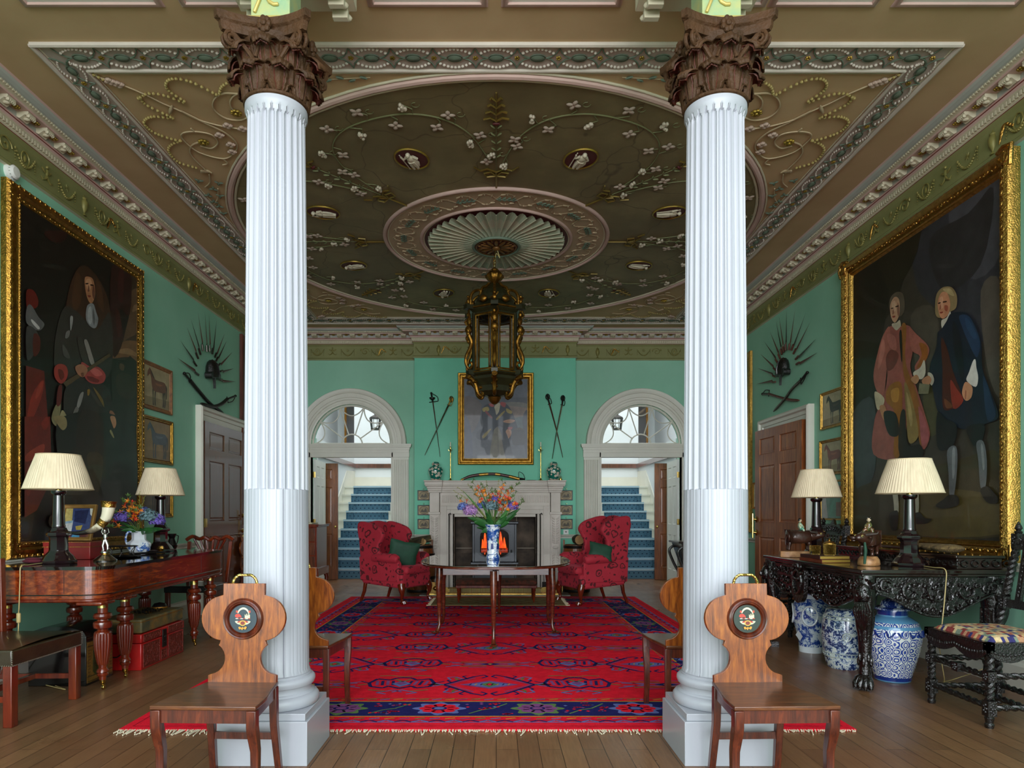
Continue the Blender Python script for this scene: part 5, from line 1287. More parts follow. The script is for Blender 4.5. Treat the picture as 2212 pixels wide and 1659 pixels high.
def wing_chair(label, loc, rz, hb=1.16, tip=0.0):
    """local: faces -y"""
    r = thing('wing_armchair', label, 'armchair', loc, rz, 'red damask wing armchairs either side of the fire')
    MX = Matrix(((0, 0, 1, 0), (1, 0, 0, 0), (0, 1, 0, 0), (0, 0, 0, 1)))       # prism in (y, z), extruded along x
    MF = Matrix(((1, 0, 0, 0), (0, 0, -1, 0), (0, 1, 0, 0), (0, 0, 0, 1)))      # prism in (x, z), extruded along -y
    b_ = MB(); b_.prism([(-.36, .24), (-.34, .215), (.34, .26), (.36, .29), (.36, .43), (-.36, .42)], -.335, .335, MX); b_.build('seat_frame', DAMASK, r, bev=.03, seg=4)
    b_ = MB(); b_.box(-.275, .275, -.40, .25, .405, .52); b_.build('seat_cushion', DAMASK, r, bev=.045, seg=5)
    b_ = MB(T(0, .27, .40) @ RX(rad(-11)))
    top = cat([(-.30, hb-.52), (-.2, hb-.46), (0, hb-.43), (.2, hb-.46), (.30, hb-.52)], 5, False)
    b_.prism([(-.29, 0), (.29, 0)] + top[::-1], -.065, .075, MF); b_.build('backrest', DAMASK, r, bev=.04, seg=5)
    for s in (-1, 1):
        x0, x1 = sorted((s*.27, s*.345))
        wing = cat([(.36, .60), (.405, .85), (.44, hb-.13), (.40, hb-.045), (.24, hb-.06), (.04, hb-.13), (-.03, hb-.23), (.02, hb-.33), (.06, hb-.42), (.02, .66), (.12, .60)], 5)
        b_ = MB(); b_.prism(wing, x0, x1, MX); b_.build('wing', DAMASK, r, bev=.03, seg=4)
        arm = [(-.30, .30), (.38, .30), (.40, .64), (.10, .64), (-.26, .62), (-.31, .56)]
        b_ = MB(); b_.prism(arm, x0, x1, MX)
        b_.tube([(s*.335, .15, .625), (s*.345, -.05, .63), (s*.345, -.24, .625), (s*.34, -.30, .61)], [.055, .062, .066, .05], 16)
        b_.build('armrest', DAMASK, r, bev=.02, seg=3)
        b_ = MB(); x = s*.30; d = s*.7
        b_.tube([(x, -.32, .27), (x+s*.02, -.345, .20), (x+s*.015, -.345, .13), (x, -.325, .07), (x+s*.005, -.335, .045)], [.055, .045, .027, .018, .022], 12)
        b_.ell((x+s*.01, -.35, .03), (.033, .036, .03), 12, 7)
        for t in (-1, 0, 1): b_.tube([(x+t*.018, -.345, .05), (x+t*.028, -.378, .045), (x+t*.028, -.392, .014)], [.012, .013, .008], 7)
        b_.ell((x, -.36, .14+.08), (.035, .02, .04), 10, 6); b_.build('leg', MAHO, r)
        b_ = MB(); b_.tube([(s*.29, .32, .28), (s*.292, .34, .15), (s*.30, .40, 0)], [.030, .027, .022], 4, rot=pi/4, ref=(1, 0, 0)); b_.build('leg', MAHO, r, bev=.004)
    return r
wing_chair('red damask wing armchair left of the table, green cushion against its arm', (-1.42, 9.56, .014), rad(60), 1.17)
wing_chair('red damask wing armchair right of the table, taller, seen half from behind', (1.33, 9.42, .014), rad(-68), 1.25)
def cushion(label, loc, rot, sx, sz):
    o = MB(); n = 14
    def fn(sg):
        def f(u, v_):
            a, b2 = (u-.5)*2, (v_-.5)*2; e = (1-a**4)*(1-b2**4); pin = 1-.10*(1-abs(a*b2))**2*(abs(a)**4+abs(b2)**4)
            return (a*sx/2*pin, sg*.055*max(0, e)**.6, b2*sz/2*pin)
        return f
    o.grid(fn(1), n, n); o.grid(fn(-1), n, n); q = o.build('green_cushion', GVEL, loc=loc); q.rotation_euler = rot
    return tag(q, label, 'cushion', 'green velvet cushions')
cushion('green velvet cushion slumped in the left wing armchair', (-1.30, 9.36, .70), (rad(10), rad(12), rad(15)), .42, .36)
cushion('green velvet cushion over the arm of the right wing armchair', (1.42, 9.12, .74), (rad(-25), rad(12), rad(5)), .33, .24)
# ================================================================ fender, footstool, barrels, fire tools
fd = thing('brass_fender', 'polished pierced brass fender round the hearth', 'fender', (FXc, 10.25, .012))
b_ = MB()
b_.box(-1.02, 1.02, .0, .012, 0, .025); b_.box(-1.02, 1.02, -.01, .03, .0, .012)
for s in (-1, 1): b_.box(min(s*1.0, s*1.02), max(s*1.0, s*1.02), 0, .62, .0, .03)
b_.build('base', BRASS, fd, smooth=False)
b_ = MB(); 
for k in range(90): x = -.70+.0157*k; b_.box(x, x+.007, .004, .010, .03, .10)
b_.build('gallery_bars', BRASS, fd, smooth=False)
b_ = MB(); b_.tube([(-.72, .006, .108), (.72, .006, .108)], .008, 8); b_.tube([(-.72, .006, .028), (.72, .006, .028)], .006, 8)
for s in (-1, 1):
    b_.prism(cat([(s*.72, .03), (s*.72, .11), (s*.80, .125), (s*.86, .185), (s*1.0, .20), (s*1.02, .19), (s*1.02, .03)], 3), -.006, .006, Matrix(((1, 0, 0, 0), (0, 0, -1, .006), (0, 1, 0, 0), (0, 0, 0, 1))))
    b_.ell((s*.9, -.005, .10), (.05, .02, .035), 10, 6); b_.box(min(s*1.0, s*1.02), max(s*1.0, s*1.02), 0, .62, .03, .19); b_.ell((s*1.01, .0, .22), .022, 8, 6); b_.lathe([(.012, .19), (.02, .2), (.01, .215)], 8, (s*1.01, 0, 0))
b_.build('rail', BRASS, fd)
fs = thing('footstool', 'long tapestry footstool on turned legs before the fender', 'footstool', (0, 9.42, .027))
b_ = MB(); b_.box(-.56, .56, -.18, .18, .235, .31); b_.build('cushion', attr('x', .9) if False else mat('dark_tapestry', '#6b3324', .9, vs=24, col2='#2a2418', bump=.3, bs=120), fs, bev=.03, seg=4)
b_ = MB(); b_.box(-.56, .56, -.18, .18, .20, .236); b_.build('frame', MAHO, fs, bev=.004)
for x in (-.52, .52):
    for y in (-.15, .15):
        b_ = MB(); b_.lathe([(.0, -.0), (.012, .0), (.012, .02), (.016, .024), (.02, .10), (.026, .115), (.02, .125), (.026, .14), (.02, .15), (.026, .165), (.024, .205)], 14, (x, y, 0)); b_.build('leg', MAHO, fs)
def barrel(label, loc):
    r = thing('log_barrel', label, 'barrel', loc, 0, 'coopered log barrels either side of the hearth'); H = .76
    pr = [(.20+.055*sin(pi*i/10), H*i/10) for i in range(11)]
    b_ = MB(); b_.lathe(pr + [(.185, H), (.19, H-.1), (.0, H-.12)], 24*4, rf=lambda a, z: 1-.012*(abs((a*24/(2*pi)) % 1-.5) > .44)); b_.build('staves', wood('barrel_oak', '#3a1c0a', '#7a4420', '#a06534', (6, 6, .6), 6, .3, .4) if 'barrel_oak' not in bpy.data.materials else bpy.data.materials['barrel_oak'], r)
    for z in (.035, .16, .24, .52, .60, .725):
        rr = .20+.055*sin(pi*z/H); b_ = MB(); b_.lathe([(rr+.001, z-.025), (rr+.005, z-.02), (rr+.006, z+.02), (rr+.001, z+.025)], 48); b_.build('hoop', IRONB, r)
    for t in (-1, 1): b_ = MB(); b_.box(t*.20-.012, t*.20+.012, -.05, .05, H-.05, H+.08); b_.build('handle_stave', bpy.data.materials['barrel_oak'], r, bev=.01)
    return r
br1 = barrel('barrel full of mossy logs behind the left wing armchair', (-1.22, 10.72, 0)); br2 = barrel('barrel with a pale sawn log end beside the right wing armchair', (1.28, 10.72, 0))
BARK = mat('mossy_bark', '#4d4428', .9, vs=14, col2='#2a2115', bump=.6, bs=30); ENDG = mat('pale_log_end', '#c8a070', .8, vs=12, col2='#a98252')
def log(label, p, ax, L, r):
    o = thing('firewood_log', label, 'log', p, group='logs in the barrels'); o.rotation_euler = ax
    b_ = MB(); b_.lathe([(r, -L/2), (r*1.05, 0), (r, L/2)], 16, rf=lambda a, z: 1+.05*sin(a*5)); b_.build('bark', BARK, o)
    b_ = MB(); b_.lathe([(r*.97, -L/2-.002), (r*.97, L/2+.002)], 16); b_.build('cut_end', ENDG, o)
log('mossy log lying to the left on the left barrel', (-1.30, 10.70, .79), (rad(85), 0, rad(70)), .30, .06)
log('mossy log resting on top of the left barrel pile', (-1.20, 10.74, .83), (rad(80), 0, rad(95)), .32, .055)
log('mossy log nearest the wall in the left barrel', (-1.22, 10.80, .76), (rad(70), 0, rad(20)), .3, .06)
log('thick log with round pale end facing out on the right barrel', (1.30, 10.68, .84), (rad(90), 0, rad(4)), .26, .075)
log('dark log under the pale-ended log in the right barrel', (1.38, 10.78, .77), (rad(60), 0, rad(60)), .28, .055)
for x, lab in ((-.755, 'long black poker leaning against the left stone jamb'), (.745, 'long black poker leaning against the right stone jamb')):
    x += FXc; b_ = MB(); b_.tube([(x, 10.98, .02), (x+.0, 11.03, 1.20), (x-.005, 11.03, 1.245), (x+.02, 11.02, 1.26), (x+.03, 11.02, 1.235)], [.006, .009, .009, .009, .009], 8)
    tag(b_.build('fire_poker', IRONB), lab, 'poker', 'fire irons')
for x, lab in ((-.55, 'brass-handled fire tongs at the left of the stove'), (.78, 'brass-handled fire shovel at the right of the stove')):
    o = thing('fire_tool', lab, 'fire tool', (x, 10.96, .02), group='fire irons')
    b_ = MB(); b_.tube([(0, 0, 0), (0, .04, .44)], .005, 6); b_.box(-.03, .03, -.01, .0, 0, .12) if x > 0 else b_.tube([(.02, 0, 0), (.012, .04, .42)], .004, 6); b_.build('shaft', IRONB, o)
    b_ = MB(); b_.ell((0, .04, .46), (.018, .014, .022)); b_.ell((0.006, .043, .50), (.012, .01, .02)); b_.ell((0, .045, .535), (.018, .014, .02)); b_.build('handle', BRASS, o)
# ================================================================ lantern chandelier
LG = mat('dark_green_gilt_lantern', '#2a2a12', .45, .2, var=.5, vs=20, coat=.2); LGD = mat('tarnished_gilding', '#8a6224', .38, .9, var=.6, vs=16, bump=.4, bs=60)
ch = thing('lantern_chandelier', 'ornate hexagonal gilt and dark green lantern hanging from the ceiling rose', 'chandelier', (-.02, 7.69, 0))
ZB, ZT = 2.86, 3.48; HX = [(.27*cos(rad(-90+60*k)), .27*sin(rad(-90+60*k))) for k in range(6)]
def hexr(r): return [(r*cos(rad(-90+60*k)), r*sin(rad(-90+60*k))) for k in range(6)]
def hexl(b_, prf):
    for j in range(len(prf)-1):
        A, B = hexr(prf[j][0]), hexr(prf[j+1][0]); b_.add([(*p, prf[j][1]) for p in A]+[(*p, prf[j+1][1]) for p in B], [(i, (i+1) % 6, 6+(i+1) % 6, 6+i) for i in range(6)])
b_ = MB(); hexl(b_, [(.25, ZB), (.30, ZB-.01), (.31, ZB-.04), (.27, ZB-.06), (.26, ZB-.09), (.20, ZB-.16), (.19, ZB-.22), (.12, ZB-.26), (.08, ZB-.27), (0, ZB-.28)]); b_.build('lower_cup', LG, ch, smooth=False); b_ = MB()
hexl(b_, [(0, ZT+.20), (.20, ZT+.19), (.27, ZT+.12), (.31, ZT+.10), (.32, ZT+.06), (.28, ZT+.03), (.26, ZT), (.22, ZT)])
b_.lathe([(.22, ZT+.17), (.20, ZT+.24), (.15, ZT+.31), (.10, ZT+.35), (.07, ZT+.38), (.06, ZT+.40)], 24); cbody = b_.build('crown', LG, ch, smooth=False)
b_ = MB(); hexl(b_, [(.302, ZB-.012), (.315, ZB-.016), (.312, ZB-.026), (.30, ZB-.028)]); b_.build('gilt_moulding', LGD, ch); b_ = MB(); hexl(b_, [(.312, ZT+.098), (.328, ZT+.09), (.328, ZT+.078), (.315, ZT+.07)]); hexl(b_, [(.27, ZT+.02), (.285, ZT+.012), (.27, ZT)])
b_.lathe([(.055, ZT+.39), (.075, ZT+.40), (.045, ZT+.415), (.075, ZT+.44), (.10, ZT+.475), (.10, ZT+.50), (.07, ZT+.535), (.04, ZT+.545), (.05, ZT+.56), (.02, ZT+.585), (0, ZT+.60)], 20*2, rf=lambda a, z: 1+.06*cos(a*10)); b_.lathe([(0, ZB-.36), (.03, ZB-.35), (.06, ZB-.32), (.08, ZB-.28), (.05, ZB-.26)], 18)
b_.build('gilt_mouldings', LGD, ch)
for k in range(6):                                       # glazed sides with gilt inner frames
    a, c_ = Vector((*HX[k], 0)), Vector((*HX[(k+1) % 6], 0)); u = (c_-a).normalized(); L = (c_-a).length; n = Vector((u.y, -u.x, 0))
    M_ = Matrix(((u.x, 0, n.x, a.x), (u.y, 0, n.y, a.y), (0, 1, 0, 0), (0, 0, 0, 1)))
    b_ = MB(M_); b_.frame(.02, L-.02, ZB, ZT+.01, [(0, 0), (0, .012), (.012, .016), (.02, .012), (.022, 0)]); b_.frame(.075, L-.075, ZB+.05, ZT-.05, [(0, 0), (0, .008), (.008, .010), (.012, 0)]) if False else None
    for x in (.066, L-.066): b_.box(x-.005, x+.005, ZB+.02, ZT-.01, 0, .012)
    fr_ = b_.build('side_frame', LGD, ch)
    b_ = MB(M_); b_.flat([(.02, ZB), (L-.02, ZB), (L-.02, ZT), (.02, ZT)], .003); b_.build('pane', GLASS, fr_, smooth=False)
    b_ = MB(M_)
    for x in (.043, L-.043): b_.box(x-.016, x+.016, ZB+.04, ZT-.04, .003, .0045); b_.tube([(x+.012*cos(t), (ZB+ZT)/2+.018*sin(t), .006) for t in TAU[::8]], .0025, 5, True)
    b_.build('mirror_strip', mat('aged_mirror_strip', '#9aa0a0', .12, .9, var=.3, vs=20) if 'aged_mirror_strip' not in bpy.data.materials else bpy.data.materials['aged_mirror_strip'], fr_, smooth=False)
for k in range(6):                                       # corner posts carrying figures and scrolls
    M_ = RZ(rad(-90+60*k)); b_ = MB(M_)
    b_.box(.25, .285, -.018, .018, ZB, ZT+.03)
    b_.prism([(.26, ZT+.06), (.38, ZT+.06), (.375, ZT+.10), (.385, ZT+.11), (.26, ZT+.11)], -.04, .04, Matrix(((1, 0, 0, 0), (0, 0, 1, 0), (0, 1, 0, 0), (0, 0, 0, 1))))
    b_.prism([(.26, ZB-.05), (.345, ZB-.05), (.355, ZB-.01), (.34, ZB), (.26, ZB)], -.035, .035, Matrix(((1, 0, 0, 0), (0, 0, 1, 0), (0, 1, 0, 0), (0, 0, 0, 1))))
    b_.build('corner_post', LG, ch, smooth=False)
    b_ = MB(M_)
    b_.ell((.335, 0, ZT-.0), (.024, .024, .028), 10, 7); b_.ell((.33, 0, ZT-.07), (.026, .036, .05), 10, 7)
    b_.tube([(.33, .02, ZT-.04), (.36, .045, ZT-.0), (.34, .03, ZT+.05)], [.012, .010, .008], 7); b_.tube([(.33, -.02, ZT-.04), (.365, -.04, ZT-.08), (.34, -.02, ZT-.12)], [.012, .010, .008], 7)
    b_.ell((.34, 0, ZT-.17), (.035, .045, .045), 12, 7)
    for q in range(6): b_.ell((.345+.012*cos(q), .03*cos(q*1.05), ZT-.18-.03*abs(sin(q))), (.018, .016, .03), 7, 5)
    b_.tube(cat([(.335, 0, ZT-.22), (.30, 0, ZT-.30), (.32, 0, ZT-.38), (.36, 0, ZT-.46), (.37, 0, ZT-.54), (.335, 0, ZT-.60), (.295, 0, ZT-.57), (.30, 0, ZT-.53), (.325, 0, ZT-.54)], 5, False), [.024-.0003*i for i in range(41)], 8)
    b_.build('gilt_figure', LGD, ch)
    b_ = MB(M_)
    b_.tube(cat([(.36, 0, ZB-.07), (.30, 0, ZB-.09), (.25, 0, ZB-.15), (.22, 0, ZB-.24), (.17, 0, ZB-.27), (.155, 0, ZB-.23), (.18, 0, ZB-.215)], 5, False), [.03-.0005*i for i in range(31)], 8)
    for q in range(5): b_.ell((.33-.035*q, .018*(-1)**q, ZB-.07-.028*q), (.026, .022, .02), 7, 5)
    b_.tube([(.25, .03+.025*cos(t)-.03*0, ZB-.04+.02*sin(t)) for t in [i*.5 for i in range(11)]], .007, 6)
    b_.build('lower_bracket', LGD, ch)
    b_ = MB(M_)
    b_.tube(cat([(.31, 0, ZT+.11), (.31, 0, ZT+.20), (.27, 0, ZT+.27), (.20, 0, ZT+.30), (.17, 0, ZT+.26), (.20, 0, ZT+.235)], 5, False), [.02-.0003*i for i in range(26)], 8)
    b_.tube(cat([(.19, 0, ZT+.24), (.16, 0, ZT+.33), (.11, 0, ZT+.36), (.07, 0, ZT+.40)], 5, False), .016, 8)
    b_.ell((.34, 0, ZT+.15), (.022, .025, .035), 9, 6); b_.ell((.34, 0, ZT+.20), .018, 9, 6); b_.tube([(.34, .01, ZT+.16), (.35, .04, ZT+.20)], .008, 6); b_.tube([(.34, -.01, ZT+.16), (.35, -.045, ZT+.14)], .008, 6)
    b_.T = M_ @ RZ(rad(30)); b_.tube([(.24, -.05+.025*cos(t), ZT+.06+.025*sin(t)) for t in [i*.5 for i in range(11)]], .007, 6); b_.tube([(.24, .05-.025*cos(t), ZT+.06+.025*sin(t)) for t in [i*.5 for i in range(11)]], .007, 6); b_.ell((.25, 0, ZT+.17), (.03, .05, .04), 10, 6)
    b_.build('crown_scroll', LGD, ch)
b_ = MB(); z = ZT+.59
while z < CZ-.10:
    k = int(z*50); b_.tube([( .014*cos(t) if k % 2 else 0, 0 if k % 2 else .014*cos(t), z+.022+.024*sin(t)) for t in TAU[::8]], .004, 5, True); z += .036
b_.build('chain', LGD, ch); b_ = MB(); b_.tube(cat([(.03, 0, CZ-.1), (.06, .0, CZ-.2), (.02, .02, CZ-.14), (.0, 0, CZ-.3)], 6, False), .004, 5); b_.tube([(.06, -.02, ZT-.04), (.05, -.01, ZB+.2), (.055, 0, ZB+.05)], .003, 5); b_.build('flex', mat('yellow_flex', '#b9a86a', .5), ch)
b_ = MB()
for k in range(3): b_.ell((.06*cos(k*2.1), .06*sin(k*2.1), ZT+.06), (.022, .022, .032), 10, 7)
b_.build('bulb', mat('clear_bulb', '#d8d4c8', .05, coat=1), ch)
# ================================================================ pictures
def traced(ox, oy, k, side): 
    f = PL if side == 'L' else PR
    return lambda x, y: f(ox + x/k, oy + y/k)
t3 = lambda x, y: PL(x/3.687, 500+y/3.687)
def q3(x, y): return (x, y)
def Z3(pts): return [(p[0]/3.687, 500+p[1]/3.687) for p in pts]
def Z4(pts): return [(p[0]/4.096, 900+p[1]/4.096) for p in pts]
sh = [('#33251a', Z3([(985,300),(1100,310),(1095,1060),(830,1010),(930,880),(985,660)]), False), ('#57402c', Z3([(1000,480),(1090,470),(1090,760),(960,860),(930,900),(990,640)])), ('#6e4f34', Z3([(860,940),(960,870),(1090,900),(1090,1050),(980,1000),(840,1010)])),
 ('#7d6248', Z3([(1020,590),(1060,580),(1050,620),(1010,640)])), ('#8a6a48', Z3([(880,960),(980,930),(1080,1010),(1000,985)])),
 ('#1f1a13', Z3([(830,1015),(940,1040),(990,990),(1090,1060),(1090,1560),(850,1480)]), False), ('#2c2418', Z3([(880,1150),(960,1130),(1040,1200),(1010,1330),(900,1300)])), ('#4a3a28', Z3([(910,1050),(945,1070),(935,1110),(905,1090)])),
 ('#2a0b0c', Z3([(840,280),(990,300),(988,660),(905,615),(935,860),(845,975)])), ('#3b1012', Z3([(900,330),(940,320),(930,560),(890,520)])), ('#3b1210', Z3([(870,620),(900,640),(925,800),(890,830)])), ('#2a0d0a', Z3([(300,0),(480,0),(440,90),(340,70)])),
 ('#3a2114', Z3([(600,270),(700,330),(790,480),(830,640),(820,780),(740,840),(600,800),(490,700),(470,600),(520,380)])), ('#4a2c19', Z3([(560,330),(600,400),(590,560),(540,640),(520,520)])), ('#4a2c19', Z3([(720,380),(760,470),(780,640),(740,600),(715,500)])),
 ('#302b27', Z3([(460,600),(560,640),(720,780),(820,640),(850,880),(815,1150),(600,1230),(400,1120),(375,960),(400,760)])),
 ('#a8734f', Z3([(622,372),(655,360),(690,385),(706,470),(700,530),(676,575),(648,545),(628,470)])), ('#c08d68', Z3([(632,390),(665,375),(680,420),(660,470),(638,450)])), ('#6d4230', Z3([(690,420),(704,480),(695,540),(682,500)])),
 ('#2a1710', Z3([(628,412),(650,410),(648,420),(630,421)])), ('#2a1710', Z3([(668,420),(692,425),(690,434),(669,431)])), ('#724735', Z3([(652,425),(660,470),(648,480),(645,470)])), ('#7c2f22', Z3([(645,508),(672,512),(660,526),(648,520)])),
 ('#858889', Z3([(640,592),(688,575),(712,640),(730,700),(715,760),(690,770),(655,745),(630,690)])), ('#a9abab', Z3([(648,620),(672,600),(680,700),(665,740),(645,700)])), ('#5d5f60', Z3([(690,610),(702,700),(696,750),(686,700)])),
 ('#9a9a95', Z3([(502,682),(524,680),(520,740),(505,790)])), ('#6a6864', Z3([(470,800),(500,790),(490,840),(462,850)])), ('#4a4743', Z3([(440,900),(480,950),(500,1010),(450,990)])), ('#8d8880', Z3([(614,872),(640,868),(672,960),(698,1050),(668,1056),(640,970)])), ('#a8761f', Z3([(572,902),(600,905),(596,930),(580,925)])), ('#38332e', Z3([(560,860),(600,860),(650,1040),(600,1030)])),
 ('#282421', Z3([(470,1230),(640,1190),(800,1240),(850,1400),(900,1659),(490,1659),(450,1500)])), ('#8c8a84', Z3([(585,1290),(610,1285),(585,1380),(555,1415),(562,1350)])), ('#6b6963', Z3([(545,1400),(570,1420),(530,1500),(505,1600),(510,1500)])), ('#3c3832', Z3([(640,1230),(700,1300),(760,1380),(740,1390),(680,1310)])), ('#8a6a28', Z3([(640,1262),(660,1260),(655,1300),(642,1305)])), ('#6f5a2c', Z3([(690,1240),(760,1330),(775,1400),(750,1360),(700,1270)])),
 ('#8c2f28', Z3([(372,1085),(410,1055),(465,1070),(482,1130),(460,1190),(420,1212),(375,1160)])), ('#5c1a17', Z3([(400,1100),(440,1110),(450,1160),(420,1180)])), ('#9c3b3a', Z3([(592,1040),(660,1075),(730,1080),(785,1140),(770,1200),(700,1215),(640,1190),(600,1120)])), ('#c05a56', Z3([(650,1085),(720,1095),(760,1140),(700,1150)])), ('#6b1f20', Z3([(640,1150),(730,1180),(720,1205),(650,1185)])),
 ('#4f4029', Z3([(440,1205),(600,1110),(815,972),(828,992),(640,1120),(465,1238)]), False), ('#a06c50', Z3([(540,1080),(580,1058),(620,1070),(640,1110),(605,1160),(560,1135)])), ('#6f432f', Z3([(585,1130),(605,1125),(610,1150),(595,1158)])), ('#8a5a40', Z3([(818,1430),(850,1440),(882,1510),(870,1560),(845,1570),(822,1500)])),
 ('#57140f', Z3([(140,1068),(288,1112),(330,1659),(140,1659)]), False), ('#7c2418', Z3([(190,1300),(280,1180),(262,1330),(160,1560),(145,1500)])), ('#8f3322', Z3([(240,1230),(284,1190),(250,1300),(215,1330)])),
 ('#5c140d', Z3([(145,470),(200,470),(238,540),(230,600),(180,620),(145,600)])), ('#5a5957', Z3([(145,610),(180,585),(240,680),(288,740),(240,790),(145,730)])), ('#b0afa9', Z3([(180,700),(200,710),(250,765),(235,778),(190,730)])), ('#343230', Z3([(145,760),(230,800),(240,900),(190,1000),(145,1010)])), ('#471610', Z3([(200,820),(250,840),(250,950),(200,990)])),
 ('#7b7350', Z3([(378,1385),(420,1375),(405,1500),(380,1550),(345,1490)])), ('#948b63', Z3([(428,1425),(470,1480),(455,1560),(430,1600),(395,1560)])), ('#5a1b18', Z3([(400,1240),(430,1230),(420,1370),(385,1380)])),
 ('#5f1710', Z4([(140,0),(370,0),(380,330),(350,620),(250,830),(140,895)]), False), ('#8a3222', Z4([(160,330),(310,240),(300,330),(160,400)])), ('#742015', Z4([(160,420),(220,520),(180,700),(150,640)])), ('#742015', Z4([(290,60),(340,0),(360,60),(320,120)])),
 ('#1b1a16', Z4([(480,0),(1000,0),(1150,300),(1100,900),(700,1050),(500,900),(440,400)])), ('#24170f', Z4([(620,0),(830,0),(850,330),(800,700),(640,700)])), ('#241a10', Z4([(540,320),(700,340),(840,700),(820,900),(600,850)])), ('#3a2c18', Z4([(700,340),(840,350),(820,620),(770,640)])), ('#2b2011', Z4([(370,880),(460,860),(500,960),(440,1000),(360,960)])), ('#8a7a52', Z4([(400,0),(500,0),(520,80),(480,120),(430,60)])), ('#b0805c', Z4([(910,0),(950,0),(965,60),(945,105),(925,60)])), ('#8c8258', Z4([(920,120),(945,180),(935,185),(905,130)]))]
ur, vt = PL(311, 590); ul, _ = PL(8, 385)
PAINTL = simple_frame('portrait_painting', ML, 5.035, 6.98, .90, 3.78, GOLD, .135, .075, 'huge dark portrait of a long-wigged man in armour, in gilt frame on the left wall', 'painting',
    bg='#130c09', shapes=sh, map_=lambda x, y: PL(x, y), prof=[(0, .002), (0, .045), (.015, .065), (.03, .06), (.045, .07), (.07, .072), (.09, .055), (.10, .06), (.115, .055), (.12, .062), (.135, .058), (.135, .002)], canvas_w=.056)
def deco_frame(root, M, u0, u1, v0, v1, wdt, w, step, sz, m, name='carved_ornament', corners=True, band=.5):
    b_ = MB(M)
    def put(u, v, a, k):
        o = b_.T; b_.T = M @ T(u, v, w) @ RZ(a)
        b_.ell((0, 0, 0), (sz*.9, sz*.45, sz*.4), 7, 4, RZ(.6 if k % 2 else -.6)); 
        if k % 3 == 0: b_.tube([(sz*.8*cos(t), sz*.6*sin(t), 0) for t in [i*.7 for i in range(7)]], sz*.18, 4)
        b_.T = o
    for (p0, p1) in (((u0, v0), (u1, v0)), ((u1, v0), (u1, v1)), ((u1, v1), (u0, v1)), ((u0, v1), (u0, v0))):
        dx, dy = p1[0]-p0[0], p1[1]-p0[1]; L = math.hypot(dx, dy); n = int(L/step); nx, ny = -dy/L, dx/L
        for k in range(n):
            t = (k+.5)/n
            for q, off in enumerate((band*wdt, .16*wdt)):
                put(p0[0]+dx*t+nx*off, p0[1]+dy*t+ny*off, math.atan2(dy, dx)+q, k+q)
    if corners:
        for (u, v, su, sv) in ((u0, v0, 1, 1), (u1, v0, -1, 1), (u0, v1, 1, -1), (u1, v1, -1, -1)):
            for q in range(9):
                a = q*.7; b_.ell((u+su*(.03+.05*abs(cos(a))*1.2)-su*.02, v+sv*(.03+.05*abs(sin(a))*1.2)-sv*.02, w), (.035, .02, .02), 7, 4, RZ(a))
            b_.tube([(u+su*(.05+.05*cos(t)), v+sv*(.05+.05*sin(t)), w+.01) for t in [i*.5 for i in range(12)]], .012, 6)
            b_.tube([(u+su*.12, v-sv*.005, w), (u+su*.05, v-sv*.02, w+.01), (u-su*.015, v-sv*.01, w), (u-su*.02, v+sv*.06, w+.01), (u-su*.005, v+sv*.13, w)], .016, 6)
    b_.T = T(*[-c_ for c_ in root.location]) @ Matrix(); vs_ = b_.v; inv = T(*[-c_ for c_ in root.location]); b_.v = [tuple(inv @ Vector(p)) for p in vs_]
    b_.build(name, m, root)
deco_frame(PAINTL, ML, 5.035, 6.98, .90, 3.78, .135, .064, .03, .014, GOLDB, corners=False, band=.88)
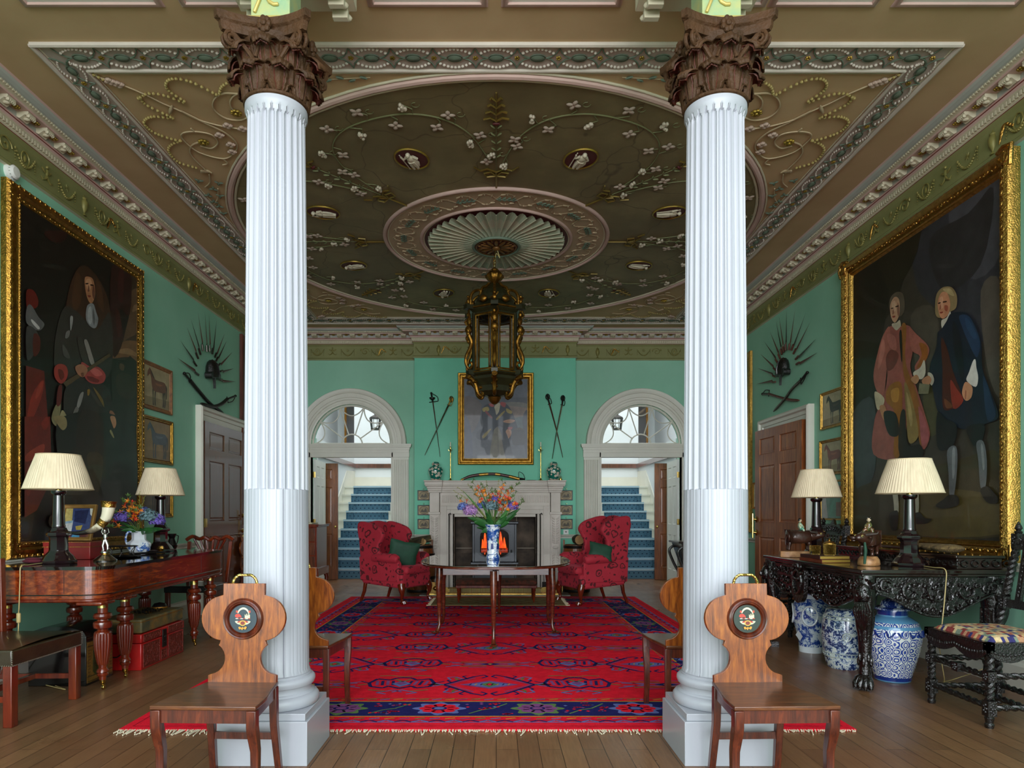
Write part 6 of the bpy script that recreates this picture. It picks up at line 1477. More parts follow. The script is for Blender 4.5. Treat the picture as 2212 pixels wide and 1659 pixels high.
# right: two gentlemen, tilting slightly forward off the wall
def Y3(pts): return [(1600+p[0]/3.606, 600+p[1]/3.606) for p in pts]
def Y4(pts): return [(1600+p[0]/3.606, 940+p[1]/3.606) for p in pts]
sh = [('#242018', Y3([(860,-900),(1400,-1000),(1300,0),(1100,400),(860,700)])), ('#1a1610', Y3([(870,0),(1100,-200),(1180,100),(1090,700),(1060,1400),(870,1500)])),
 ('#333238', Y3([(1400,-500),(2060,-1400),(2060,200),(1900,500),(1700,300),(1500,200),(1380,0)])), ('#45444a', Y3([(1650,-500),(2060,-900),(2060,-200),(1800,0)])), ('#564e46', Y3([(1900,100),(2060,50),(2060,900),(1950,700)])), ('#4c453b', Y3([(1350,300),(1550,250),(1560,760),(1420,800)])), ('#2c2a2c', Y3([(1500,-300),(1800,-500),(2000,-700),(1900,-100),(1600,100)])),
 ('#241f14', Y3([(1250,-900),(1430,-700),(1400,-200),(1200,100),(1100,-200)])), ('#4a472c', Y3([(1450,850),(1560,800),(1565,1180),(1480,1200)])),
 ('#3c4245', Y3([(900,1050),(1060,950),(1070,1500),(940,1659),(900,1400)])),
 ('#3b331f', Y4([(885,450),(1300,300),(1700,200),(2065,150),(2065,790),(885,790)])), ('#544826', Y4([(1250,520),(1600,420),(2060,500),(2060,770),(1300,760)])),
 ('#5f5445', Y3([(1182,230),(1195,150),(1240,112),(1285,120),(1303,180),(1300,260),(1270,300),(1230,300)])), ('#c39877', Y3([(1194,200),(1225,150),(1258,165),(1266,240),(1258,300),(1228,350),(1202,320),(1190,260)])), ('#d8b090', Y3([(1205,200),(1230,180),(1235,250),(1212,260)])), ('#8b5f4c', Y3([(1250,190),(1264,250),(1255,300),(1245,260)])),
 ('#3a241a', Y3([(1197,236),(1215,232),(1214,241),(1198,243)])), ('#3a241a', Y3([(1233,222),(1256,214),(1255,224),(1235,230)])), ('#9a6a54', Y3([(1215,240),(1222,276),(1208,284),(1208,274)])), ('#93392e', Y3([(1208,300),(1232,296),(1226,308),(1212,310)])),
 ('#bdb49a', Y3([(1205,360),(1240,350),(1268,330),(1274,390),(1245,450),(1215,400)])),
 ('#98544a', Y3([(1190,380),(1240,410),(1290,370),(1360,395),(1370,560),(1350,700),(1400,860),(1470,1080),(1504,1230),(1440,1330),(1350,1000),(1270,1380),(1060,1375),(1070,1100),(1130,960),(1170,760),(1150,560)])),
 ('#a45f52', Y3([(1190,385),(1140,440),(1100,560),(1060,760),(1090,890),(1140,920),(1160,760),(1180,600)])), ('#b97566', Y3([(1120,520),(1140,480),(1150,560),(1110,700),(1095,690)])), ('#6f362f', Y3([(1160,620),(1200,560),(1260,600),(1220,700),(1170,720)])), ('#b06a5e', Y3([(1170,440),(1230,460),(1240,560),(1190,540)])),
 ('#a45f52', Y3([(1340,390),(1400,440),(1490,530),(1492,600),(1440,690),(1400,730),(1385,690),(1425,610),(1360,560)])), ('#97591f', Y3([(1420,510),(1480,530),(1485,620),(1430,690),(1400,700),(1440,600)])),
 ('#8d5a22', Y3([(1284,370),(1320,380),(1310,600),(1330,720),(1390,860),(1440,1090),(1432,1320),(1380,1020),(1300,760),(1290,560)])), ('#95611f', Y3([(1180,850),(1280,820),(1285,1080),(1272,1370),(1220,1370),(1230,1060),(1160,960)])), ('#b98436', Y3([(1200,880),(1260,860),(1255,960),(1210,960)])),
 ('#8b7540', Y3([(1305,820),(1345,880),(1400,1100),(1412,1240),(1340,1282),(1318,1050)])), ('#a8935c', Y3([(1320,900),(1345,950),(1370,1100),(1350,1150)])), ('#a4595a', Y3([(1420,1000),(1500,1220),(1445,1310),(1425,1130)])),
 ('#17140f', Y3([(1272,1080),(1312,1040),(1330,1290),(1430,1300),(1445,1390),(1270,1390)])), ('#17140f', Y3([(1265,440),(1284,420),(1290,620),(1280,640)])),
 ('#d0cab4', Y3([(1378,735),(1430,700),(1462,640),(1472,740),(1440,790),(1385,770)])), ('#bb8a62', Y3([(1356,790),(1400,755),(1422,790),(1395,828)])), ('#c9bf9c', Y3([(1072,890),(1110,900),(1148,940),(1140,990),(1098,1030),(1078,970)])), ('#b9865c', Y3([(1112,1000),(1150,995),(1166,1060),(1150,1115),(1122,1060)])), ('#151716', Y3([(1150,1040),(1240,1060),(1262,1220),(1190,1225),(1150,1120)])),
 ('#b3ae98', Y4([(1213,430),(1250,430),(1262,590),(1232,620),(1222,520)])), ('#b3ae98', Y4([(1370,440),(1414,440),(1418,600),(1372,620)])), ('#12100d', Y4([(1188,620),(1225,590),(1258,600),(1250,725),(1205,735)])), ('#12100d', Y4([(1360,630),(1420,600),(1470,645),(1522,655),(1470,690),(1370,682)])),
 ('#8f7a54', Y3([(1548,240),(1560,130),(1610,75),(1680,75),(1720,140),(1715,230),(1670,265),(1600,310),(1560,300)])), ('#b39d70', Y3([(1610,90),(1670,85),(1700,140),(1660,130)])), ('#c98a66', Y3([(1570,180),(1600,115),(1645,120),(1668,200),(1655,280),(1615,318),(1588,300),(1572,240)])), ('#dca380', Y3([(1585,160),(1610,150),(1612,230),(1588,235)])), ('#a5563f', Y3([(1625,215),(1650,220),(1645,260),(1625,250)])),
 ('#3a241a', Y3([(1574,196),(1592,190),(1592,199),(1576,204)])), ('#3a241a', Y3([(1612,185),(1640,180),(1639,190),(1614,194)])), ('#a86a4e', Y3([(1592,200),(1598,240),(1582,248),(1584,238)])), ('#92392c', Y3([(1588,268),(1614,264),(1606,276),(1592,277)])),
 ('#c9c3b2', Y3([(1600,335),(1640,310),(1668,262),(1672,310),(1612,402)])),
 ('#10192a', Y3([(1600,400),(1640,340),(1680,275),(1790,272),(1850,330),(1915,500),(1922,700),(1985,880),(2050,1080),(1940,1140),(1800,1180),(1700,1150),(1580,1060),(1520,800),(1510,690),(1560,540),(1570,430)])),
 ('#1d3350', Y3([(1740,300),(1800,290),(1850,350),(1905,500),(1880,620),(1830,540),(1770,400)])), ('#24405f', Y3([(1790,310),(1840,360),(1880,460),(1850,470),(1800,390)])), ('#0b111c', Y3([(1690,340),(1740,420),(1780,700),(1760,800),(1700,560)])), ('#1c2f49', Y3([(1930,760),(2000,950),(2030,1070),(1960,1100)])),
 ('#44170f', Y3([(1600,470),(1650,560),(1690,720),(1770,950),(1700,1015),(1615,1010),(1610,720)])), ('#8a2e20', Y3([(1672,800),(1720,860),(1775,955),(1695,1018)])), ('#6a3d22', Y3([(1625,940),(1690,1000),(1640,1015)])),
 ('#d5d2c8', Y3([(1850,650),(1870,638),(1878,700),(1892,780),(1872,850),(1800,800),(1820,735)])), ('#c48d68', Y3([(1790,812),(1845,850),(1838,930),(1795,958),(1765,900)])), ('#9c5f44', Y3([(1790,880),(1800,885),(1795,945),(1785,940)])), ('#c1baa6', Y3([(1495,740),(1530,750),(1545,800),(1525,840),(1505,800)])), ('#bd8863', Y3([(1450,795),(1500,762),(1525,795),(1505,832),(1462,832)])), ('#7c7b5e', Y3([(1430,822),(1512,832),(1500,905),(1420,905)]), False),
 ('#0f1014', Y3([(1570,1050),(1640,1100),(1725,1150),(1705,1290),(1640,1342),(1570,1310)])), ('#0f1014', Y3([(1800,1170),(1940,1140),(1925,1270),(1880,1300),(1850,1300)])),
 ('#62676a', Y4([(1650,120),(1720,90),(1728,250),(1702,470),(1668,475),(1660,300)])), ('#62676a', Y4([(1880,60),(1935,50),(1962,200),(1952,395),(1912,405),(1895,200)])), ('#868b8c', Y4([(1690,120),(1712,115),(1708,300),(1690,330)])), ('#868b8c', Y4([(1915,80),(1932,90),(1945,240),(1930,260)])),
 ('#100e0c', Y4([(1558,548),(1620,500),(1665,465),(1732,475),(1735,545),(1620,572)])), ('#100e0c', Y4([(1910,430),(1965,398),(2020,450),(2052,495),(2035,533),(1960,520)]))]
sh = [('#3a342c', Y3([(860,-1000),(2070,-1500),(2070,1700),(860,1700)]), False)] + sh
RU0, RU1, RV0, RV1 = -7.09, -4.76, .90, 3.86
PAINTR = simple_frame('portrait_painting', MR, RU0, RU1, RV0, RV1, GOLDB, .15, .10, 'huge portrait of two gentlemen, in pink and navy coats, gilt-framed on the right wall', 'painting',
    bg='#2a2620', shapes=sh, map_=lambda x, y: PR(x, y), prof=[(0, .002), (.0, .055), (.012, .085), (.035, .098), (.055, .085), (.08, .05), (.10, .045), (.11, .055), (.12, .045), (.135, .05), (.15, .03), (.15, .002)], canvas_w=.028)
deco_frame(PAINTR, MR, RU0, RU1, RV0, RV1, .15, .078, .04, .022, GOLDB, band=.55)
# over the mantel
def Q6(pts): return [(640+p[0]/4.254, 760+p[1]/4.254) for p in pts]
MYp = 11.33
sh = [('#565a68', Q6([(1540,250),(2140,250),(2140,420),(1540,420)]), False), ('#6b6763', Q6([(1860,480),(2130,480),(2130,640),(1900,640)])), ('#5a4f50', Q6([(1540,420),(1700,480),(1650,700),(1540,760)])), ('#7d6a64', Q6([(1900,500),(2120,520),(2110,580),(1950,600)])), ('#4f6065', Q6([(1960,640),(2130,600),(2130,760),(2040,800)])), ('#3b4258', Q6([(1540,600),(1600,680),(1620,980),(1540,985)])), ('#30364a', Q6([(2080,620),(2135,560),(2135,985),(2110,980)])),
 ('#6c6454', Q6([(1800,800),(1840,680),(1900,800),(1935,990),(1790,990)])), ('#575044', Q6([(1850,780),(1870,990),(1855,990)])), ('#b78a6c', Q6([(1770,380),(1815,340),(1860,380),(1862,440),(1820,480),(1775,445)])), ('#4a3a2e', Q6([(1765,380),(1815,325),(1870,375),(1862,400),(1815,352),(1775,400)])),
 ('#1d2538', Q6([(1725,500),(1790,475),(1850,500),(1930,480),(1985,560),(2030,680),(2035,760),(1960,805),(1900,700),(1842,690),(1780,770),(1735,812),(1660,795),(1665,730),(1720,690),(1705,580)])), ('#9b2f33', Q6([(1768,478),(1800,478),(1820,500),(1790,505)])), ('#9b2f33', Q6([(1878,462),(1925,470),(1915,510),(1880,490)])), ('#a08a3c', Q6([(1712,520),(1760,505),(1770,540),(1720,550)])), ('#a08a3c', Q6([(1930,520),(1980,545),(1975,570),(1935,555)])),
 ('#b8ad92', Q6([(1822,500),(1870,470),(1865,540),(1840,580),(1830,545)])), ('#8f7a38', Q6([(1840,610),(1905,545),(1915,555),(1850,625)])), ('#8f7a38', Q6([(1712,770),(1780,710),(1785,720),(1725,795)])), ('#7b2430', Q6([(1745,540),(1800,600),(1790,610),(1740,560)])), ('#b58468', Q6([(1905,635),(1965,620),(2010,632),(1975,655),(1915,650)])), ('#b58468', Q6([(1930,720),(1970,710),(1975,760),(1945,800),(1925,770)])), ('#9e3038', Q6([(1945,695),(1985,690),(1980,712),(1950,715)])),
 ('#232126', Q6([(1990,735),(2040,705),(2095,725),(2105,840),(2050,855),(1990,850)])), ('#3d3628', Q6([(2000,720),(2050,695),(2100,720),(2050,712)])), ('#141d2f', Q6([(1900,700),(1950,800),(1990,980),(1930,985),(1890,800)]))]
x0, z1_ = PB(989, 805, MYp); x1, z0 = PB(1153, 1004, MYp)
OM = simple_frame('portrait_painting', MBk(BY), x0, x1, z0, z1_, GOLD, .105, .06, 'portrait of a navy-coated officer in gilt frame above the mantelpiece', 'painting', bg='#474b57', shapes=sh, map_=lambda x, y: PB(x, y, BY-.02),
    prof=[(0, .002), (0, .045), (.012, .06), (.03, .055), (.045, .035), (.07, .03), (.08, .04), (.09, .03), (.105, .035), (.105, .002)], canvas_w=.022)
deco_frame(OM, MBk(BY), x0, x1, z0, z1_, .105, .05, .035, .012, GOLDB, corners=False, band=.25)
b_ = MB(T(-OM.location.x, -OM.location.y, -OM.location.z) @ MBk(BY)); b_.box((x0+x1)/2-.06, (x0+x1)/2+.06, z0+.04, z0+.065, .03, .042); b_.build('name_plate', GOLDS, OM, bev=.003)
# horse pictures
def horse(c, hi, flip=False, dx=0, dy=0, s=1.0, leg=None):
    g = lambda l: [((1-(x*s+dx)) if flip else (x*s+dx), y*s+dy) for x, y in l]
    L = leg or c
    return [(L, g([(.34, .45), (.38, .45), (.37, .28), (.385, .14), (.40, .12), (.35, .12), (.35, .28)])), (L, g([(.42, .45), (.46, .45), (.44, .28), (.45, .13), (.41, .13), (.41, .28)])), (L, g([(.68, .5), (.76, .5), (.72, .34), (.735, .24), (.72, .13), (.68, .13), (.70, .25), (.685, .33)])), (L, g([(.74, .5), (.80, .52), (.78, .34), (.79, .24), (.775, .13), (.74, .13), (.755, .25), (.75, .33)])),
     (c, g([(.17, .70), (.19, .80), (.245, .87), (.25, .90), (.265, .86), (.32, .80), (.40, .68), (.52, .66), (.66, .67), (.76, .66), (.81, .58), (.79, .48), (.70, .43), (.56, .42), (.42, .41), (.34, .46), (.31, .56), (.29, .68), (.255, .745), (.21, .70), (.185, .68)])),
     (hi, g([(.44, .60), (.56, .60), (.68, .60), (.60, .56), (.48, .55)])), (L, g([(.79, .62), (.84, .56), (.835, .36), (.80, .32), (.805, .5)])), (L, g([(.265, .86), (.33, .79), (.41, .68), (.36, .70), (.30, .76)]))]
def hpic(label, M, uv, bg, shp, fr=GOLDS, wd=.045):
    (u0, v0, u1, v1) = uv; return simple_frame('horse_picture', M, u0, u1, v0, v1, fr, wd, .03, label, 'picture', 'small framed horse pictures', shp, bg)
gnd = lambda c_: [(c_, [(0, 0), (1, 0), (1, .30), (0, .26)], False)]
OAKF = wood('oak_picture_frame', '#5a3214', '#8a5424', '#a8702f', (3, 3, 3), 6, .4, .2)
hpic('small picture of a bay horse facing left, topmost right of the armour portrait', ML, (7.02, 2.37, 7.66, 2.88), '#a8926e', gnd('#8a7450') + horse('#6b3420', '#8a4a2c', leg='#3a2018'), OAKF)
hpic('small picture of a grey horse facing left, middle one right of the armour portrait', ML, (7.02, 1.80, 7.68, 2.30), '#8a6c42', gnd('#7a5e38') + horse('#444b55', '#596069', leg='#3a4048'), GOLD)
hpic('small gilt-framed picture half hidden behind the further left lamp', ML, (7.0, 1.21, 7.68, 1.70), '#6a4a3c', gnd('#5a4030') + horse('#3c2a26', '#4a3630', leg='#2a1e1a'), GOLD)
hpic('small picture of a dark horse facing left, topmost left of the two gentlemen portrait', MR, (-7.66, 2.20, -7.12, 2.62), '#b3a582', gnd('#93835e') + horse('#2b2420', '#4a3a2e', dx=.06), GOLDB, .035)
hpic('small picture of a chestnut horse facing left, middle one left of the two gentlemen portrait', MR, (-7.68, 1.68, -7.12, 2.08), '#a39a74', gnd('#8d8058') + horse('#7a4230', '#96583c', leg='#5c3226'), GOLD, .035)
o = simple_frame('framed_print', MR, -7.68, -7.12, 1.18, 1.62, GOLDB, .022, .02, 'thin-framed glazed print with painted reflections behind the further right lamp', 'picture', None, [('#4f8a76', [(.35, .1), (1, 0), (1, 1), (.4, 1)], False), ('#8d5a48', [(.6, .55), (.85, .55), (.85, .85), (.6, .85)], False), ('#6f5040', [(.62, .1), (.85, .1), (.85, .45), (.62, .45)], False), ('#b9bdb8', [(0, .05), (.3, 0), (.16, .95), (0, 1)], False)], '#6c8f82')  # colour shapes stand in for reflections in its glass
simple_frame('framed_print', MR, -9.70, -9.47, 1.32, 1.70, GOLDS, .03, .02, 'narrow cream print in the gap beside the right door', 'picture', None, [('#6b5c3a', [(.45, .1), (.55, .1), (.5, .5), (.58, .9), (.42, .9), (.4, .5)])], '#d8cfa8')
o = simple_frame('tapestry_picture', ML, 9.72, 11.25, 1.08, 3.86, wood('red_brown_frame', '#3a1710', '#5e2a1c', '#74402a', (4, 4, .5), 6, .5, .1), .12, .05, 'tall picture in red-brown frame on the left wall, mostly behind the column', 'picture', None, [('#4f6a50', [(.1, .1), (.9, .2), (.8, .8), (.2, .7)])], '#3d5548')
o = simple_frame('tapestry_picture', MR, -11.1, -9.74, .98, 3.62, GOLDB, .12, .05, 'tall picture in gilt frame on the right wall, mostly behind the column', 'picture', None, [('#5a4a30', [(.1, .1), (.9, .2), (.8, .8), (.2, .7)])], '#3a3226')
# six little engravings beside the chimneypiece
SEP = '#b39a6c'
for s, xs, nm in ((-1, (902, 929), 'left'), (1, (1209, 1237), 'right')):
    for k, (ya, yb, pos) in enumerate(((1059, 1081, 'top'), (1091, 1113, 'middle'), (1121, 1143, 'bottom'))):
        xa, za = PB(xs[0], ya, BY); xb, zb = PB(xs[1], yb, BY)
        o = simple_frame('engraving', MBk(BY), xa, xb, zb, za, mat('black_frame', '#15110f', .35) if 'black_frame' not in bpy.data.materials else bpy.data.materials['black_frame'], .018, .014, 'tiny black-framed oval engraving, %s one on the %s of the chimneypiece' % (pos, nm), 'picture', 'engravings beside the chimneypiece',
            [('#5d5036', [(.5+.38*cos(t), .5+.40*sin(t)) for t in TAU[::8]], False), ('#8e7c54', [(.5+.33*cos(t), .5+.34*sin(t)) for t in TAU[::8]], False), ('#40361f', [(.25, .35), (.4, .6), (.5, .45), (.65, .7), (.75, .35), (.5, .28)])], SEP, attrm=DARKP)
        b_ = MB(T(*[-c_ for c_ in o.location]) @ MBk(BY)); b_.tube([((xa+xb)/2+.012*cos(t), za+.02+.012*sin(t), .006) for t in TAU[::12]], .0025, 4, True); b_.build('hanging_ring', BRASS, o)
x0, z1_ = PB(1217, 1144, BY); x1, z0 = PB(1228, 1154, BY)
b_ = MB(MBk(BY)); b_.box(x0, x1, z0, z1_, .002, .010); o = b_.build('light_switch', mat('white_plastic', '#e6e6e2', .4), bev=.002); tag(o, 'small white switch plate below the right engravings', 'switch')
b_ = MB(MBk(BY)); b_.ell(((x0+x1)/2, (z0+z1_)/2, .012), .012, 10, 6); b_.build('toggle', STEEL, o)
# ================================================================ smoke detector
u, v = PL(20, 372); o = thing('smoke_detector', 'round white smoke detector high on the left wall by the armour portrait', 'detector', (-WX, u, v))
o.rotation_euler = (0, rad(90), 0)
b_ = MB(); b_.lathe([(.0, 0), (.062, 0), (.064, .02), (.055, .028)], 28); b_.lathe([(.05, .028), (.052, .045), (.038, .058), (.0, .06)], 28); b_.build('housing', mat('white_detector_plastic', '#e2e2dd', .35), o)
b_ = MB()
for k in range(14): a = 2*pi*k/14; b_.box(.0, .0, 0, 0, 0, 0) if False else b_.tube([(.0515*cos(a), .0515*sin(a), .032), (.050*cos(a), .050*sin(a), .045)], .002, 4)
b_.build('vents', IRONB, o)
# ================================================================ arms on the walls
def bayonet(label, M, p0, p1, socket, m=STEEL, grp='bayonets fanned round a helmet', wd=.017):
    a, b2 = Vector(p0), Vector(p1); d = (b2-a); L = d.length; d.normalize(); n = Vector((-d.y, d.x))
    ctr = M @ Vector((a.x, a.y, .03)); o = thing('bayonet', label, 'bayonet', tuple(ctr), group=grp); inv = T(*[-q for q in ctr]) @ M
    b_ = MB(inv); s0 = a+d*.10
    b_.add([(s0.x, s0.y, .035+.006), (s0.x+n.x*wd, s0.y+n.y*wd, .035), (s0.x-n.x*wd, s0.y-n.y*wd, .035), (s0.x, s0.y, .03), (b2.x, b2.y, .03)], [(0, 1, 4), (0, 4, 2), (3, 4, 1), (3, 2, 4), (0, 2, 3, 1)])
    b_.build('blade', m, o, smooth=False)
    b_ = MB(inv); e = a+n*.018
    b_.tube([(s0.x, s0.y, .034), (s0.x+n.x*.006-d.x*.01, s0.y+n.y*.006-d.y*.01, .034), (e.x+d.x*.075, e.y+d.y*.075, .034)], .006, 6); b_.tube([(e.x+d.x*.08, e.y+d.y*.08, .034), (e.x+d.x*.0, e.y+d.y*.0, .034)], .013, 10); b_.build('socket', socket, o)
def helmet(label, M, c, s, tilt=0):
    ctr = M @ Vector((c[0], c[1], .0)); o = thing('helmet', label, 'helmet', tuple(ctr)); inv = T(*[-q for q in ctr]) @ M @ T(c[0], c[1], .0) @ RZ(tilt) @ SC(s)
    b_ = MB(inv)
    for k in range(8):
        a0, a1 = pi*k/8, pi*(k+1)/8
    b_.lathe([(.0, .155), (.05, .150), (.09, .12), (.115, .07), (.125, .02), (.13, -.02), (.133, -.07)], 28, (0, 0, .06), RX(-pi/2) @ SC(.9, .62, 1)); b_.prism(cat([(-.135, -.02), (-.12, -.09), (0, -.06), (.12, -.08), (.135, -.01), (0, .02)], 4), .02, .11); b_.build('skull', CARVED, o)
    b_ = MB(inv); b_.prism([(-.05, -.06), (.03, -.06), (.0, -.12), (-.004, -.21), (-.016, -.21), (-.022, -.12)], .07, .10); b_.build('nasal_guard', CARVED, o)
    b_ = MB(inv); b_.tube([(0, .155, .06), (0, .10, .13), (0, 0, .15), (0, -.06, .14)], .01, 6); b_.build('comb', CARVED, o)
def sabre(label, M, pts, hilt, wd, m, hm, cat_='sword', grp='swords hung on the walls', name='sabre', w=.035, scab=True, guard=.05):
    """pts: from hilt to tip in wall coordinates"""
    a = Vector(pts[0]); ctr = M @ Vector((a.x, a.y, w)); o = thing(name, label, cat_, tuple(ctr), group=grp); inv = T(*[-q for q in ctr]) @ M
    P_ = cat(pts, 8, False); n = len(P_); b_ = MB(inv)
    b_.tube([(p[0], p[1], w) for p in P_], [wd*(1 if i < n*.85 else 1-(i-n*.85)/(n*.15)*.8) for i in range(n)], 8, ref=(0, 0, 1), fl=1.0) if scab else b_.tube([(p[0], p[1], w) for p in P_], [wd*(1-.75*(i/n)) for i in range(n)], 4, ref=(0, 0, 1), rot=0)
    b_.build('scabbard' if scab else 'blade', m, o)
    d = (Vector(P_[1])-a).normalized(); nn = Vector((-d.y, d.x)); h = Vector(hilt); b_ = MB(inv)
    b_.tube([(a.x, a.y, w), (h.x, h.y, w)], [.013, .015], 8); b_.ell((h.x, h.y, w), .019, 8, 6)
    b_.build('grip', hm, o)
    b_ = MB(inv); b_.tube([(a.x+nn.x*guard, a.y+nn.y*guard, w), (a.x-nn.x*guard*.7, a.y-nn.y*guard*.7, w)], .006, 6)
    mid = (a+h)/2+nn*guard; b_.tube(cat([(a.x+nn.x*guard, a.y+nn.y*guard, w), (mid.x, mid.y, w+.01), (h.x, h.y, w)], 6, False), .006, 6); b_.build('hand_guard', hm, o)
    return o
t = lambda x, y: PL(x/3.687, 500+y/3.687)
lefts = [((1560,1130),(1390,1005)), ((1545,1060),(1415,868)), ((1560,1005),(1467,758)), ((1580,975),(1500,695)), ((1600,950),(1557,640)), ((1632,960),(1612,635)), ((1655,960),(1646,650)), ((1675,980),(1708,700)), ((1695,1010),(1772,812)), ((1705,1040),(1790,868)), ((1720,1080),(1835,960)), ((1735,1125),(1847,1090)), ((1730,1190),(1860,1196))]
for i, (a, b2) in enumerate(lefts):
    clk = ('lowest left', 'second left', 'third left', 'fourth left', 'tall one left of centre', 'bright upright central', 'tall one right of centre', 'fourth right', 'fifth right', 'sixth right', 'seventh right', 'second lowest right', 'lowest right')[i]
    bayonet('%s bayonet of the fan on the left wall' % clk, ML, t(*a), t(*b2), STEEL, SILVER if i in (5,) else (STEEL if i % 2 else wood('rusty_steel', '#3a2018', '#5a3326', '#74503e', (4, 4, 4), 9, .5, 0) if 'rusty_steel' not in bpy.data.materials else bpy.data.materials['rusty_steel']))
helmet('black embossed helmet at the centre of the bayonet fan on the left wall', ML, t(1655, 1120), 1.0, .1)
sabre('curved dark sabre crossing downward to the right, under the left bayonet fan', ML, [t(1490, 1185), t(1560, 1270), t(1650, 1370), t(1765, 1455)], t(1445, 1130), .022, IRONB, IRONB)
sabre('curved dark sabre with its hilt at the upper right, under the left bayonet fan', ML, [t(1770, 1335), t(1720, 1375), t(1650, 1395), t(1555, 1370)], t(1835, 1310), .024, IRONB, IRONB, w=.07)
t = lambda x, y: PR(1600+x/3.606, 600+y/3.606)
RUST = bpy.data.materials['rusty_steel']
rights = [((290,800),(138,828)), ((290,760),(145,702)), ((295,710),(168,592)), ((310,650),(198,495)), ((330,620),(245,418)), ((345,590),(292,335)), ((360,575),(316,295)), ((375,565),(376,250)), ((400,565),(444,242)), ((420,570),(527,272)), ((435,600),(565,338)), ((450,645),(613,470)), ((455,685),(622,580))]
for i, (a, b2) in enumerate(rights):
    clk = ('lowest left', 'second lowest left', 'third left', 'fourth left', 'fifth left', 'sixth left', 'seventh left', 'upright central', 'tall one right of centre', 'fourth right', 'third right', 'second lowest right', 'lowest right')[i]
    bayonet('%s bayonet of the fan on the right wall' % clk, MR, t(*a), t(*b2), RUST, RUST if i % 2 == 0 else STEEL, 'bayonets fanned round a helmet, right wall')
helmet('black crested helmet at the centre of the bayonet fan on the right wall', MR, t(365, 715), .95, -.1)
sabre('long straight-scabbarded sword slanting up to the right on the right wall', MR, [t(500, 800), t(430, 870), t(370, 950), t(285, 1042)], t(552, 738), .018, STEEL, IRONB, w=.05)
sabre('short sabre with ring guard crossing behind on the right wall', MR, [t(240, 905), t(320, 930), t(400, 950), t(478, 955)], t(190, 905), .017, RUST, IRONB)
t = lambda x, y: PB(640+x/4.254, 760+y/4.254, BY-.03)
mB = MBk(BY)
sabre('dark rapier with cup hilt hanging point down, left of the mantel portrait', mB, [t(1255, 460), t(1285, 680), t(1322, 965)], t(1240, 380), .010, RUST, IRONB, name='rapier', scab=False, guard=.09)
sabre('basket-hilted sword with gilt hilt slanting down to the left, left of the mantel portrait', mB, [t(1400, 490), t(1290, 720), t(1182, 950)], t(1428, 430), .014, SILVER, GOLDB, name='broadsword', scab=False, w=.055, guard=.04)
t = lambda x, y: PB(1040+x/4.254, 760+y/4.254, BY-.03)
sabre('rusty basket-hilted sword slanting down to the right, right of the mantel portrait', mB, [t(625, 480), t(690, 720), t(748, 972)], t(606, 405), .014, RUST, IRONB, name='broadsword', scab=False, guard=.04)
sabre('bright basket-hilted sword slanting down to the left, right of the mantel portrait', mB, [t(740, 490), t(690, 740), t(650, 985)], t(748, 420), .014, SILVER, IRONB, name='broadsword', scab=False, w=.055, guard=.04)
for o in [o for o in bpy.data.objects if o.name.startswith(('broadsword', 'rapier')) and o.parent is None]:    # basket hilts
    gm = [c_ for c_ in o.children if c_.name.startswith('grip')][0]
    vs_ = [v_.co for v_ in gm.data.vertices]; c_ = sum(vs_, Vector())/len(vs_)
    b_ = MB(T(*c_) @ RX(pi/2))
    for k in range(8): b_.tube([(.034*cos(k*pi/4)*sin(q), -.05*cos(q)*0+.034*sin(k*pi/4)*sin(q), 0) for q in ()] or [(.036*cos(k*pi/4)*sin(q), .036*sin(k*pi/4)*sin(q), -.045*cos(q)) for q in [pi*i/8 for i in range(9)]], .004, 5)
    b_.T = T(*c_); hm = gm.data.materials[0]; b_.v = [tuple(p) for p in b_.v]
    if not o.name.startswith('rapier'):
        b2_ = MB(T(*c_)); 
        for k in range(8): b2_.tube([(.036*cos(k*pi/4)*sin(q), .028*sin(k*pi/4)*sin(q), .048*cos(q)) for q in [pi*i/8 for i in range(9)]], .0045, 5)
        b2_.build('basket_guard', hm, o)
    else:
        b2_ = MB(T(*c_) @ T(.015, 0, -.07)); b2_.lathe([(.05, .012), (.045, -.012), (.02, -.03), (0, -.034)], 20); b2_.build('cup_guard', hm, o)
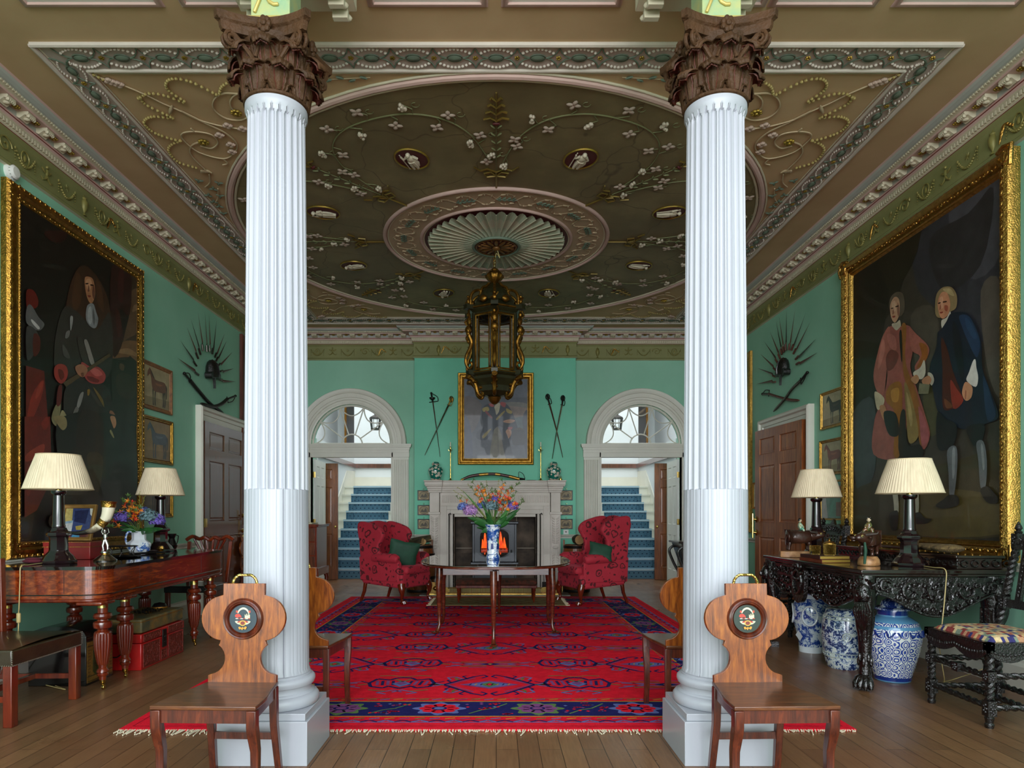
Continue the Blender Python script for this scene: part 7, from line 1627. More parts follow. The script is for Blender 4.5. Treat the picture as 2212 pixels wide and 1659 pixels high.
# ================================================================ mantelpiece ornaments
MT = 1.8005; my = 11.14
def onm(px, y=my): return ((px-PX)*y/F, y, MT)
m, nt, bb = nodes('jade_green_ginger_jar'); v = coord(nt); vo = nt.nodes.new('ShaderNodeTexVoronoi'); vo.inputs['Scale'].default_value = 17; link(nt, v, vo.inputs[0]); vo.inputs['Randomness'].default_value = .6
link(nt, ramp(nt, vo.outputs['Distance'], [(0, S('#7a3a30')), (.12, S('#d8d3c0')), (.38, S('#d8d3c0')), (.42, S('#156a5c')), (1, S('#0f5c4f'))], 'CONSTANT'), bb.inputs['Base Color']); bb.inputs['Roughness'].default_value = .12; bb.inputs['Coat Weight'].default_value = .6; JADE = m
for px, lab in ((941, 'green ginger jar with white blossoms at the left end of the mantel'), (1196, 'green ginger jar with white blossoms at the right end of the mantel')):
    o = thing('ginger_jar', lab, 'jar', onm(px), 0, 'ginger jars on the mantel')
    b_ = MB(); b_.lathe([(.07, 0), (.075, .008), (.08, .03), (.105, .09), (.122, .15), (.12, .19), (.095, .225), (.055, .24), (.052, .255)], 40); b_.build('body', JADE, o)
    b_ = MB(); b_.lathe([(.052, .253), (.062, .258), (.062, .285), (.05, .305), (.02, .315), (0, .318)], 32); b_.build('lid', JADE, o)
    b_ = MB(); b_.lathe([(.0625, .262), (.064, .27), (.0625, .278)], 32, cap=False); b_.lathe([(.072, .0), (.078, .012), (.079, .02)], 32, cap=False); b_.build('pink_band', mat('pinkish_band', '#b89a88', .4) if 'pinkish_band' not in bpy.data.materials else bpy.data.materials['pinkish_band'], o)
for px, lab in ((973, 'tall slender brass candlestick on the mantel, left of the portrait'), (1168, 'tall slender brass candlestick on the mantel, right of the portrait')):
    o = thing('candlestick', lab, 'candlestick', onm(px, 11.2), 0, 'tall candlesticks on the mantel')
    pr = [(.042, 0), (.044, .008), (.03, .016), (.014, .03), (.010, .05), (.016, .07), (.009, .09), (.014, .11), (.008, .14), (.012, .18), (.007, .22), (.010, .27), (.007, .32), (.011, .36), (.006, .41), (.010, .45), (.008, .49), (.014, .50), (.011, .52), (.028, .53), (.012, .535), (.014, .56), (.012, .57)]
    b_ = MB(); b_.lathe(pr, 16)
    for s in (-1, 1): b_.tube([(0, 0, .50), (s*.03, 0, .505), (s*.034, 0, .525)], .003, 5)
    b_.build('stem', BRASS, o); b_ = MB(); b_.lathe([(.010, .565), (.010, .645), (.004, .65)], 12); b_.build('candle', mat('ivory_wax', '#e8e2c8', .5) if 'ivory_wax' not in bpy.data.materials else bpy.data.materials['ivory_wax'], o)
t = lambda px, py: PB(px, py, 11.12)
o = thing('sheathed_scimitar', 'curved sword in brass-mounted scabbard lying bowed along the mantel', 'sword', (0, 11.12, MT)); inv = T(0, -11.12, -MT) @ MBk(11.12)
arcp = cat([t(996, 1036), t(1015, 1028), t(1040, 1024), t(1070, 1023), t(1100, 1028), t(1122, 1034)], 6, False); n = len(arcp)
b_ = MB(inv); b_.tube([(p[0], p[1]-.01, .02) for p in arcp], [.016+.008*min(1, i/6) for i in range(n)], 10); b_.build('scabbard', mat('maroon_scabbard', '#3f1713', .35, coat=.3), o)
b_ = MB(inv)
for i0, i1 in ((0, 5), (11, 15), (18, 20), (24, 30)): b_.tube([(p[0], p[1]-.01, .02) for p in arcp[i0:i1+1]], .026 if i0 else .019, 10)
b_.build('brass_mounts', GOLDB, o)
b_ = MB(inv); g0, g1, g2 = t(1122, 1033), t(1134, 1034), t(1122, 1020); b_.tube([(g0[0], g0[1]-.01, .02), (g1[0], g1[1]-.01, .02)], [.02, .014], 8); b_.tube(cat([(g0[0]-.01, g0[1], .02), (g2[0]-.01, g2[1], .02), (g2[0]+.06, g2[1]-.03, .02), (g1[0], g1[1], .02)], 5, False), .005, 5); b_.build('hilt', IRONB, o)
o = thing('brass_bell', 'tiny brass ornament beside the right ginger jar on the mantel', 'ornament', onm(1211, 11.1)); b_ = MB(); b_.lathe([(.028, 0), (.026, .03), (.012, .045), (.0, .05)], 12, (0, 0, .0)); b_.tube([(.015*cos(t_), 0, .058+.014*sin(t_)) for t_ in TAU[::12]], .004, 5, True); b_.build('body', BRASS, o)
o = thing('small_dish', 'small dark dish lying on the mantel right of the bowed sword', 'dish', onm(1148, 11.1)); b_ = MB(); b_.lathe([(.04, 0), (.06, .008), (.055, .008), (.0, .004)], 20, M=SC(1.4, .6, 1)); b_.build('body', IRONB, o)
# ================================================================ square piano, left
PT = .885
pn = thing('square_piano', 'long mahogany square piano with rounded corner on fluted castored legs, by the left wall', 'piano', (-3.2, 5.76, 0), rad(2.0))
def rrect(x0, x1, y0, y1, r, r2=None):
    r2 = r if r2 is None else r2; out = []
    for (cx, cy, a0, q) in ((x1-r, y0+r, -90, r), (x1-r2, y1-r2, 0, r2), (x0+.02, y1-.02, 90, .02), (x0+.02, y0+.02, 180, .02)):
        out += [(cx+q*cos(rad(a0+90*i/10)), cy+q*sin(rad(a0+90*i/10))) for i in range(11)]
    return out
X0, X1, Y0, Y1 = -.42, .44, -1.14, 1.13
b_ = MB(); b_.prism(rrect(X0, X1, Y0, Y1, .15, .10), .66, .862); b_.build('case', MAHOG, pn)
b_ = MB(); b_.prism(rrect(X0-.008, X1+.008, Y0-.008, Y1+.008, .155, .105), .862, .874); b_.prism(rrect(X0-.014, X1+.014, Y0-.014, Y1+.014, .16, .11), .874, .885); b_.build('lid', mat('polished_dark_rosewood', '#1d110d', .06, coat=1, var=.4, vs=6), pn)
b_ = MB(); pp = rrect(X0-.004, X1+.004, Y0-.004, Y1+.004, .152, .102); b_.tube([(x, y, .688) for x, y in pp], .0045, 6, True); b_.build('metal_stringing', STEEL, pn)
b_ = MB(); b_.prism(rrect(X0+.004, X1-.004, Y0+.004, Y1-.004, .146, .10), .635, .661)
for (x, y) in ((X1-.10, Y0+.10), (X1-.10, Y0+.42), (X1-.10, Y1-.42), (X1-.10, Y1-.10), (X0+.10, Y0+.10), (X0+.10, Y1-.10)): b_.box(x-.09, x+.09, y-.09, y+.09, .612, .64)
b_.build('underframe', MAHO, pn, bev=.01)
def piano_leg(x, y, lab=None):
    b_ = MB(); pr = [(.034, .58), (.034, .545), (.055, .538), (.062, .52), (.056, .505), (.034, .495), (.036, .488), (.058, .478), (.062, .458), (.058, .438), (.036, .428), (.034, .418), (.052, .408), (.056, .398)]
    b_.lathe(pr, 24, (x, y, 0)); b_.lathe([(.056, .40), (.059, .36), (.056, .30), (.048, .24), (.038, .19), (.032, .172)], 14*8, (x, y, 0), rf=lambda a, z: 1-.11*(1-abs(sin(a*7))**.5)); b_.lathe([(.028, .175), (.026, .15), (.038, .135), (.04, .122), (.032, .115), (.038, .108), (.034, .095), (.025, .09), (.023, .065)], 24, (x, y, 0))
    l = b_.build('leg', MAHO, pn)
    b_ = MB(); b_.lathe([(.036, .615), (.035, .60), (.036, .58)], 20, (x, y, 0)); b_.build('brass_collar', BRASS, l)
    b_ = MB(); b_.lathe([(.022, .068), (.018, .04), (.012, .03)], 12, (x, y, 0)); b_.tube([(x, y, .035), (x+.012, y-.016, .03), (x+.018, y-.024, .018)], .008, 6); b_.lathe([(0, -.009), (.016, -.008), (.018, 0), (.016, .008), (0, .009)], 14, (x+.02, y-.026, .018), RY(pi/2)); b_.build('caster', BRASS, l)
for (x, y) in ((X1-.09, Y0+.17), (X1-.11, Y0+.52), (X1-.09, Y1-.52), (X1-.09, Y1-.13), (X0+.10, Y0+.17), (X0+.12, Y0+.95), (X0+.12, Y1-.13)): piano_leg(x, y)
b_ = MB()                                                 # pedal lyre / paper bracket below is omitted; thin inlay lines on the case
for yy in (-.62, .55): b_.box(X1-.002, X1+.001, yy-.002, yy+.002, .70, .855)
for xx in (-.30, .18): b_.box(xx-.002, xx+.002, Y0-.001, Y0+.002, .70, .855)
b_.build('inlay_line', mat('dark_inlay', '#2a0f06', .4), pn, smooth=False)
# ================================================================ table lamps
SHADE = mat('pleated_ivory_silk', '#ead8b8', .8, vs=9, col2='#d8c6a6', st=(3, 3, .2)); TRIMS = mat('ivory_braid', '#d8c4a0', .7)
def lamp(label, loc, s=1.0, rw=1.0, dz=0):
    r = thing('table_lamp', label, 'lamp', loc, 0, 'column lamps with pleated shades')
    b_ = MB(); b_.lathe([(.112, 0), (.114, .004), (.114, .022), (.108, .026), (.095, .05), (.078, .07), (.064, .085), (.060, .10), (.058, .18), (.062, .195), (.076, .20), (.08, .212), (.076, .226), (.06, .235), (.052, .25), (.048, .262)], 8*4, rf=lambda a, z: 1/max(cos(((a+pi/8) % (pi/4))-pi/8), .92)*.97)
    b_.lathe([(.042, .26), (.046, .27), (.042, .285), (.036, .50), (.040, .505), (.048, .512), (.052, .522), (.052, .535), (.04, .537)], 32); b_.build('stem', LAMPB, r)
    b_ = MB(); b_.lathe([(.022, .535), (.022, .545), (.012, .55), (.016, .575), (.012, .60)], 16)
    for s_ in (-1, 1): b_.tube([(s_*.014, 0, .575), (s_*.04, 0, .64), (s_*.02, 0, .76), (0, 0, .78)], .002, 5)
    b_.build('fitting', BRASS, r)
    NP = 64; pl = lambda a, z: 1 + .014*sin(a*NP+z*3)
    b_ = MB(); b_.lathe([(.225*rw, .545), (.186*rw, .67), (.142*rw, .80)], NP*4, rf=pl, cap=False); b_.lathe([(.219*rw, .545), (.137*rw, .80)], 48, cap=False); sh_ = b_.build('lamp_shade', SHADE, r, ang=60)
    b_ = MB(); b_.tube([(.226*rw*cos(a), .226*rw*sin(a), .546) for a in TAU], .004, 6, True); b_.build('braid', TRIMS, sh_); b_ = MB(); b_.tube([(.142*rw*cos(a), .142*rw*sin(a), .80) for a in TAU], .004, 6, True); b_.build('braid', TRIMS, sh_)
    return r
def on_piano(px, py): x, y = PF(px, py, PT+.001); return (x, y, PT+.001)
l1 = lamp('dark column lamp with pleated ivory shade at the near end of the piano', (-3.24, 4.97, PT+.001))
lamp('dark column lamp with pleated ivory shade at the far end of the piano', (-3.25, 6.50, PT+.001), rw=.95)
# drinking horn on a silver figure
hn = thing('drinking_horn', 'mounted drinking horn held up by a silver figure on a domed foot, on the piano', 'ornament', (-3.03, 5.20, PT+.001))
b_ = MB(); b_.lathe([(.082, 0), (.084, .006), (.078, .012), (.060, .028), (.045, .04), (.04, .045)], 40*2, rf=lambda a, z: 1+.02*sin(a*10)*(z > .008)*(z < .035)); b_.lathe([(.034, .06), (.038, .066), (.036, .072), (.02, .074)], 24)
b_.build('foot', SILVER, hn); b_ = MB(); b_.lathe([(.04, .043), (.024, .05), (.024, .062), (.03, .064)], 24); b_.build('gilt_knop', GOLDB, hn)
b_ = MB()
b_.tube([(-.012, 0, .072), (-.014, -.006, .105), (-.004, 0, .145)], [.007, .009, .011], 8); b_.tube([(.02, 0, .072), (.022, -.004, .108), (.004, 0, .145)], [.007, .009, .011], 8)
b_.ell((0, 0, .165), (.018, .013, .028), 10, 7); b_.ell((-.002, 0, .207), (.011, .011, .014), 10, 7); b_.tube([(-.014, 0, .183), (-.026, 0, .20), (-.018, 0, .225)], [.006, .005, .004], 7); b_.tube([(.014, 0, .183), (.03, 0, .195), (.022, 0, .222)], [.006, .005, .004], 7)
b_.tube([(-.012, -.01, .07), (-.02, -.012, .074)], .006, 6); b_.tube([(.02, -.01, .07), (.03, -.012, .074)], .006, 6)
b_.build('silver_figure', SILVER, hn).scale = (1, 1, 1.12)
Yh = 5.20; hp = [PB(135, 1147, Yh), PB(165, 1152, Yh), PB(195, 1147, Yh), PB(215, 1136, Yh), PB(228, 1120, Yh), PB(234, 1102, Yh), PB(235, 1086, Yh)]
hpl = cat([(p[0]+3.03, 0, p[1]-PT-.001) for p in hp], 6, False); n = len(hpl); rr = [.004+.047*(i/(n-1))**.85 for i in range(n)]
m, nt, bb = nodes('mottled_horn'); v = coord(nt); sx = nt.nodes.new('ShaderNodeSeparateXYZ'); link(nt, v, sx.inputs[0])
g = mth2(nt, 'ADD', mth2(nt, 'MULTIPLY', sx.outputs['X'], 1.2), mth2(nt, 'ADD', mth2(nt, 'MULTIPLY', sx.outputs['Z'], 2.2), mth2(nt, 'MULTIPLY', noise(nt, v, 16, 4), .35)))
link(nt, ramp(nt, g, [(.50, S('#2a2320')), (.66, S('#8d8068')), (.72, S('#e6dcbc')), (.86, S('#5a4f44')), (.92, S('#e8dfc2'))]), bb.inputs['Base Color']); bb.inputs['Roughness'].default_value = .15; bb.inputs['Coat Weight'].default_value = .6
b_ = MB(); b_.tube(hpl, rr, 20); b_.build('horn', m, hn)
b_ = MB(); b_.tube(hpl[19:24], [r_+.003 for r_ in rr[19:24]], 20); b_.tube(hpl[-5:]+[(hpl[-1][0]+.001, 0, hpl[-1][2]+.012)], [rr[-5]+.003, rr[-4]+.004, rr[-3]+.003, rr[-2]+.003, rr[-1]+.004, rr[-1]+.009], 24); b_.build('gilt_mount', GOLDB, hn)
# red leather box with photograph frame leaning on top
rb = thing('red_box', 'flat red leather box with gilt lines, standing on the piano behind the horn', 'box', (-3.42, 5.48, PT+.001), rad(3))
b_ = MB(); b_.box(-.19, .17, -.13, .13, 0, .10); b_.box(-.194, .174, -.134, .134, .10, .142); b_.build('body', mat('red_leather', '#8e1a1c', .35, var=.35, vs=10, coat=.2), rb, bev=.004)
b_ = MB()
for z in (.1, .139): b_.box(-.1955, .1755, -.1355, .1355, z-.0015, z+.0015)
for x in (-.09,): b_.box(x-.002, x+.002, -.1358, .1358, 0, .142)
b_.box(-.02, 0, -.140, -.134, .08, .115); b_.build('gilt_lines', GOLDB, rb, smooth=False)
pf = thing('photo_frame', 'wooden frame with blue and gold interior photograph, leaning on the red box', 'picture frame', (-3.42, 5.43, PT+.146), 0, rot=(rad(-14), 0, rad(-6)))
b_ = MB(Matrix(((1, 0, 0, 0), (0, 0, -1, 0), (0, 1, 0, 0), (0, 0, 0, 1)))); b_.frame(-.14, .16, 0, .30, [(0, 0), (0, .018), (.01, .022), (.028, .015), (.03, .0)]); b_.prism([(-.138, .002), (.158, .002), (.158, .298), (-.138, .298)], -.004, .0); b_.build('moulding', mat('pale_gilt_wood', '#a87c40', .4, .3, var=.4, vs=12), pf)
b_ = MB(Matrix(((1, 0, 0, 0), (0, 0, -1, 0), (0, 1, 0, 0), (0, 0, 0, 1)))); b_.flat([(-.112, .028), (.132, .028), (.132, .272), (-.112, .272)], .004, '#3a4a78')
for i, (c_, p) in enumerate((('#c4b06a', [(-.11, .27), (-.05, .27), (-.04, .16), (-.11, .14)]), ('#1f2a50', [(-.03, .25), (.09, .26), (.08, .14), (-.02, .16)]), ('#c9c9c4', [(-.11, .14), (-.03, .15), (-.03, .05), (-.10, .06)]), ('#8fa8b8', [(-.10, .16), (-.03, .17), (-.03, .15), (-.10, .14)]), ('#8a2a3a', [(-.11, .03), (-.03, .03), (-.04, .06), (-.11, .06)]), ('#4f9ac0', [(-.02, .03), (.05, .03), (.04, .06), (-.01, .055)]), ('#5a3038', [(.05, .03), (.13, .03), (.12, .08), (.06, .07)]), ('#d9d6c8', [(.10, .27), (.13, .27), (.13, .20), (.11, .22)]), ('#b9a04c', [(0, .12), (.06, .13), (.05, .09), (.01, .09)]))): b_.flat(p, .0045+.0003*i, c_)
b_.build('photograph', attr('photograph_print', .25, .3, 40, coat=.5), pf, smooth=False)
b_ = MB(); b_.ell((-3.40, 4.93, PT+.018), (.075, .055, .018), 20, 8); b_.ell((-3.40, 4.93, PT+.034), (.058, .042, .012), 20, 6); tag(b_.build('beret', mat('maroon_felt', '#5c1426', .95, var=.3, vs=20, bump=.3, bs=150)), 'dark maroon felt cap lying beside the near piano lamp', 'hat')
# jug of flowers
jx, jy = -2.975+.0, 5.66; jx, jy, _ = on_piano(300, 1196)
jg = thing('china_jug', 'octagonal white jug with blue landscape panel, holding flowers on the piano', 'jug', (jx, jy, PT+.001), rad(10))
m8 = lambda a, z: 1/max(cos(((a+pi/8) % (pi/4))-pi/8), .92)*.96
b_ = MB(); b_.lathe([(.062, 0), (.066, .006), (.092, .05), (.098, .085), (.090, .105), (.062, .125), (.056, .14), (.058, .19), (.064, .205), (.060, .205), (.05, .15)], 8*6, rf=m8); b_.build('body', PORC, jg)
b_ = MB(); b_.lathe([(.0925, .045), (.0995, .085), (.0915, .105)], 8, (0, 0, 0), a0=rad(-70), a1=rad(-20), rf=m8) ; b_.T = T(0, 0, 0)
for a in (-1.15, -.30, .55, -2.0): b_.T = RZ(a) @ T(.0885, 0, .06) @ RY(rad(78)); b_.lathe([(0, .004), (.028, .004), (.037, .0)], 24, M=SC(1, .92, 1)); 
b_.T = Matrix(); b_.lathe([(.0665, .006), (.071, .012), (.069, .008)], 48, rf=m8, cap=False); b_.build('blue_panel', bluewhite('willow_panel', 40, .5, '#2a55a8', '#dfe5ee', 18), jg)
b_ = MB(); b_.tube(cat([(-.058, -.012, .20), (-.085, -.03, .195), (-.10, -.035, .14), (-.092, -.03, .09), (-.082, -.02, .085)], 6, False), .009, 10); b_.build('handle', bluewhite('handle_blue', 60, .5, '#2a55a8', '#dfe5ee', 30), jg)
fq = thing('flower_bouquet', 'bunch of orange crocosmia and violet-blue hydrangeas in the china jug', 'flowers', (jx, jy, PT+.19))
def V2(px, py, dy=0): x, z = PB(px, py, jy+dy); return (x-jx, dy, z-PT-.19)
for (px, py, dy, r, k) in ((265, 1118, -.03, .062, 'violet'), (322, 1116, -.06, .075, 'slate'), (338, 1124, .0, .066, 'violet'), (310, 1108, .05, .06, 'blue')): hydra(fq, V2(px, py, dy), r, k)
for (px, py, nn) in ((276, 1075, 7), (264, 1085, 7), (286, 1090, 9), (292, 1102, 7), (302, 1095, 7), (256, 1108, 6), (236, 1124, 5), (282, 1116, 7), (235, 1140, 4)): croc(fq, (R.uniform(-.02, .02), R.uniform(-.02, .02), 0), V2(px, py, R.uniform(-.12, .02)), nn)
b_ = MB()
for (px, py, dy, wd) in ((262, 1146, -.08, .03), (285, 1150, -.1, .03), (310, 1148, -.1, .035), (338, 1146, -.06, .03), (352, 1142, 0, .03), (270, 1135, 0, .03), (300, 1140, .05, .03), (238, 1124, -.02, .015), (325, 1140, .04, .03), (250, 1138, .03, .02)): leafb(b_, (0, dy*.3, 0), V2(px, py, dy), wd, .3)
b_.build('leaves', LEAFD, fq, sol=.001)
b_ = MB()
for (px, py) in ((302, 1062), (312, 1072), (248, 1112)): 
    tp = V2(px, py, .03); pts = cat([(0, 0, 0), tuple(Vector(tp)*.5+Vector((0, 0, .03))), tp], 5, False); b_.tube(pts, .0016, 4)
    for p in pts[3:]: b_.ell((p[0]+R.uniform(-.01, .01), p[1], p[2]), .004, 5, 3)
b_.build('seed_sprays', bpy.data.materials['olive_seed_head'], fq)
cs = thing('pewter_tray', 'low dark pewter tray with small stand behind the horn on the piano', 'tray', (-3.13, 5.62, PT+.001))
b_ = MB(); b_.lathe([(.10, 0), (.14, .012), (.145, .014), (.135, .012), (.0, .006)], 30); b_.build('dish', IRONB, cs)
b_ = MB(); b_.lathe([(.11, .09), (.12, .094), (.11, .098)], 24)
for k in range(6): b_.tube([(.10*cos(k), .10*sin(k), .01), (.085*cos(k+.2), .085*sin(k+.2), .05), (.11*cos(k), .11*sin(k), .094)], .004, 5)
b_.build('stand', IRONB, cs)
for (px, py, rz_, lab) in ((262, 1204, 60, 'black-sheathed dagger lying along the front of the piano'), (318, 1197, 55, 'second black-sheathed dagger lying further along the piano')):
    x, y, z = on_piano(px, py); o = thing('dagger', lab, 'dagger', (x, y, z+.011), rad(rz_), 'daggers on the piano')
    b_ = MB(); b_.tube([(-.16, 0, 0), (.08, 0, 0)], [.007, .011], 8); b_.build('sheath', BLACKL, o); b_ = MB(); b_.tube([(.08, 0, 0), (.155, 0, 0)], [.008, .011], 8); b_.ell((.16, 0, 0), .012); b_.tube([(.08, -.025, 0), (.08, .025, 0)], .005, 6); b_.build('hilt', IRONB, o)
x, y, z = on_piano(331, 1196); o = thing('gilt_ornament', 'small crumpled gilt ornament by the foot of the further piano lamp', 'ornament', (x+.02, y+.1, z))
b_ = MB(); b_.lathe([(.035, 0), (.03, .01), (.015, .02), (.03, .04), (.02, .065), (.0, .07)], 14, rf=lambda a, z: 1+.15*sin(a*5+z*60)); b_.build('body', GOLDB, o)
x, y, z = on_piano(332, 1189); o = thing('black_jug', 'narrow black lidded jug between the flowers and the further piano lamp', 'jug', (x+.06, y+.25, z), sc_=.8)
b_ = MB(); b_.lathe([(.05, 0), (.055, .01), (.07, .05), (.05, .10), (.035, .14), (.05, .18), (.055, .20), (.03, .20)], 24); b_.tube([(.035, 0, .19), (.08, .01, .17), (.075, 0, .10), (.06, 0, .07)], .007, 6); b_.build('body', BLACKL, o)
# lamp flexes
b_ = MB(); b_.tube(cat([(-3.30, 4.90, PT+.008), (-3.27, 4.70, PT+.008), (-3.262, 4.607, PT+.004), (-3.26, 4.595, .80), (-3.27, 4.60, .62), (-3.28, 4.61, .57)], 6, False), .0035, 6); b_.tube(cat([(-3.28, 4.61, .50), (-3.29, 4.62, .40), (-3.42, 4.8, .12), (-3.35, 4.9, .02), (-3.05, 4.75, .008), (-3.4, 5.0, .006), (-3.68, 5.1, .02)], 6, False), .0035, 6)
o = b_.build('lamp_flex', mat('ivory_flex', '#b5a06a', .4)); tag(o, 'ivory flex with inline switch hanging over the near end of the piano', 'cable')
b_ = MB(); b_.box(-3.293, -3.267, 4.60, 4.62, .50, .57); b_.build('inline_switch', bpy.data.materials['ivory_flex'], o, bev=.008, seg=3)
# ================================================================ boxes under the piano
LACQ = mat('red_lacquered_leather', '#c01d1c', .28, var=.35, vs=6, coat=.4); TOOL = mat('tooled_brown_red', '#7c2a1c', .5, var=.5, vs=60, bump=1, bs=70)
rt = thing('lacquered_chest', 'bright red tooled leather chest with iron lock under the piano', 'trunk', (-2.83, 5.35, 0), rad(.5))
b_ = MB(); b_.box(-.36, 0, 0, .74, 0, .212); b_.box(-.363, .003, -.003, .743, .216, .286); b_.build('body', LACQ, rt, bev=.006)
b_ = MB()
for (y0, y1, z0, z1_) in ((.03, .29, .02, .20), (.45, .71, .02, .20), (.32, .42, .02, .10), (.03, .30, .225, .28), (.44, .71, .225, .28)):
    b_.box(.0, .003+.0025*(z0 > .2), y0, y1, z0, z1_)
    for q in range(int((y1-y0)*(z1_-z0)*2200)):
        yy, zz_ = R.uniform(y0+.012, y1-.012), R.uniform(z0+.012, z1_-.012); b_.tube([(.004+.002*(z0 > .2), yy+.011*cos(t), zz_+.009*sin(t)) for t in [R.uniform(0, 6)+i*.8 for i in range(5)]], .0018, 4)
    for (a, c_) in (((y0, z0), (y1, z0)), ((y1, z0), (y1, z1_)), ((y1, z1_), (y0, z1_)), ((y0, z1_), (y0, z0))): b_.tube([(.005+.002*(z0 > .2), *a), (.005+.002*(z0 > .2), *c_)], .003, 4)
b_.build('tooled_panel', TOOL, rt)
b_ = MB(); b_.box(.002, .010, .335, .405, .12, .27); b_.box(.01, .018, .35, .39, .20, .215); b_.box(.01, .018, .35, .39, .16, .17); b_.build('lock_plate', IRONB, rt, bev=.003)
b_ = MB(); b_.T = T(-.2, -.004, .15)
for x in (-.055, .055): b_.lathe([(.018, 0), (.016, .004), (.006, .012)], 12, (x, 0, .02), RX(pi/2))
b_.tube([(.055*cos(t), -.012, .02+.062*sin(t)) for t in [pi+pi*i/12 for i in range(13)]], .005, 6); b_.T = Matrix(); b_.build('ring_handle', IRONB, rt)
gt = thing('green_box', 'worn green painted box with flaking gilt, lying on top of the red chest', 'box', (-2.86, 5.33, .289), rad(1.5))
b_ = MB(); b_.box(-.34, .02, .05, .80, 0, .112); b_.build('body', mat('flaking_green_paint', '#39483a', .55, vs=9, col2='#8a6a2e', bump=.2), gt, bev=.012, seg=3)
b_ = MB(); 
for z in (.003,): b_.box(-.343, .023, .047, .803, .09, .094)
for (x, y) in ((-.25, .25), (-.12, .42)): b_.lathe([(.035, .112), (.04, .116), (.03, .12), (.025, .115)], 20, (x, y, 0), cap=False)
b_.build('gilt_line', GOLDS, gt)
b_ = MB()
for k in range(46): a = k*.5; b_.ell((-2.98+.07*cos(a)+R.uniform(-.02, .02), 5.62+.006*k+R.uniform(-.01, .01), .416+R.uniform(0, .01)), .008, 6, 4)
tag(b_.build('bead_string', mat('jet_beads', '#15110f', .2)), 'heap of black jet beads lying on the green box', 'beads')
b_ = MB(); b_.lathe([(.06, 0), (.065, .01), (.062, .022), (.045, .045), (0, .055)], 24, (-3.02, 6.02, .403)); o = b_.build('pillbox_hat', BLACKL); tag(o, 'small black domed cap with gold band on the far end of the green box', 'hat')
b_ = MB(); b_.lathe([(.0655, .004), (.0665, .010), (.064, .018)], 24, (-3.02, 6.02, .403), cap=False); b_.build('gold_band', GOLDS, o)
tc_ = thing('black_tin_box', 'tall black and gold tin box with painted panel under the near end of the piano', 'box', (-2.97, 4.86, 0), rad(0))
b_ = MB(); b_.box(-.42, 0, 0, .34, 0, .36); b_.build('body', mat('black_japanned_tin', '#0e0c0c', .15, coat=.5), tc_, bev=.004)
b_ = MB(); b_.prism([(-.42, .36), (-.40, .395), (-.30, .43), (-.12, .43), (-.02, .395), (0, .36)], 0, .34, Matrix(((1, 0, 0, 0), (0, 0, 1, 0), (0, 1, 0, 0), (0, 0, 0, 1)))); b_.build('domed_lid', bpy.data.materials['black_japanned_tin'], tc_)
b_ = MB(); b_.m = 0; b_.box(.0, .0025, .01, .33, .02, .32)
b_.m = 1
for z in (.025, .06, .28, .315, .34): b_.box(.0025, .004, .008, .332, z, z+.006)
for k in range(9): b_.box(.0025, .0042, .02, .05, .07+.023*k, .073+.023*k); b_.box(.0025, .0042, .29, .32, .07+.023*k, .073+.023*k)
b_.m = 2; b_.prism([(.08, .09), (.11, .06), (.23, .06), (.26, .09), (.26, .24), (.23, .27), (.11, .27), (.08, .24)], .002, .005, Matrix(((0, 0, 1, 0), (1, 0, 0, 0), (0, 1, 0, 0), (0, 0, 0, 1))))
b_.build('painted_front', [mat('gold_basketwork', '#a8803c', .4, .4, vs=30, col2='#7d5a24'), mat('dark_gold_line', '#3a2a10', .4), mat('painted_landscape', '#3c4a1e', .3, vs=16, col2='#141a10', coat=.4)], tc_, smooth=False)
# ================================================================ leather chair, bottom left
lc = thing('leather_side_chair', 'mahogany chair with studded dark leather seat at the lower left', 'chair', (-3.11, 4.24, 0), rad(90))
b_ = MB()
def seat_fn(u, v_): x = (u-.5)*.62*(1+.06*(1-v_)); y = -.29+.52*v_; return (x, y, .445+.035*(sin(pi*u)*.5+.3)*1.0 + .0)
b_.grid(seat_fn, 14, 10)
b_.build('seat_top', LEATHER, lc)
b_ = MB(); N = []
P4 = [(-.33, -.29), (.33, -.29), (.31, .23), (-.31, .23)]
b_.prism(P4, .355, .456); b_.build('seat', LEATHER, lc, bev=.012, seg=3)
b_ = MB()
for (a, c_) in (((-.33, -.29), (.33, -.29)), ((.33, -.29), (.31, .23)), ((-.33, -.29), (-.31, .23))):
    L = math.dist(a, c_)
    for k in range(int(L/.0135)): t_ = (k+.5)*.0135/L; b_.ell((a[0]+(c_[0]-a[0])*t_*1.0+(.001 if a[0] > 0 else -.001)*0, a[1]+(c_[1]-a[1])*t_-(.001), .362), .0042, 5, 3)
for s_ in (-1, 1):
    for k in range(7): b_.ell((s_*.331, -.29, .372+.0125*k), .0042, 5, 3)
b_.build('brass_studs', mat('dull_nickel_studs', '#a8a291', .3, .8), lc)
for s_ in (-1, 1):
    b_ = MB(); b_.box(s_*.30-.028, s_*.30+.028, -.285, -.232, 0, .36); b_.build('leg', MAHO, lc, bev=.004)
    b_ = MB(); b_.tube([(s_*.275, .23, .95), (s_*.275, .22, .48), (s_*.275, .22, .40), (s_*.27, .30, 0)], .032, 4, rot=pi/4, ref=(1, 0, 0)); b_.build('leg', MAHO, lc, bev=.003)
b_ = MB(); b_.box(-.28, .28, -.01, .015, .14, .175); 
for s_ in (-1, 1): b_.prism([(s_*.285, -.25), (s_*.305, -.25), (s_*.285, .24), (s_*.265, .24)], .14, .175)
b_.build('stretcher', MAHO, lc, bev=.003)
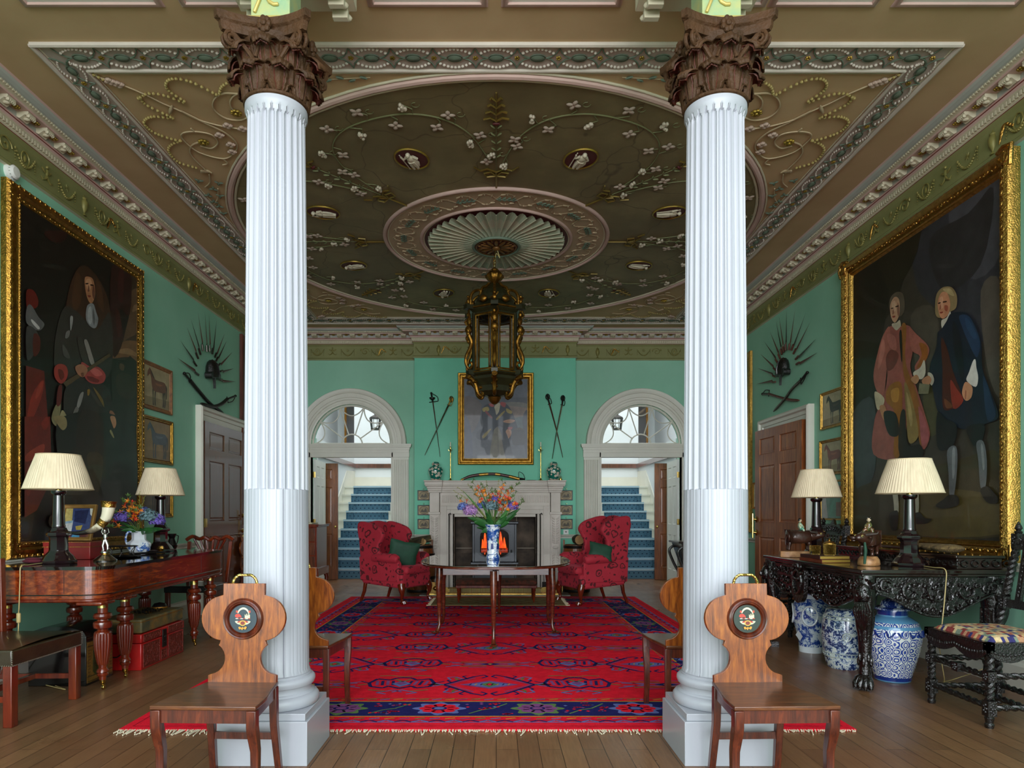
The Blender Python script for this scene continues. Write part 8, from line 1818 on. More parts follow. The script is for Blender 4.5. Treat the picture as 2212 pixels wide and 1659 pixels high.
b_ = MB(Matrix(((1, 0, 0, 0), (0, 0, -1, .235), (0, 1, 0, 0), (0, 0, 0, 1)))); b_.prism(cat([(-.32, .92), (-.2, .97), (0, .98), (.2, .97), (.32, .92), (.2, .90), (0, .91), (-.2, .90)], 3), -.015, .015); b_.prism([(-.07, .46), (.07, .46), (.05, .65), (.09, .90), (-.09, .90), (-.05, .65)], -.01, .01); b_.build('back_splat', MAHO, lc, bev=.003)
# black leather chair beyond the piano
bc_ = thing('dining_chair', 'mahogany chair with black leather seat and pierced back beyond the piano', 'chair', (-3.30, 7.45, 0), rad(0))
b_ = MB(); b_.prism([(-.27, -.25), (.27, -.25), (.24, .2), (-.24, .2)], .40, .475); b_.build('seat', BLACKL, bc_, bev=.012, seg=3)
for s_ in (-1, 1):
    b_ = MB(); b_.box(s_*.24-.022, s_*.24+.022, -.24, -.195, 0, .40); b_.build('leg', MAHO, bc_, bev=.003)
    b_ = MB(); b_.tube([(s_*.24, .30, .93), (s_*.22, .22, .48), (s_*.22, .22, .38), (s_*.22, .28, 0)], .026, 4, rot=pi/4, ref=(1, 0, 0)); b_.build('leg', MAHO, bc_, bev=.003)
b_ = MB(Matrix(((1, 0, 0, 0), (0, 0, -1, .285), (0, 1, 0, 0), (0, 0, 0, 1))))
b_.tube(cat([(-.27, .95, 0), (-.20, .99, 0), (-.12, .96, 0), (-.06, .98, 0), (0, .95, 0), (.06, .98, 0), (.12, .96, 0), (.20, .99, 0), (.27, .95, 0)], 4, False), .022, 8)
for s_ in (-1, 1):
    for q in (.04, .11, .18): b_.tube(cat([(s_*q, .96, 0), (s_*q*.6, .82, 0), (s_*q*.25, .66, 0), (s_*.02, .48, .03)], 4, False), .013, 6)
b_.build('pierced_back', MAHO, bc_)
# ================================================================ far left bureau and far right desk
bu = thing('mahogany_bureau', 'mahogany chest on stand with brass handles near the left doorway', 'chest', (-3.18, 10.55, 0))
b_ = MB(); b_.box(-.50, .44, -.30, .30, .40, 1.05); b_.box(-.52, .47, -.33, .33, 1.05, 1.075); b_.box(-.53, .48, -.34, .34, 1.075, 1.09); b_.box(-.52, .47, -.32, .32, .30, .42); b_.build('carcass', MAHO, bu, bev=.005)
for k, (z0, z1_) in enumerate(((.43, .60), (.62, .81), (.83, 1.03))):
    b_ = MB(); b_.box(-.47, .41, -.310, -.300, z0, z1_); q = b_.build('drawer', DOORW, bu, bev=.003)
    for x in (-.3, .22):
        b_ = MB(); b_.tube([(x-.04, -.318, (z0+z1_)/2+.01), (x, -.332, (z0+z1_)/2-.015), (x+.04, -.318, (z0+z1_)/2+.01)], .005, 6); b_.ell((x-.04, -.314, (z0+z1_)/2+.01), (.012, .005, .014)); b_.ell((x+.04, -.314, (z0+z1_)/2+.01), (.012, .005, .014)); b_.build('handle', BRASS, q)
for x in (-.46, .42):
    for y in (-.28, .28): b_ = MB(); b_.tube([(x, y, .32), (x*1.05, y*1.06, .24), (x*1.01, y, .10), (x*1.03, y*1.04, .02)], [.04, .035, .018, .026], 10); b_.build('leg', MAHO, bu)
b_ = MB(); b_.box(-.3, .35, -.25, .1, 1.092, 1.112); tag(b_.build('flat_book', mat('cream_paper_book', '#d8cfae', .7, var=.2), None, bev=.003, loc=(-3.18, 10.55, 0)), 'flat pale book lying on top of the far left mahogany chest', 'book')
dk = thing('side_desk', 'dark carved sloping-sided desk near the right doorway', 'desk', (3.22, 10.45, 0))
b_ = MB(); b_.box(-.46, .46, -.30, .30, .80, .83); b_.prism([(-.42, .80), (-.24, .30), (.44, .30), (.44, .80)], -.28, .28, Matrix(((1, 0, 0, 0), (0, 0, 1, 0), (0, 1, 0, 0), (0, 0, 0, 1)))); b_.build('carcass', mat('dark_rosewood', '#2a1612', .25, coat=.4, var=.4, vs=8), dk, bev=.004)
b_ = MB()
for y in (-.26, .26): b_.tube(cat([(-.40, y, .74), (-.46, y, .66), (-.38, y, .45), (-.28, y, .25), (-.34, y, .03)], 4, False), .022, 8); b_.tube([(.40, y, .32), (.40, y, 0)], .022, 8)
b_.build('carved_supports', CARVED, dk)
# ================================================================ black carved side table, right
TT = .858
tbk = thing('carved_side_table', 'large black carved table with mask-headed lion-paw legs along the right wall', 'table', (3.06, 5.55, 0))
x0, x1, y0, y1 = -.51, .56, -.86, .87
b_ = MB(); b_.prism([(x0, y0+.0), (x0+.0, y1), (x1, y1), (x1, y0)], .828, .858); b_.prism([(x0+.015, y0+.015), (x0+.015, y1-.015), (x1, y1-.015), (x1, y0+.015)], .808, .829); b_.build('tabletop', EBONP, tbk, bev=.006)
b_ = MB(); b_.box(.20, .52, y0+.06, y1-.02, .858, .935); b_.box(.18, .53, y0+.04, y1, .935, .955); b_.build('raised_back_tier', EBONP, tbk, bev=.004)
def orn_side(b_, M, L, depth_fn, dens=26, z0=.80):
    """scrolling foliage in relief on a shaped apron; M maps (u along, v up, w out)"""
    b_.T = M; n = 30
    top = [(L*i/n, z0) for i in range(n+1)]; bot = [(L*i/n, z0-depth_fn(i/n)) for i in range(n+1)]
    b_.add([(*p, .0) for p in top]+[(*p, .0) for p in bot]+[(*p, -.03) for p in top]+[(*p, -.03) for p in bot],
           [(i, i+1, n+2+i, n+1+i) for i in range(n)] + [(2*n+2+i, 3*n+3+i, 3*n+4+i, 2*n+3+i) for i in range(n)] + [(n+1+i, n+2+i, 3*n+4+i, 3*n+3+i) for i in range(n)])
    b_.tube([(p[0], p[1], .004) for p in bot], .010, 6)
    for i in range(dens):
        u = (i+.5)/dens; d = depth_fn(u); nv = max(1, int(d/.07))
        for j in range(nv):
            cx, cy, r = u*L+R.uniform(-.01, .01), z0-d*(j+.6)/nv, .026*R.uniform(.8, 1.2); s = 1 if (i+j) % 2 else -1; a0 = R.uniform(0, 6)
            b_.tube([(cx+r*(1-q*.11)*cos(a0+s*q*.75), cy+r*(1-q*.11)*sin(a0+s*q*.75), .006+.001*q) for q in range(8)], [.0085-.0006*q for q in range(8)], 5)
            b_.ell((cx+.02*cos(a0), cy-.02*sin(a0), .01), (.018, .009, .010), 7, 4, RZ(a0))
    b_.T = Matrix()
MA = Matrix(((0, 0, -1, x0+.03), (-1, 0, 0, y1-.06), (0, 1, 0, 0), (0, 0, 0, 1)))      # long front (towards the room)
MN = Matrix(((1, 0, 0, x0+.06), (0, 0, -1, y0+.03), (0, 1, 0, 0), (0, 0, 0, 1)))       # near end (towards the viewer)
b_ = MB(); orn_side(b_, MA, 1.61, lambda u: .15+.10*abs(sin(u*pi*2))**2+.05*(abs(u-.5) < .12), 40); b_.build('pierced_front_apron', EBONY, tbk)
b_ = MB(); orn_side(b_, MN, .98, lambda u: .10+.17*sin(pi*u)**2 if .05 < u < .95 else .14, 16)
for (u, v_, r) in ((.12, .74, .05), (.30, .70, .07), (.49, .69, .075), (.70, .71, .065), (.87, .74, .045)):
    for s in (1,): 
        b_.T = MN; b_.tube([(u*1.0+r*(1-q*.075)*cos(q*.6+u*5), v_+r*(1-q*.075)*sin(q*.6+u*5), .012+.001*q) for q in range(12)], [.014-.0009*q for q in range(12)], 7)
b_.T = Matrix(); b_.build('carved_end_apron', EBONY, tbk)
b_ = MB(Matrix(((0, 0, -1, .20), (-1, 0, 0, y1-.03), (0, 1, 0, 0), (0, 0, 0, 1)))); 
for k in range(24): b_.tube([(.04+.07*k+.02*cos(q*.8), .897+.018*sin(q*.8), .004) for q in range(7)], .006, 5)
b_.T = Matrix(((1, 0, 0, .20), (0, 0, -1, y0+.06), (0, 1, 0, 0), (0, 0, 0, 1)))
for k in range(5): b_.tube([(.05+.075*k+.025*cos(q*.8), .897+.022*sin(q*.8), .004) for q in range(8)], .007, 5)
b_.T = Matrix(); b_.build('tier_carving', EBONY, tbk)
b_ = MB(Matrix(((0, 0, -1, x0+.02), (-1, 0, 0, .10), (0, 1, 0, 0), (0, 0, 0, 1)))); b_.prism(cat([(-.10, .80), (.10, .80), (.12, .70), (.10, .56), (.0, .50), (-.10, .56), (-.12, .70)], 4), 0, .035); b_.tube([(.075*cos(t), .68+.10*sin(t), .038) for t in TAU[::6]], .014, 7, True)
for k in range(9): b_.ell((.09*cos(k*.7), .76+.06*sin(k*.7), .04), (.028, .016, .014), 7, 4, RZ(k))
b_.build('mask_cartouche', EBONY, tbk)
def paw_leg(x, y, face=True, ang=0):
    M_ = T(x, y, 0) @ RZ(ang); b_ = MB(M_)
    b_.tube([(0, 0, .81), (0, -.01, .70), (0, -.015, .56), (.0, .0, .44), (0, .01, .30), (0, .0, .17), (0, 0, .09)], [.075, .075, .062, .052, .044, .036, .044], 14)
    for k in range(10): a = k*.628; b_.tube([(.058*cos(a), .058*sin(a)-.012, .58), (.05*cos(a+.2), .05*sin(a+.2), .46), (.03*cos(a+.3), .03*sin(a+.3)-.01, .34)], [.012, .010, .005], 6)
    for k in range(8): a = k*.785; b_.ell((.04*cos(a), .04*sin(a), .20+.03*(k % 2)), (.012, .012, .035), 7, 5)
    l = b_.build('leg', EBONY, tbk)
    b_ = MB(M_)
    for t_ in (-1.2, -.4, .4, 1.2):
        a = -pi/2+t_*.55; b_.tube([(.02*cos(a), .02*sin(a), .10), (.055*cos(a), .055*sin(a), .085), (.078*cos(a), .078*sin(a), .05), (.085*cos(a), .085*sin(a), .018)], [.022, .025, .023, .012], 9)
    b_.box(-.035, .035, -.03, .04, 0, .05); b_.build('lion_paw', EBONY, l)
    if face:
        b_ = MB(M_); b_.ell((0, -.07, .69), (.052, .04, .075), 14, 9); b_.ell((0, -.112, .685), (.013, .018, .028), 8, 6); b_.ell((0, -.107, .668), (.02, .014, .010), 8, 6)
        for s in (-1, 1): b_.ell((s*.024, -.102, .715), (.018, .010, .007), 8, 4, RY(s*.3)); b_.ell((s*.024, -.104, .703), (.009, .007, .006), 8, 4); b_.ell((s*.035, -.09, .675), (.018, .014, .018), 8, 5); b_.tube([(s*.05, -.06, .74), (s*.075, -.05, .76), (s*.085, -.045, .72)], .013, 7)
        b_.ell((0, -.10, .648), (.022, .014, .006), 8, 4); b_.ell((0, -.10, .638), (.018, .012, .006), 8, 4)
        for k in range(7): u = (k-3)/3; b_.tube(cat([(u*.03, -.09, .63), (u*.05, -.10+.01*abs(u), .57), (u*.03, -.085, .50), (u*.01, -.06, .44)], 3, False), .011, 6)
        for k in range(9): a = k/8*pi; b_.tube([(.045*cos(a), -.06, .73+.04*sin(a)), (.06*cos(a), -.07, .75+.05*sin(a))], .012, 6)
        b_.build('bearded_mask', EBONY, l)
paw_leg(x0+.07, y0+.08, True, rad(-40)); paw_leg(x1-.10, y0+.10, True, rad(20)); paw_leg(x0+.07, y1-.08, True, rad(-100)); paw_leg(x1-.10, y1-.10, False)
# lamps on it
lamp('dark column lamp with pleated ivory shade at the near end of the black table', (3.115, 5.06, TT+.001))
lamp('dark column lamp with pleated ivory shade at the far end of the black table', (2.99, 6.27, TT+.001), rw=.96)
# water buffalo with riders
BUF = mat('dark_bronze_buffalo', '#2a1b17', .3, .2, vs=9, col2='#4a2a1c', bump=.3, bs=30, coat=.3); PLW = wood('burr_wood_plinth', '#6a4426', '#a8784c', '#c69a68', (3, 3, 3), 6, .5, .1)
def buffalo(label, loc, rz, turn, rider, plinth, jac):
    """local: faces +x; turn = head swing (rad)"""
    r = thing('buffalo_figure', label, 'figurine', loc, rz)
    b_ = MB()
    if plinth == 'long': b_.prism(cat([(-.15, -.05), (.13, -.055), (.17, -.03), (.17, .04), (.12, .06), (-.14, .055), (-.17, .02)], 3), 0, .055)
    else: b_.lathe([(.082, 0), (.086, .012), (.080, .045), (.066, .065), (.06, .07)], 28, M=SC(1.1, .9, 1))
    b_.build('wooden_base', PLW, r, bev=.004); Z = .055 if plinth == 'long' else .07
    b_ = MB(); b_.lathe([(.006, 0), (.006, .002)], 10, (.0, -.056, .03), RX(pi/2)); b_.build('peg_hole', IRONB, r)
    # one continuous body: skin modifier
    me = bpy.data.meshes.new('body'); c, s_ = cos(turn), sin(turn)
    hx, hz = .125, Z+.135
    def hd(dx, dy, dz): return (hx + dx*c - dy*s_, dx*s_ + dy*c, hz+dz)
    vs_ = [(-.095, 0, Z+.13), (-.04, 0, Z+.135), (.03, 0, Z+.13), (.085, 0, Z+.135), hd(.0, 0, .0), hd(.05, 0, .012), hd(.095, 0, .005), (-.115, 0, Z+.14), (-.125, -.0, Z+.10), (-.124, 0, Z+.05)]
    rr = [(.058, .056), (.066, .066), (.066, .068), (.05, .056), (.044, .044), (.038, .034), (.022, .019), (.02, .02), (.008, .008), (.006, .006)]
    ed = [(0, 1), (1, 2), (2, 3), (3, 4), (4, 5), (5, 6), (0, 7), (7, 8), (8, 9)]
    for (bx, base, sg) in ((-.095, 0, -1), (-.085, 0, 1), (.065, 3, -1), (.075, 3, 1)):
        i = len(vs_); dx = -.012 if bx < 0 else .0
        vs_ += [(bx, sg*.036, Z+.085), (bx+dx+.006, sg*.038, Z+.055), (bx+dx, sg*.038, Z+.025), (bx+dx+.004, sg*.038, Z+.006)]; rr += [(.026, .026), (.016, .016), (.012, .012), (.017, .015)]
        ed += [(base if base == 0 else 2, i), (i, i+1), (i+1, i+2), (i+2, i+3)]
    me.from_pydata(vs_, ed, []); o = bpy.data.objects.new('body', me); C.objects.link(o); o.parent = r
    sk = o.modifiers.new('skin', 'SKIN'); sk.use_smooth_shade = True; sv_ = me.skin_vertices[0].data
    for i, q in enumerate(rr): sv_[i].radius = q
    sv_[1].use_root = True
    o.modifiers.new('sub', 'SUBSURF').levels = 2; o.modifiers['sub'].render_levels = 2; me.materials.append(BUF)
    b_ = MB()
    for sg in (-1, 1):
        b_.tube(cat([hd(.02, sg*.03, .03), hd(-.0, sg*.062, .036), hd(-.03, sg*.08, .04), hd(-.045, sg*.075, .055)], 5, False), [.0095*(1-.045*k) for k in range(16)], 8)
    b_.build('horns', mat('grey_horn', '#4a423d', .3, coat=.3) if 'grey_horn' not in bpy.data.materials else bpy.data.materials['grey_horn'], o)
    b_ = MB()
    for sg in (-1, 1): b_.ell(hd(.0, sg*.05, .012), (.02, .012, .009), 8, 5); 
    b_.ell(hd(.112, 0, .008), (.012, .020, .015), 10, 6)
    b_.ell(hd(.105, 0, -.012), (.014, .016, .006), 8, 5); b_.build('muzzle_and_ears', BUF, o)
    b_ = MB()
    for sg in (-1, 1): b_.ell(hd(.055, sg*.033, .022), .0095, 10, 6)
    b_.build('eye_rims', mat('cream_eye', '#c9b56a', .3) if 'cream_eye' not in bpy.data.materials else bpy.data.materials['cream_eye'], o)
    b_ = MB()
    for sg in (-1, 1): b_.ell(hd(.057, sg*.039, .022), .006, 8, 5)
    b_.build('pupils', BLACKL, o)
    rd = thing('rider_figure', rider, 'figurine', (loc[0], loc[1], loc[2]+Z+.192), rz)
    me = bpy.data.meshes.new('body'); vs_ = [(0, 0, .012), (0, 0, .035), (0, 0, .055), (0, 0, .068), (.012, -.02, .04), (.026, -.018, .025), (.012, .02, .04), (.028, .012, .028), (.022, -.026, .008), (.026, -.034, -.015), (.022, .026, .008), (.026, .034, -.015)]
    ed = [(0, 1), (1, 2), (2, 3), (2, 4), (4, 5), (2, 6), (6, 7), (0, 8), (8, 9), (0, 10), (10, 11)]
    me.from_pydata(vs_, ed, []); o2 = bpy.data.objects.new('body', me); C.objects.link(o2); o2.parent = rd; sk = o2.modifiers.new('skin', 'SKIN'); sk.use_smooth_shade = True
    for i, q in enumerate((.02, .020, .016, .007, .009, .007, .009, .007, .013, .009, .013, .009)): me.skin_vertices[0].data[i].radius = (q, q)
    me.skin_vertices[0].data[0].use_root = True; m_ = o2.modifiers.new('sub', 'SUBSURF'); m_.levels = 2; m_.render_levels = 2; me.materials.append(jac)
    b_ = MB(); b_.ell((.002, 0, .083), (.0135, .0125, .016), 14, 9); b_.ell((.016, 0, .082), (.003, .003, .004), 6, 4)
    for sg in (-1, 1): b_.ell((0, sg*.0125, .082), (.003, .003, .005), 6, 4)
    b_.ell((.027, -.018, .024), .0055, 6, 4); b_.ell((.029, .012, .027), .0055, 6, 4); b_.build('head', mat('glazed_cream_skin', '#cdb898', .3, coat=.4) if 'glazed_cream_skin' not in bpy.data.materials else bpy.data.materials['glazed_cream_skin'], rd)
    b_ = MB(); b_.ell((-.003, 0, .088), (.0135, .0135, .013), 12, 7)
    for sg in (-1, 1): b_.ell((0, sg*.009, .101), .005, 7, 5)
    b_.build('hair', BLACKL, rd)
    b_ = MB()
    for sg in (-1, 1): b_.ell((.0145, sg*.0048, .085), .0017, 6, 4)
    b_.ell((.0155, 0, .076), (.001, .003, .001), 6, 4); b_.build('face_features', BLACKL, rd)
    return r
buffalo('dark buffalo figure turned sideways on a long wooden base, by the further right lamp', (2.74, 6.06, TT+.001), rad(-5), rad(-15), 'tiny glazed rider in turquoise seated on the sideways buffalo', 'long', mat('turquoise_glaze', '#2f9c86', .15, coat=.6, vs=30, col2='#b9b08a'))
buffalo('dark buffalo figure facing the room on a round wooden base, beside the near lamp', (2.83, 5.10, TT+.001), rad(-130), rad(-35), 'tiny glazed rider in brown jacket seated on the front-facing buffalo', 'round', mat('brown_glaze', '#7a3019', .15, coat=.6, vs=30, col2='#3f6a3c'))
b_ = MB(); b_.tube([(2.735, 4.985, TT+.20), (2.74, 4.98, TT+.12), (2.735, 4.985, TT+.02)], [.006, .012, .009], 8); tag(b_.build('green_tassel', GVEL), 'dark green tassel hanging from the front-facing buffalo muzzle', 'tassel')
# books, gilt candle jars, stopper
BKC = [('#6a2e18', 'brown leather book, lowest of the two under the gilt jars'), ('#3a1a12', 'dark brown thin book, upper of the two under the gilt jars')]
for k, (c_, lab) in enumerate(BKC):
    o = thing('book', lab, 'book', (2.70, 5.52, TT+.001+.028*k), rad(6-4*k), 'books under the gilt jars')
    b_ = MB(); b_.box(-.12, .125, -.16, .16, 0, .003); b_.box(-.12, .125, -.16, .16, .024, .027); b_.box(-.124, -.12, -.16, .16, 0, .027); b_.build('cover', mat('book_leather_%d' % k, c_, .4, var=.4, vs=20), o, bev=.001)
    b_ = MB(); b_.box(-.118, .12, -.155, .155, .003, .024); b_.build('page_block', mat('gilt_page_edges', '#a8893c', .4, .4) if 'gilt_page_edges' not in bpy.data.materials else bpy.data.materials['gilt_page_edges'], o, smooth=False)
m, nt, bb = nodes('chevron_gilt_ceramic'); tc = nt.nodes.new('ShaderNodeTexCoord'); sp = nt.nodes.new('ShaderNodeSeparateXYZ'); link(nt, tc.outputs['Object'], sp.inputs[0])
an = mth2(nt, 'ARCTAN2', sp.outputs['Y'], sp.outputs['X']); k1 = mth2(nt, 'SINE', mth2(nt, 'ADD', mth2(nt, 'MULTIPLY', an, 16), mth2(nt, 'MULTIPLY', sp.outputs['Z'], 500))); k2 = mth2(nt, 'SINE', mth2(nt, 'SUBTRACT', mth2(nt, 'MULTIPLY', an, 16), mth2(nt, 'MULTIPLY', sp.outputs['Z'], 500)))
hh = mth2(nt, 'MULTIPLY', k1, k2); bb.inputs['Base Color'].default_value = S('#d9b45c'); bb.inputs['Metallic'].default_value = 1; bb.inputs['Roughness'].default_value = .2; bumpn(nt, bb, hh, 1.0, .006); CHEV = m
o = thing('gilt_candle_jar', 'open gilt ceramic candle jar with glowing flame, left of the lidded one', 'candle', (2.66, 5.60, TT+.057), 0, 'gilt ceramic jars')
b_ = MB(); b_.lathe([(.040, 0), (.044, .004), (.045, .07), (.041, .072), (.040, .045), (0, .045)], 36, cap=False); b_.build('body', CHEV, o)
b_ = MB(); b_.lathe([(0, .047), (.040, .047)], 24); b_.lathe([(0, .05), (.004, .055), (0, .067)], 8); b_.build('lit_wax', emit('lit_candle', '#ff9a3c', 1.6), o)
o = thing('gilt_lidded_jar', 'lidded gilt ceramic jar with beaded knob on the books', 'jar', (2.715, 5.47, TT+.057), 0, 'gilt ceramic jars')
b_ = MB(); b_.lathe([(.044, 0), (.048, .004), (.049, .085), (.046, .088)], 36); b_.build('body', CHEV, o)
b_ = MB(); b_.lathe([(.049, .088), (.046, .098), (.025, .11), (.01, .113), (.008, .118), (.011, .124), (.004, .132), (0, .14)], 30); b_.build('lid', GOLDB, o)
o = thing('glass_stopper', 'little silvery stopper standing on the book corner', 'ornament', (2.615, 5.57, TT+.057)); b_ = MB(); b_.lathe([(.012, 0), (.005, .008), (.011, .02), (0, .03)], 12); b_.build('body', SILVER, o)
b_ = MB()
for k in range(3): b_.ell((3.40+.02*k, 5.05+.16*k, .99+.0*k), (.10, .12, .034-.003*k), 20, 8)
tag(b_.build('fur_sporran', mat('sandy_fur', '#80693f', .95, vs=40, col2='#4f3d24', bump=1, bs=120)), 'flat sandy fur pouch lying behind the near lamp on the raised tier', 'pouch')
o = thing('sheathed_knife', 'slim dark knife lying on the raised tier in front of the fur pouch', 'knife', (3.30, 5.55, .962)); b_ = MB(); b_.tube([(0, -.22, .012), (0, .18, .012)], [.010, .014], 8); b_.build('sheath', mat('red_brown_sheath', '#4a1c14', .3, coat=.4), o); b_ = MB(); b_.tube([(0, .18, .012), (0, .27, .012)], .011, 8); b_.build('grip', BRASS, o)
b_ = MB(); b_.tube(cat([(3.16, 4.98, TT+.006), (3.13, 4.80, TT+.008), (3.135, 4.686, TT+.002), (3.13, 4.675, .75), (3.11, 4.68, .5), (3.09, 4.68, .37)], 6, False), .0035, 6); b_.tube(cat([(3.09, 4.68, .31), (3.15, 4.72, .10), (3.22, 4.8, .012), (3.5, 4.9, .008), (3.3, 4.95, .008), (3.45, 5.05, .008), (3.66, 5.0, .12), (3.68, 4.98, .30)], 6, False), .003, 6)
o = b_.build('lamp_flex', bpy.data.materials['ivory_flex']); tag(o, 'gold flex hanging over the near end of the black table and trailing on the floor', 'cable')
b_ = MB(); b_.box(3.076, 3.104, 4.67, 4.69, .31, .37); b_.build('inline_switch', bpy.data.materials['ivory_flex'], o, bev=.008, seg=3)
b_ = MB(MR); b_.box(-5.12, -4.92, .30, .40, .001, .03); tag(b_.build('wall_socket', mat('green_painted_socket', '#8cc4a6', .5), bev=.006), 'green-painted double socket low on the right wall behind the black chair', 'socket')
# ================================================================ big blue and white vases under the table
def vase(name, label, cat_, loc, prb, mbody, bands=(), parts=()):
    o = thing(name, label, cat_, loc); b_ = MB(); b_.lathe(prb, 56); b_.build('body', mbody, o); return o
CB = bluewhite('scrolling_blue_vase', 55, .50, '#1f3f8e', '#c9d4dc', 16); CB2 = bluewhite('dense_blue_foliage', 75, .495, '#1c2f5e', '#cfd6cf', 26, .2)
j1 = vase('porcelain_jar', 'blue and white baluster jar with lappet panels, furthest under the black table', 'vase', (2.86, 6.10, 0), [(.095, 0), (.10, .006), (.10, .05), (.115, .14), (.145, .26), (.158, .36), (.155, .42), (.13, .47), (.09, .49), (.085, .52), (.095, .53)], CB)
b_ = MB(); b_.lathe([(.1, .0), (.1015, .03), (.104, .055)], 56, cap=False)
for k in range(4):
    a = -pi/2-.5+k*pi/2; M_ = RZ(a)
    pts = [(.150*cos(.42*cos(t)), .150*sin(.42*cos(t)), .34+.085*sin(t)) for t in TAU[::6]]; b_.T = M_; b_.tube([(p[0]+.004, p[1], p[2]) for p in pts], .009, 6, True)
    b_.T = M_ @ RZ(.78); b_.add([(.119, 0, .10), (.129, .045, .15), (.138, 0, .20), (.129, -.045, .15)], [(0, 1, 2, 3)]) ; b_.add([(.104, 0, .07), (.106, .02, .03), (.104, 0, .02), (.106, -.02, .03)], [(0, 1, 2, 3)])
b_.T = Matrix(); b_.lathe([(.1, .485), (.094, .50), (.0865, .52)], 56, cap=False); b_.build('lappet_outline', mat('pale_porcelain', '#dbe2e8', .12, coat=.6), j1)
b_ = MB(); b_.lathe([(.097, .53), (.10, .54), (.085, .57), (.05, .60), (.018, .615), (.02, .63), (.0, .64)], 40); b_.build('lid', CB, j1)
j2 = vase('garden_stool', 'drum-shaped blue and white porcelain garden stool between the two jars', 'stool', (2.83, 5.47, 0), [(.115, 0), (.12, .006), (.135, .05), (.155, .15), (.163, .25), (.16, .35), (.145, .43), (.13, .47), (.12, .478), (0, .48)], CB2)
b_ = MB()
for z, r in ((.10, .147), (.13, .152), (.40, .153), (.425, .147)): b_.lathe([(r-.001, z-.004), (r+.003, z), (r-.001, z+.004)], 56, cap=False)
for z, r in ((.115, .150), (.412, .150)):
    for k in range(30): a = 2*pi*k/30; b_.ell((r*cos(a), r*sin(a), z), .006, 6, 4)
for k in range(3):
    a = -1.9+k*2.1; b_.T = RZ(a) @ T(.1635, 0, .27) @ RY(pi/2); b_.tube([(.03*cos(t), .03*sin(t), 0) for t in TAU[::8]], .005, 5, True); b_.tube([(.014*cos(t), .014*sin(t), 0) for t in TAU[::12]], .004, 5, True)
b_.T = Matrix(); b_.build('raised_studs', mat('celadon_white', '#b9c4bb', .15, coat=.5), j2)
m, nt, bb = nodes('fern_scroll_blue'); v = coord(nt); tc = nt.nodes.new('ShaderNodeTexCoord'); sp = nt.nodes.new('ShaderNodeSeparateXYZ'); link(nt, tc.outputs['Object'], sp.inputs[0])
an = mth2(nt, 'ARCTAN2', sp.outputs['Y'], sp.outputs['X']); uu = mth2(nt, 'MULTIPLY', an, 3.5); vv = mth2(nt, 'MULTIPLY', sp.outputs['Z'], 17)
cell = nt.nodes.new('ShaderNodeCombineXYZ'); link(nt, uu, cell.inputs[0]); link(nt, vv, cell.inputs[1])
vo = nt.nodes.new('ShaderNodeTexVoronoi'); vo.inputs['Scale'].default_value = 1.0; vo.inputs['Randomness'].default_value = .35; link(nt, cell.outputs[0], vo.inputs[0])
rip = mth2(nt, 'SINE', mth2(nt, 'ADD', mth2(nt, 'MULTIPLY', vo.outputs['Distance'], 26), mth2(nt, 'MULTIPLY', mth2(nt, 'SINE', mth2(nt, 'MULTIPLY', uu, 9)), 1.4)))
rip2 = mth2(nt, 'MULTIPLY', mth2(nt, 'GREATER_THAN', rip, .0), mth2(nt, 'LESS_THAN', vo.outputs['Distance'], .62))
c = mix(nt, rip2, S('#d3d8d4'), S('#2a4596')); zr = nt.nodes.new('ShaderNodeMapRange'); zr.inputs[1].default_value = 0; zr.inputs[2].default_value = .55; link(nt, sp.outputs['Z'], zr.inputs[0])
c = mix(nt, ramp(nt, zr.outputs[0], [(.0, (1, 1, 1, 1)), (.06, (1, 1, 1, 1)), (.065, (0, 0, 0, 1)), (.72, (0, 0, 0, 1)), (.725, (1, 1, 1, 1)), (.76, (1, 1, 1, 1)), (.765, (0, 0, 0, 1)), (.80, (0, 0, 0, 1)), (.805, (1, 1, 1, 1))], 'CONSTANT'), c, S('#5a8fb4'))
link(nt, c, bb.inputs['Base Color']); bb.inputs['Roughness'].default_value = .1; bb.inputs['Coat Weight'].default_value = .7; FERN = m
j3 = vase('porcelain_jar', 'big lidded blue and white jar with feathered scrolls, nearest under the black table', 'vase', (2.985, 5.06, 0), [(.118, 0), (.124, .006), (.126, .03), (.15, .11), (.182, .23), (.198, .33), (.196, .39), (.17, .445), (.125, .475), (.105, .485), (.103, .53), (.108, .535)], FERN)
b_ = MB(); b_.lathe([(.1265, .012), (.1285, .028), (.133, .04)], 56, cap=False); b_.build('cobalt_foot_band', BLUEP, j3); b_ = MB(); b_.lathe([(.104, .487), (.1055, .51), (.104, .53)], 56, cap=False)
for k in range(8):
    a = 2*pi*k/8; 
    for s in (-1, 1): b_.tube([(rr_*cos(a+s*d), rr_*sin(a+s*d), z) for rr_, d, z in ((.196, .36, .385), (.201, .25, .355), (.202, .14, .345), (.2, .10, .37), (.196, .06, .39))], .0065, 5)
b_.build('cobalt_bands', BLUEP, j3)
b_ = MB(); b_.lathe([(.135, .535), (.137, .542), (.13, .548), (.085, .552), (.082, .565), (.07, .595), (.04, .612), (.03, .615)], 48); b_.build('lid', bluewhite('lid_blue', 40, .49, '#1c2f70', '#c3ccd6', 9), j3)
b_ = MB(); b_.ell((0, 0, .63), (.035, .028, .022), 12, 7); b_.ell((.02, 0, .648), (.014, .013, .013), 10, 6); b_.ell((-.03, 0, .64), (.016, .012, .010), 10, 6); b_.build('dog_finial', mat('black_glaze', '#0f1016', .12, coat=.6), j3)
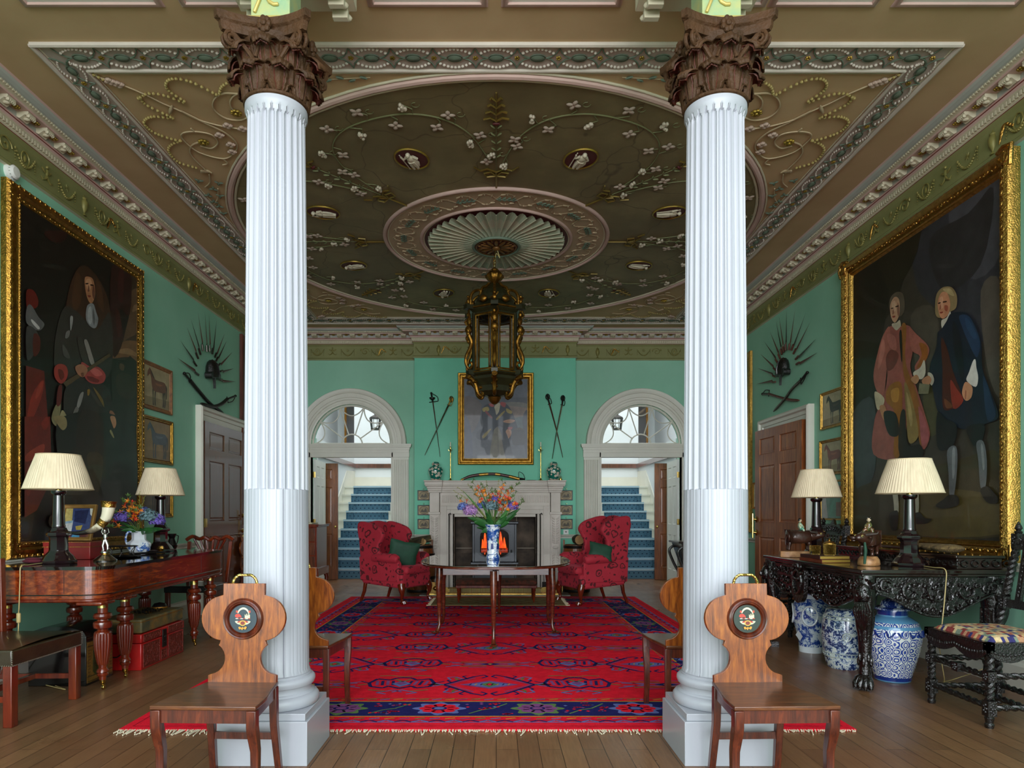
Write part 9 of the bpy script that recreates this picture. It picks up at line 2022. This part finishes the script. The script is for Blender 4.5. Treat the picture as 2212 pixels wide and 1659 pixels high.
# ================================================================ barley-twist chairs
def twist(b_, p0, p1, r, turns, seg=10):
    a, b2 = Vector(p0), Vector(p1); d = (b2-a); L = d.length; d.normalize(); n = d.orthogonal().normalized(); u = d.cross(n); N = int(turns*14)
    for ph in (0, pi):
        b_.tube([tuple(a+d*L*i/N+(n*cos(2*pi*turns*i/N+ph)+u*sin(2*pi*turns*i/N+ph))*r*.42) for i in range(N+1)], r*.66, 7)
def blockc(b_, p, s, h):
    b_.bc(p, (s, s, h))
    for (dx, dy) in ((0, -1), (0, 1), (-1, 0), (1, 0)):
        for k in range(5): a = k*1.257; b_.ell((p[0]+dx*s/2+(dy != 0)*s*.25*cos(a), p[1]+dy*s/2+(dx != 0)*s*.25*cos(a), p[2]+h*.25*sin(a)), s*.14, 6, 4)
        b_.ell((p[0]+dx*s/2, p[1]+dy*s/2, p[2]), s*.13, 6, 4)
TAP = attr('needlework_tapestry', .95, .3, 60, .3, 200, spec=.1)
def barley(label, loc, rz, W=.50, D=.46, back=1.17):
    """local: faces -y, seat front at y=-D/2"""
    r = thing('barley_twist_chair', label, 'chair', loc, rz, 'black barley-twist chairs')
    for s in (-1, 1):
        x = s*W/2
        b_ = MB(); y = -D/2; b_.lathe([(.022, 0), (.026, .02), (.02, .03), (.026, .06), (.02, .07)], 12, (x, y, 0)); blockc(b_, (x, y, .115), .052, .09); twist(b_, (x, y, .16), (x, y, .27), .024, 1.6); blockc(b_, (x, y, .30), .05, .06); twist(b_, (x, y, .33), (x, y, .42), .024, 1.2); b_.build('leg', CARVED, r)
        b_ = MB(); y = D/2; b_.lathe([(.022, 0), (.026, .02), (.02, .07)], 12, (x, y, 0)); blockc(b_, (x, y, .115), .052, .09); twist(b_, (x, y, .16), (x, y, .42), .024, 3); b_.build('leg', CARVED, r)
        b_ = MB(); t0 = D/2; k = .14; zt = back-.10
        twist(b_, (x, t0, .50), (x, t0+.03, .62), .024, 1.6); blockc(b_, (x, t0+.04, .665), .05, .08); twist(b_, (x, t0+.05, .71), (x, t0+.12, zt-.05), .025, 4.5); blockc(b_, (x, t0+.13, zt), .052, .10)
        b_.lathe([(.02, 0), (.026, .01), (.014, .02), (.024, .035), (.018, .05), (.005, .075), (0, .08)], 10, (x, t0+.135, zt+.05)); b_.build('back_post', CARVED, r)
    b_ = MB(); y0_, y1_ = -D/2-.03, D/2+.03; x_ = W/2+.03
    b_.box(-x_, x_, y0_, y0_+.04, .44, .50); b_.box(-x_, x_, y1_-.04, y1_, .44, .50); b_.box(-x_, -x_+.04, y0_, y1_, .44, .50); b_.box(x_-.04, x_, y0_, y1_, .44, .50)
    def apr(M_, L):
        b_.T = M_; pts = [(0, .44)] + [(L*i/12, .44-.045*abs(sin(pi*i/12*2))-.012) for i in range(1, 12)] + [(L, .44)]; b_.prism(pts, -.015, .0)
        for k in range(int(L/.022)): u = (k+.5)/int(L/.022); b_.ell((u*L, .488, .001), (.006, .004, .005), 5, 3); b_.ell((u*L, .45-.02*abs(sin(pi*u*2)), .002), (.010, .012, .006), 6, 4, RZ(k*1.1))
        b_.T = Matrix()
    apr(Matrix(((1, 0, 0, -x_+.01), (0, 0, -1, y0_), (0, 1, 0, 0), (0, 0, 0, 1))), 2*x_-.02)
    apr(Matrix(((0, 0, 1, x_), (1, 0, 0, y0_+.01), (0, 1, 0, 0), (0, 0, 0, 1))), y1_-y0_-.02); apr(Matrix(((0, 0, -1, -x_), (1, 0, 0, y0_+.01), (0, 1, 0, 0), (0, 0, 0, 1))), y1_-y0_-.02)
    b_.build('seat_frame', CARVED, r, ang=30)
    b_ = MB(); n = 22; pal = ['#c9a878', '#b98a6a', '#8a3f3c', '#7d8a78', '#d2b88c', '#3c3a6a', '#b9a078', '#a8584a']
    vs_ = []; 
    for j in range(n+1):
        for i in range(n+1):
            a, c_ = (i/n-.5)*2, (j/n-.5)*2; e = (1-a**6)*(1-c_**6); vs_.append((a*(W/2-.005), c_*(D/2-.005), .497+.045*max(0, e)**.5))
    for j in range(n):
        for i in range(n):
            q = math.sin(i*.9+math.sin(j*.55)*2)+math.cos(j*.8+i*.35); k = int((q+2)*1.9+R.random()*1.4) % 8; b_.c = S(pal[k]); i0 = j*(n+1)+i
            b_.add([vs_[i0], vs_[i0+1], vs_[i0+n+2], vs_[i0+n+1]], [(0, 1, 2, 3)])
    b_.build('tapestry_seat', TAP, r)
    b_ = MB()
    for y, z in ((-D/2, .30), (-D/2, .125), (D/2, .125), (0, .115)): twist(b_, (-W/2+.02, y, z), (W/2-.02, y, z), .019, 4.5)
    for s in (-1, 1): twist(b_, (s*W/2, -D/2+.02, .30), (s*W/2, D/2-.02, .30), .019, 4.2); twist(b_, (s*W/2, -D/2+.02, .115), (s*W/2, D/2-.02, .115), .019, 4.2)
    blockc(b_, (0, -D/2, .30), .055, .055); b_.build('stretcher', CARVED, r)
    b_ = MB(); M_ = T(0, D/2+.045, .66) @ RX(rad(-9)) @ Matrix(((1, 0, 0, 0), (0, 0, -1, 0), (0, 1, 0, 0), (0, 0, 0, 1))); H = back-.10-.66
    b_.T = M_; b_.box(-W/2+.02, W/2-.02, -.025, .03, -.012, .012); b_.box(-W*.33, -W*.33+.045, .03, H-.03, -.01, .01); b_.box(W*.33-.045, W*.33, .03, H-.03, -.01, .01); b_.box(-W/2+.02, W/2-.02, H-.05, H+.02, -.014, .014)
    b_.prism(cat([(-W*.40, H+.015), (-W*.28, H+.07), (-W*.12, H+.06), (0, H+.12), (W*.12, H+.06), (W*.28, H+.07), (W*.40, H+.015)], 4, False), -.012, .012)
    for k in range(26): u = (k+.5)/26; b_.ell(((u-.5)*(W-.08), H-.015+.02*math.sin(k*2.1)+(.04*sin(pi*u)), .016), (.013, .010, .009), 6, 4, RZ(k))
    for k in range(12):
        for s in (-1, 1): b_.ell((s*(W*.33-.022), .06+(H-.12)*k/11, .012), (.009, .013, .006), 6, 4, RZ(k*.8))
    b_.build('carved_back_frame', CARVED, r, ang=30)
    b_ = MB(M_)
    for k in range(3): x = (k-1)*.062; twist(b_, (x, .03, 0), (x, H-.05, 0), .011, 6)
    b_.build('twist_spindles', CARVED, r); return r
barley('black barley-twist chair with needlework seat at the lower right', (3.10, 4.18, 0), rad(-90), .52, .44, 1.17)
barley('black barley-twist chair half hidden between the black table and the open door', (3.20, 7.05, 0), rad(-90), .48, .44, 1.18)
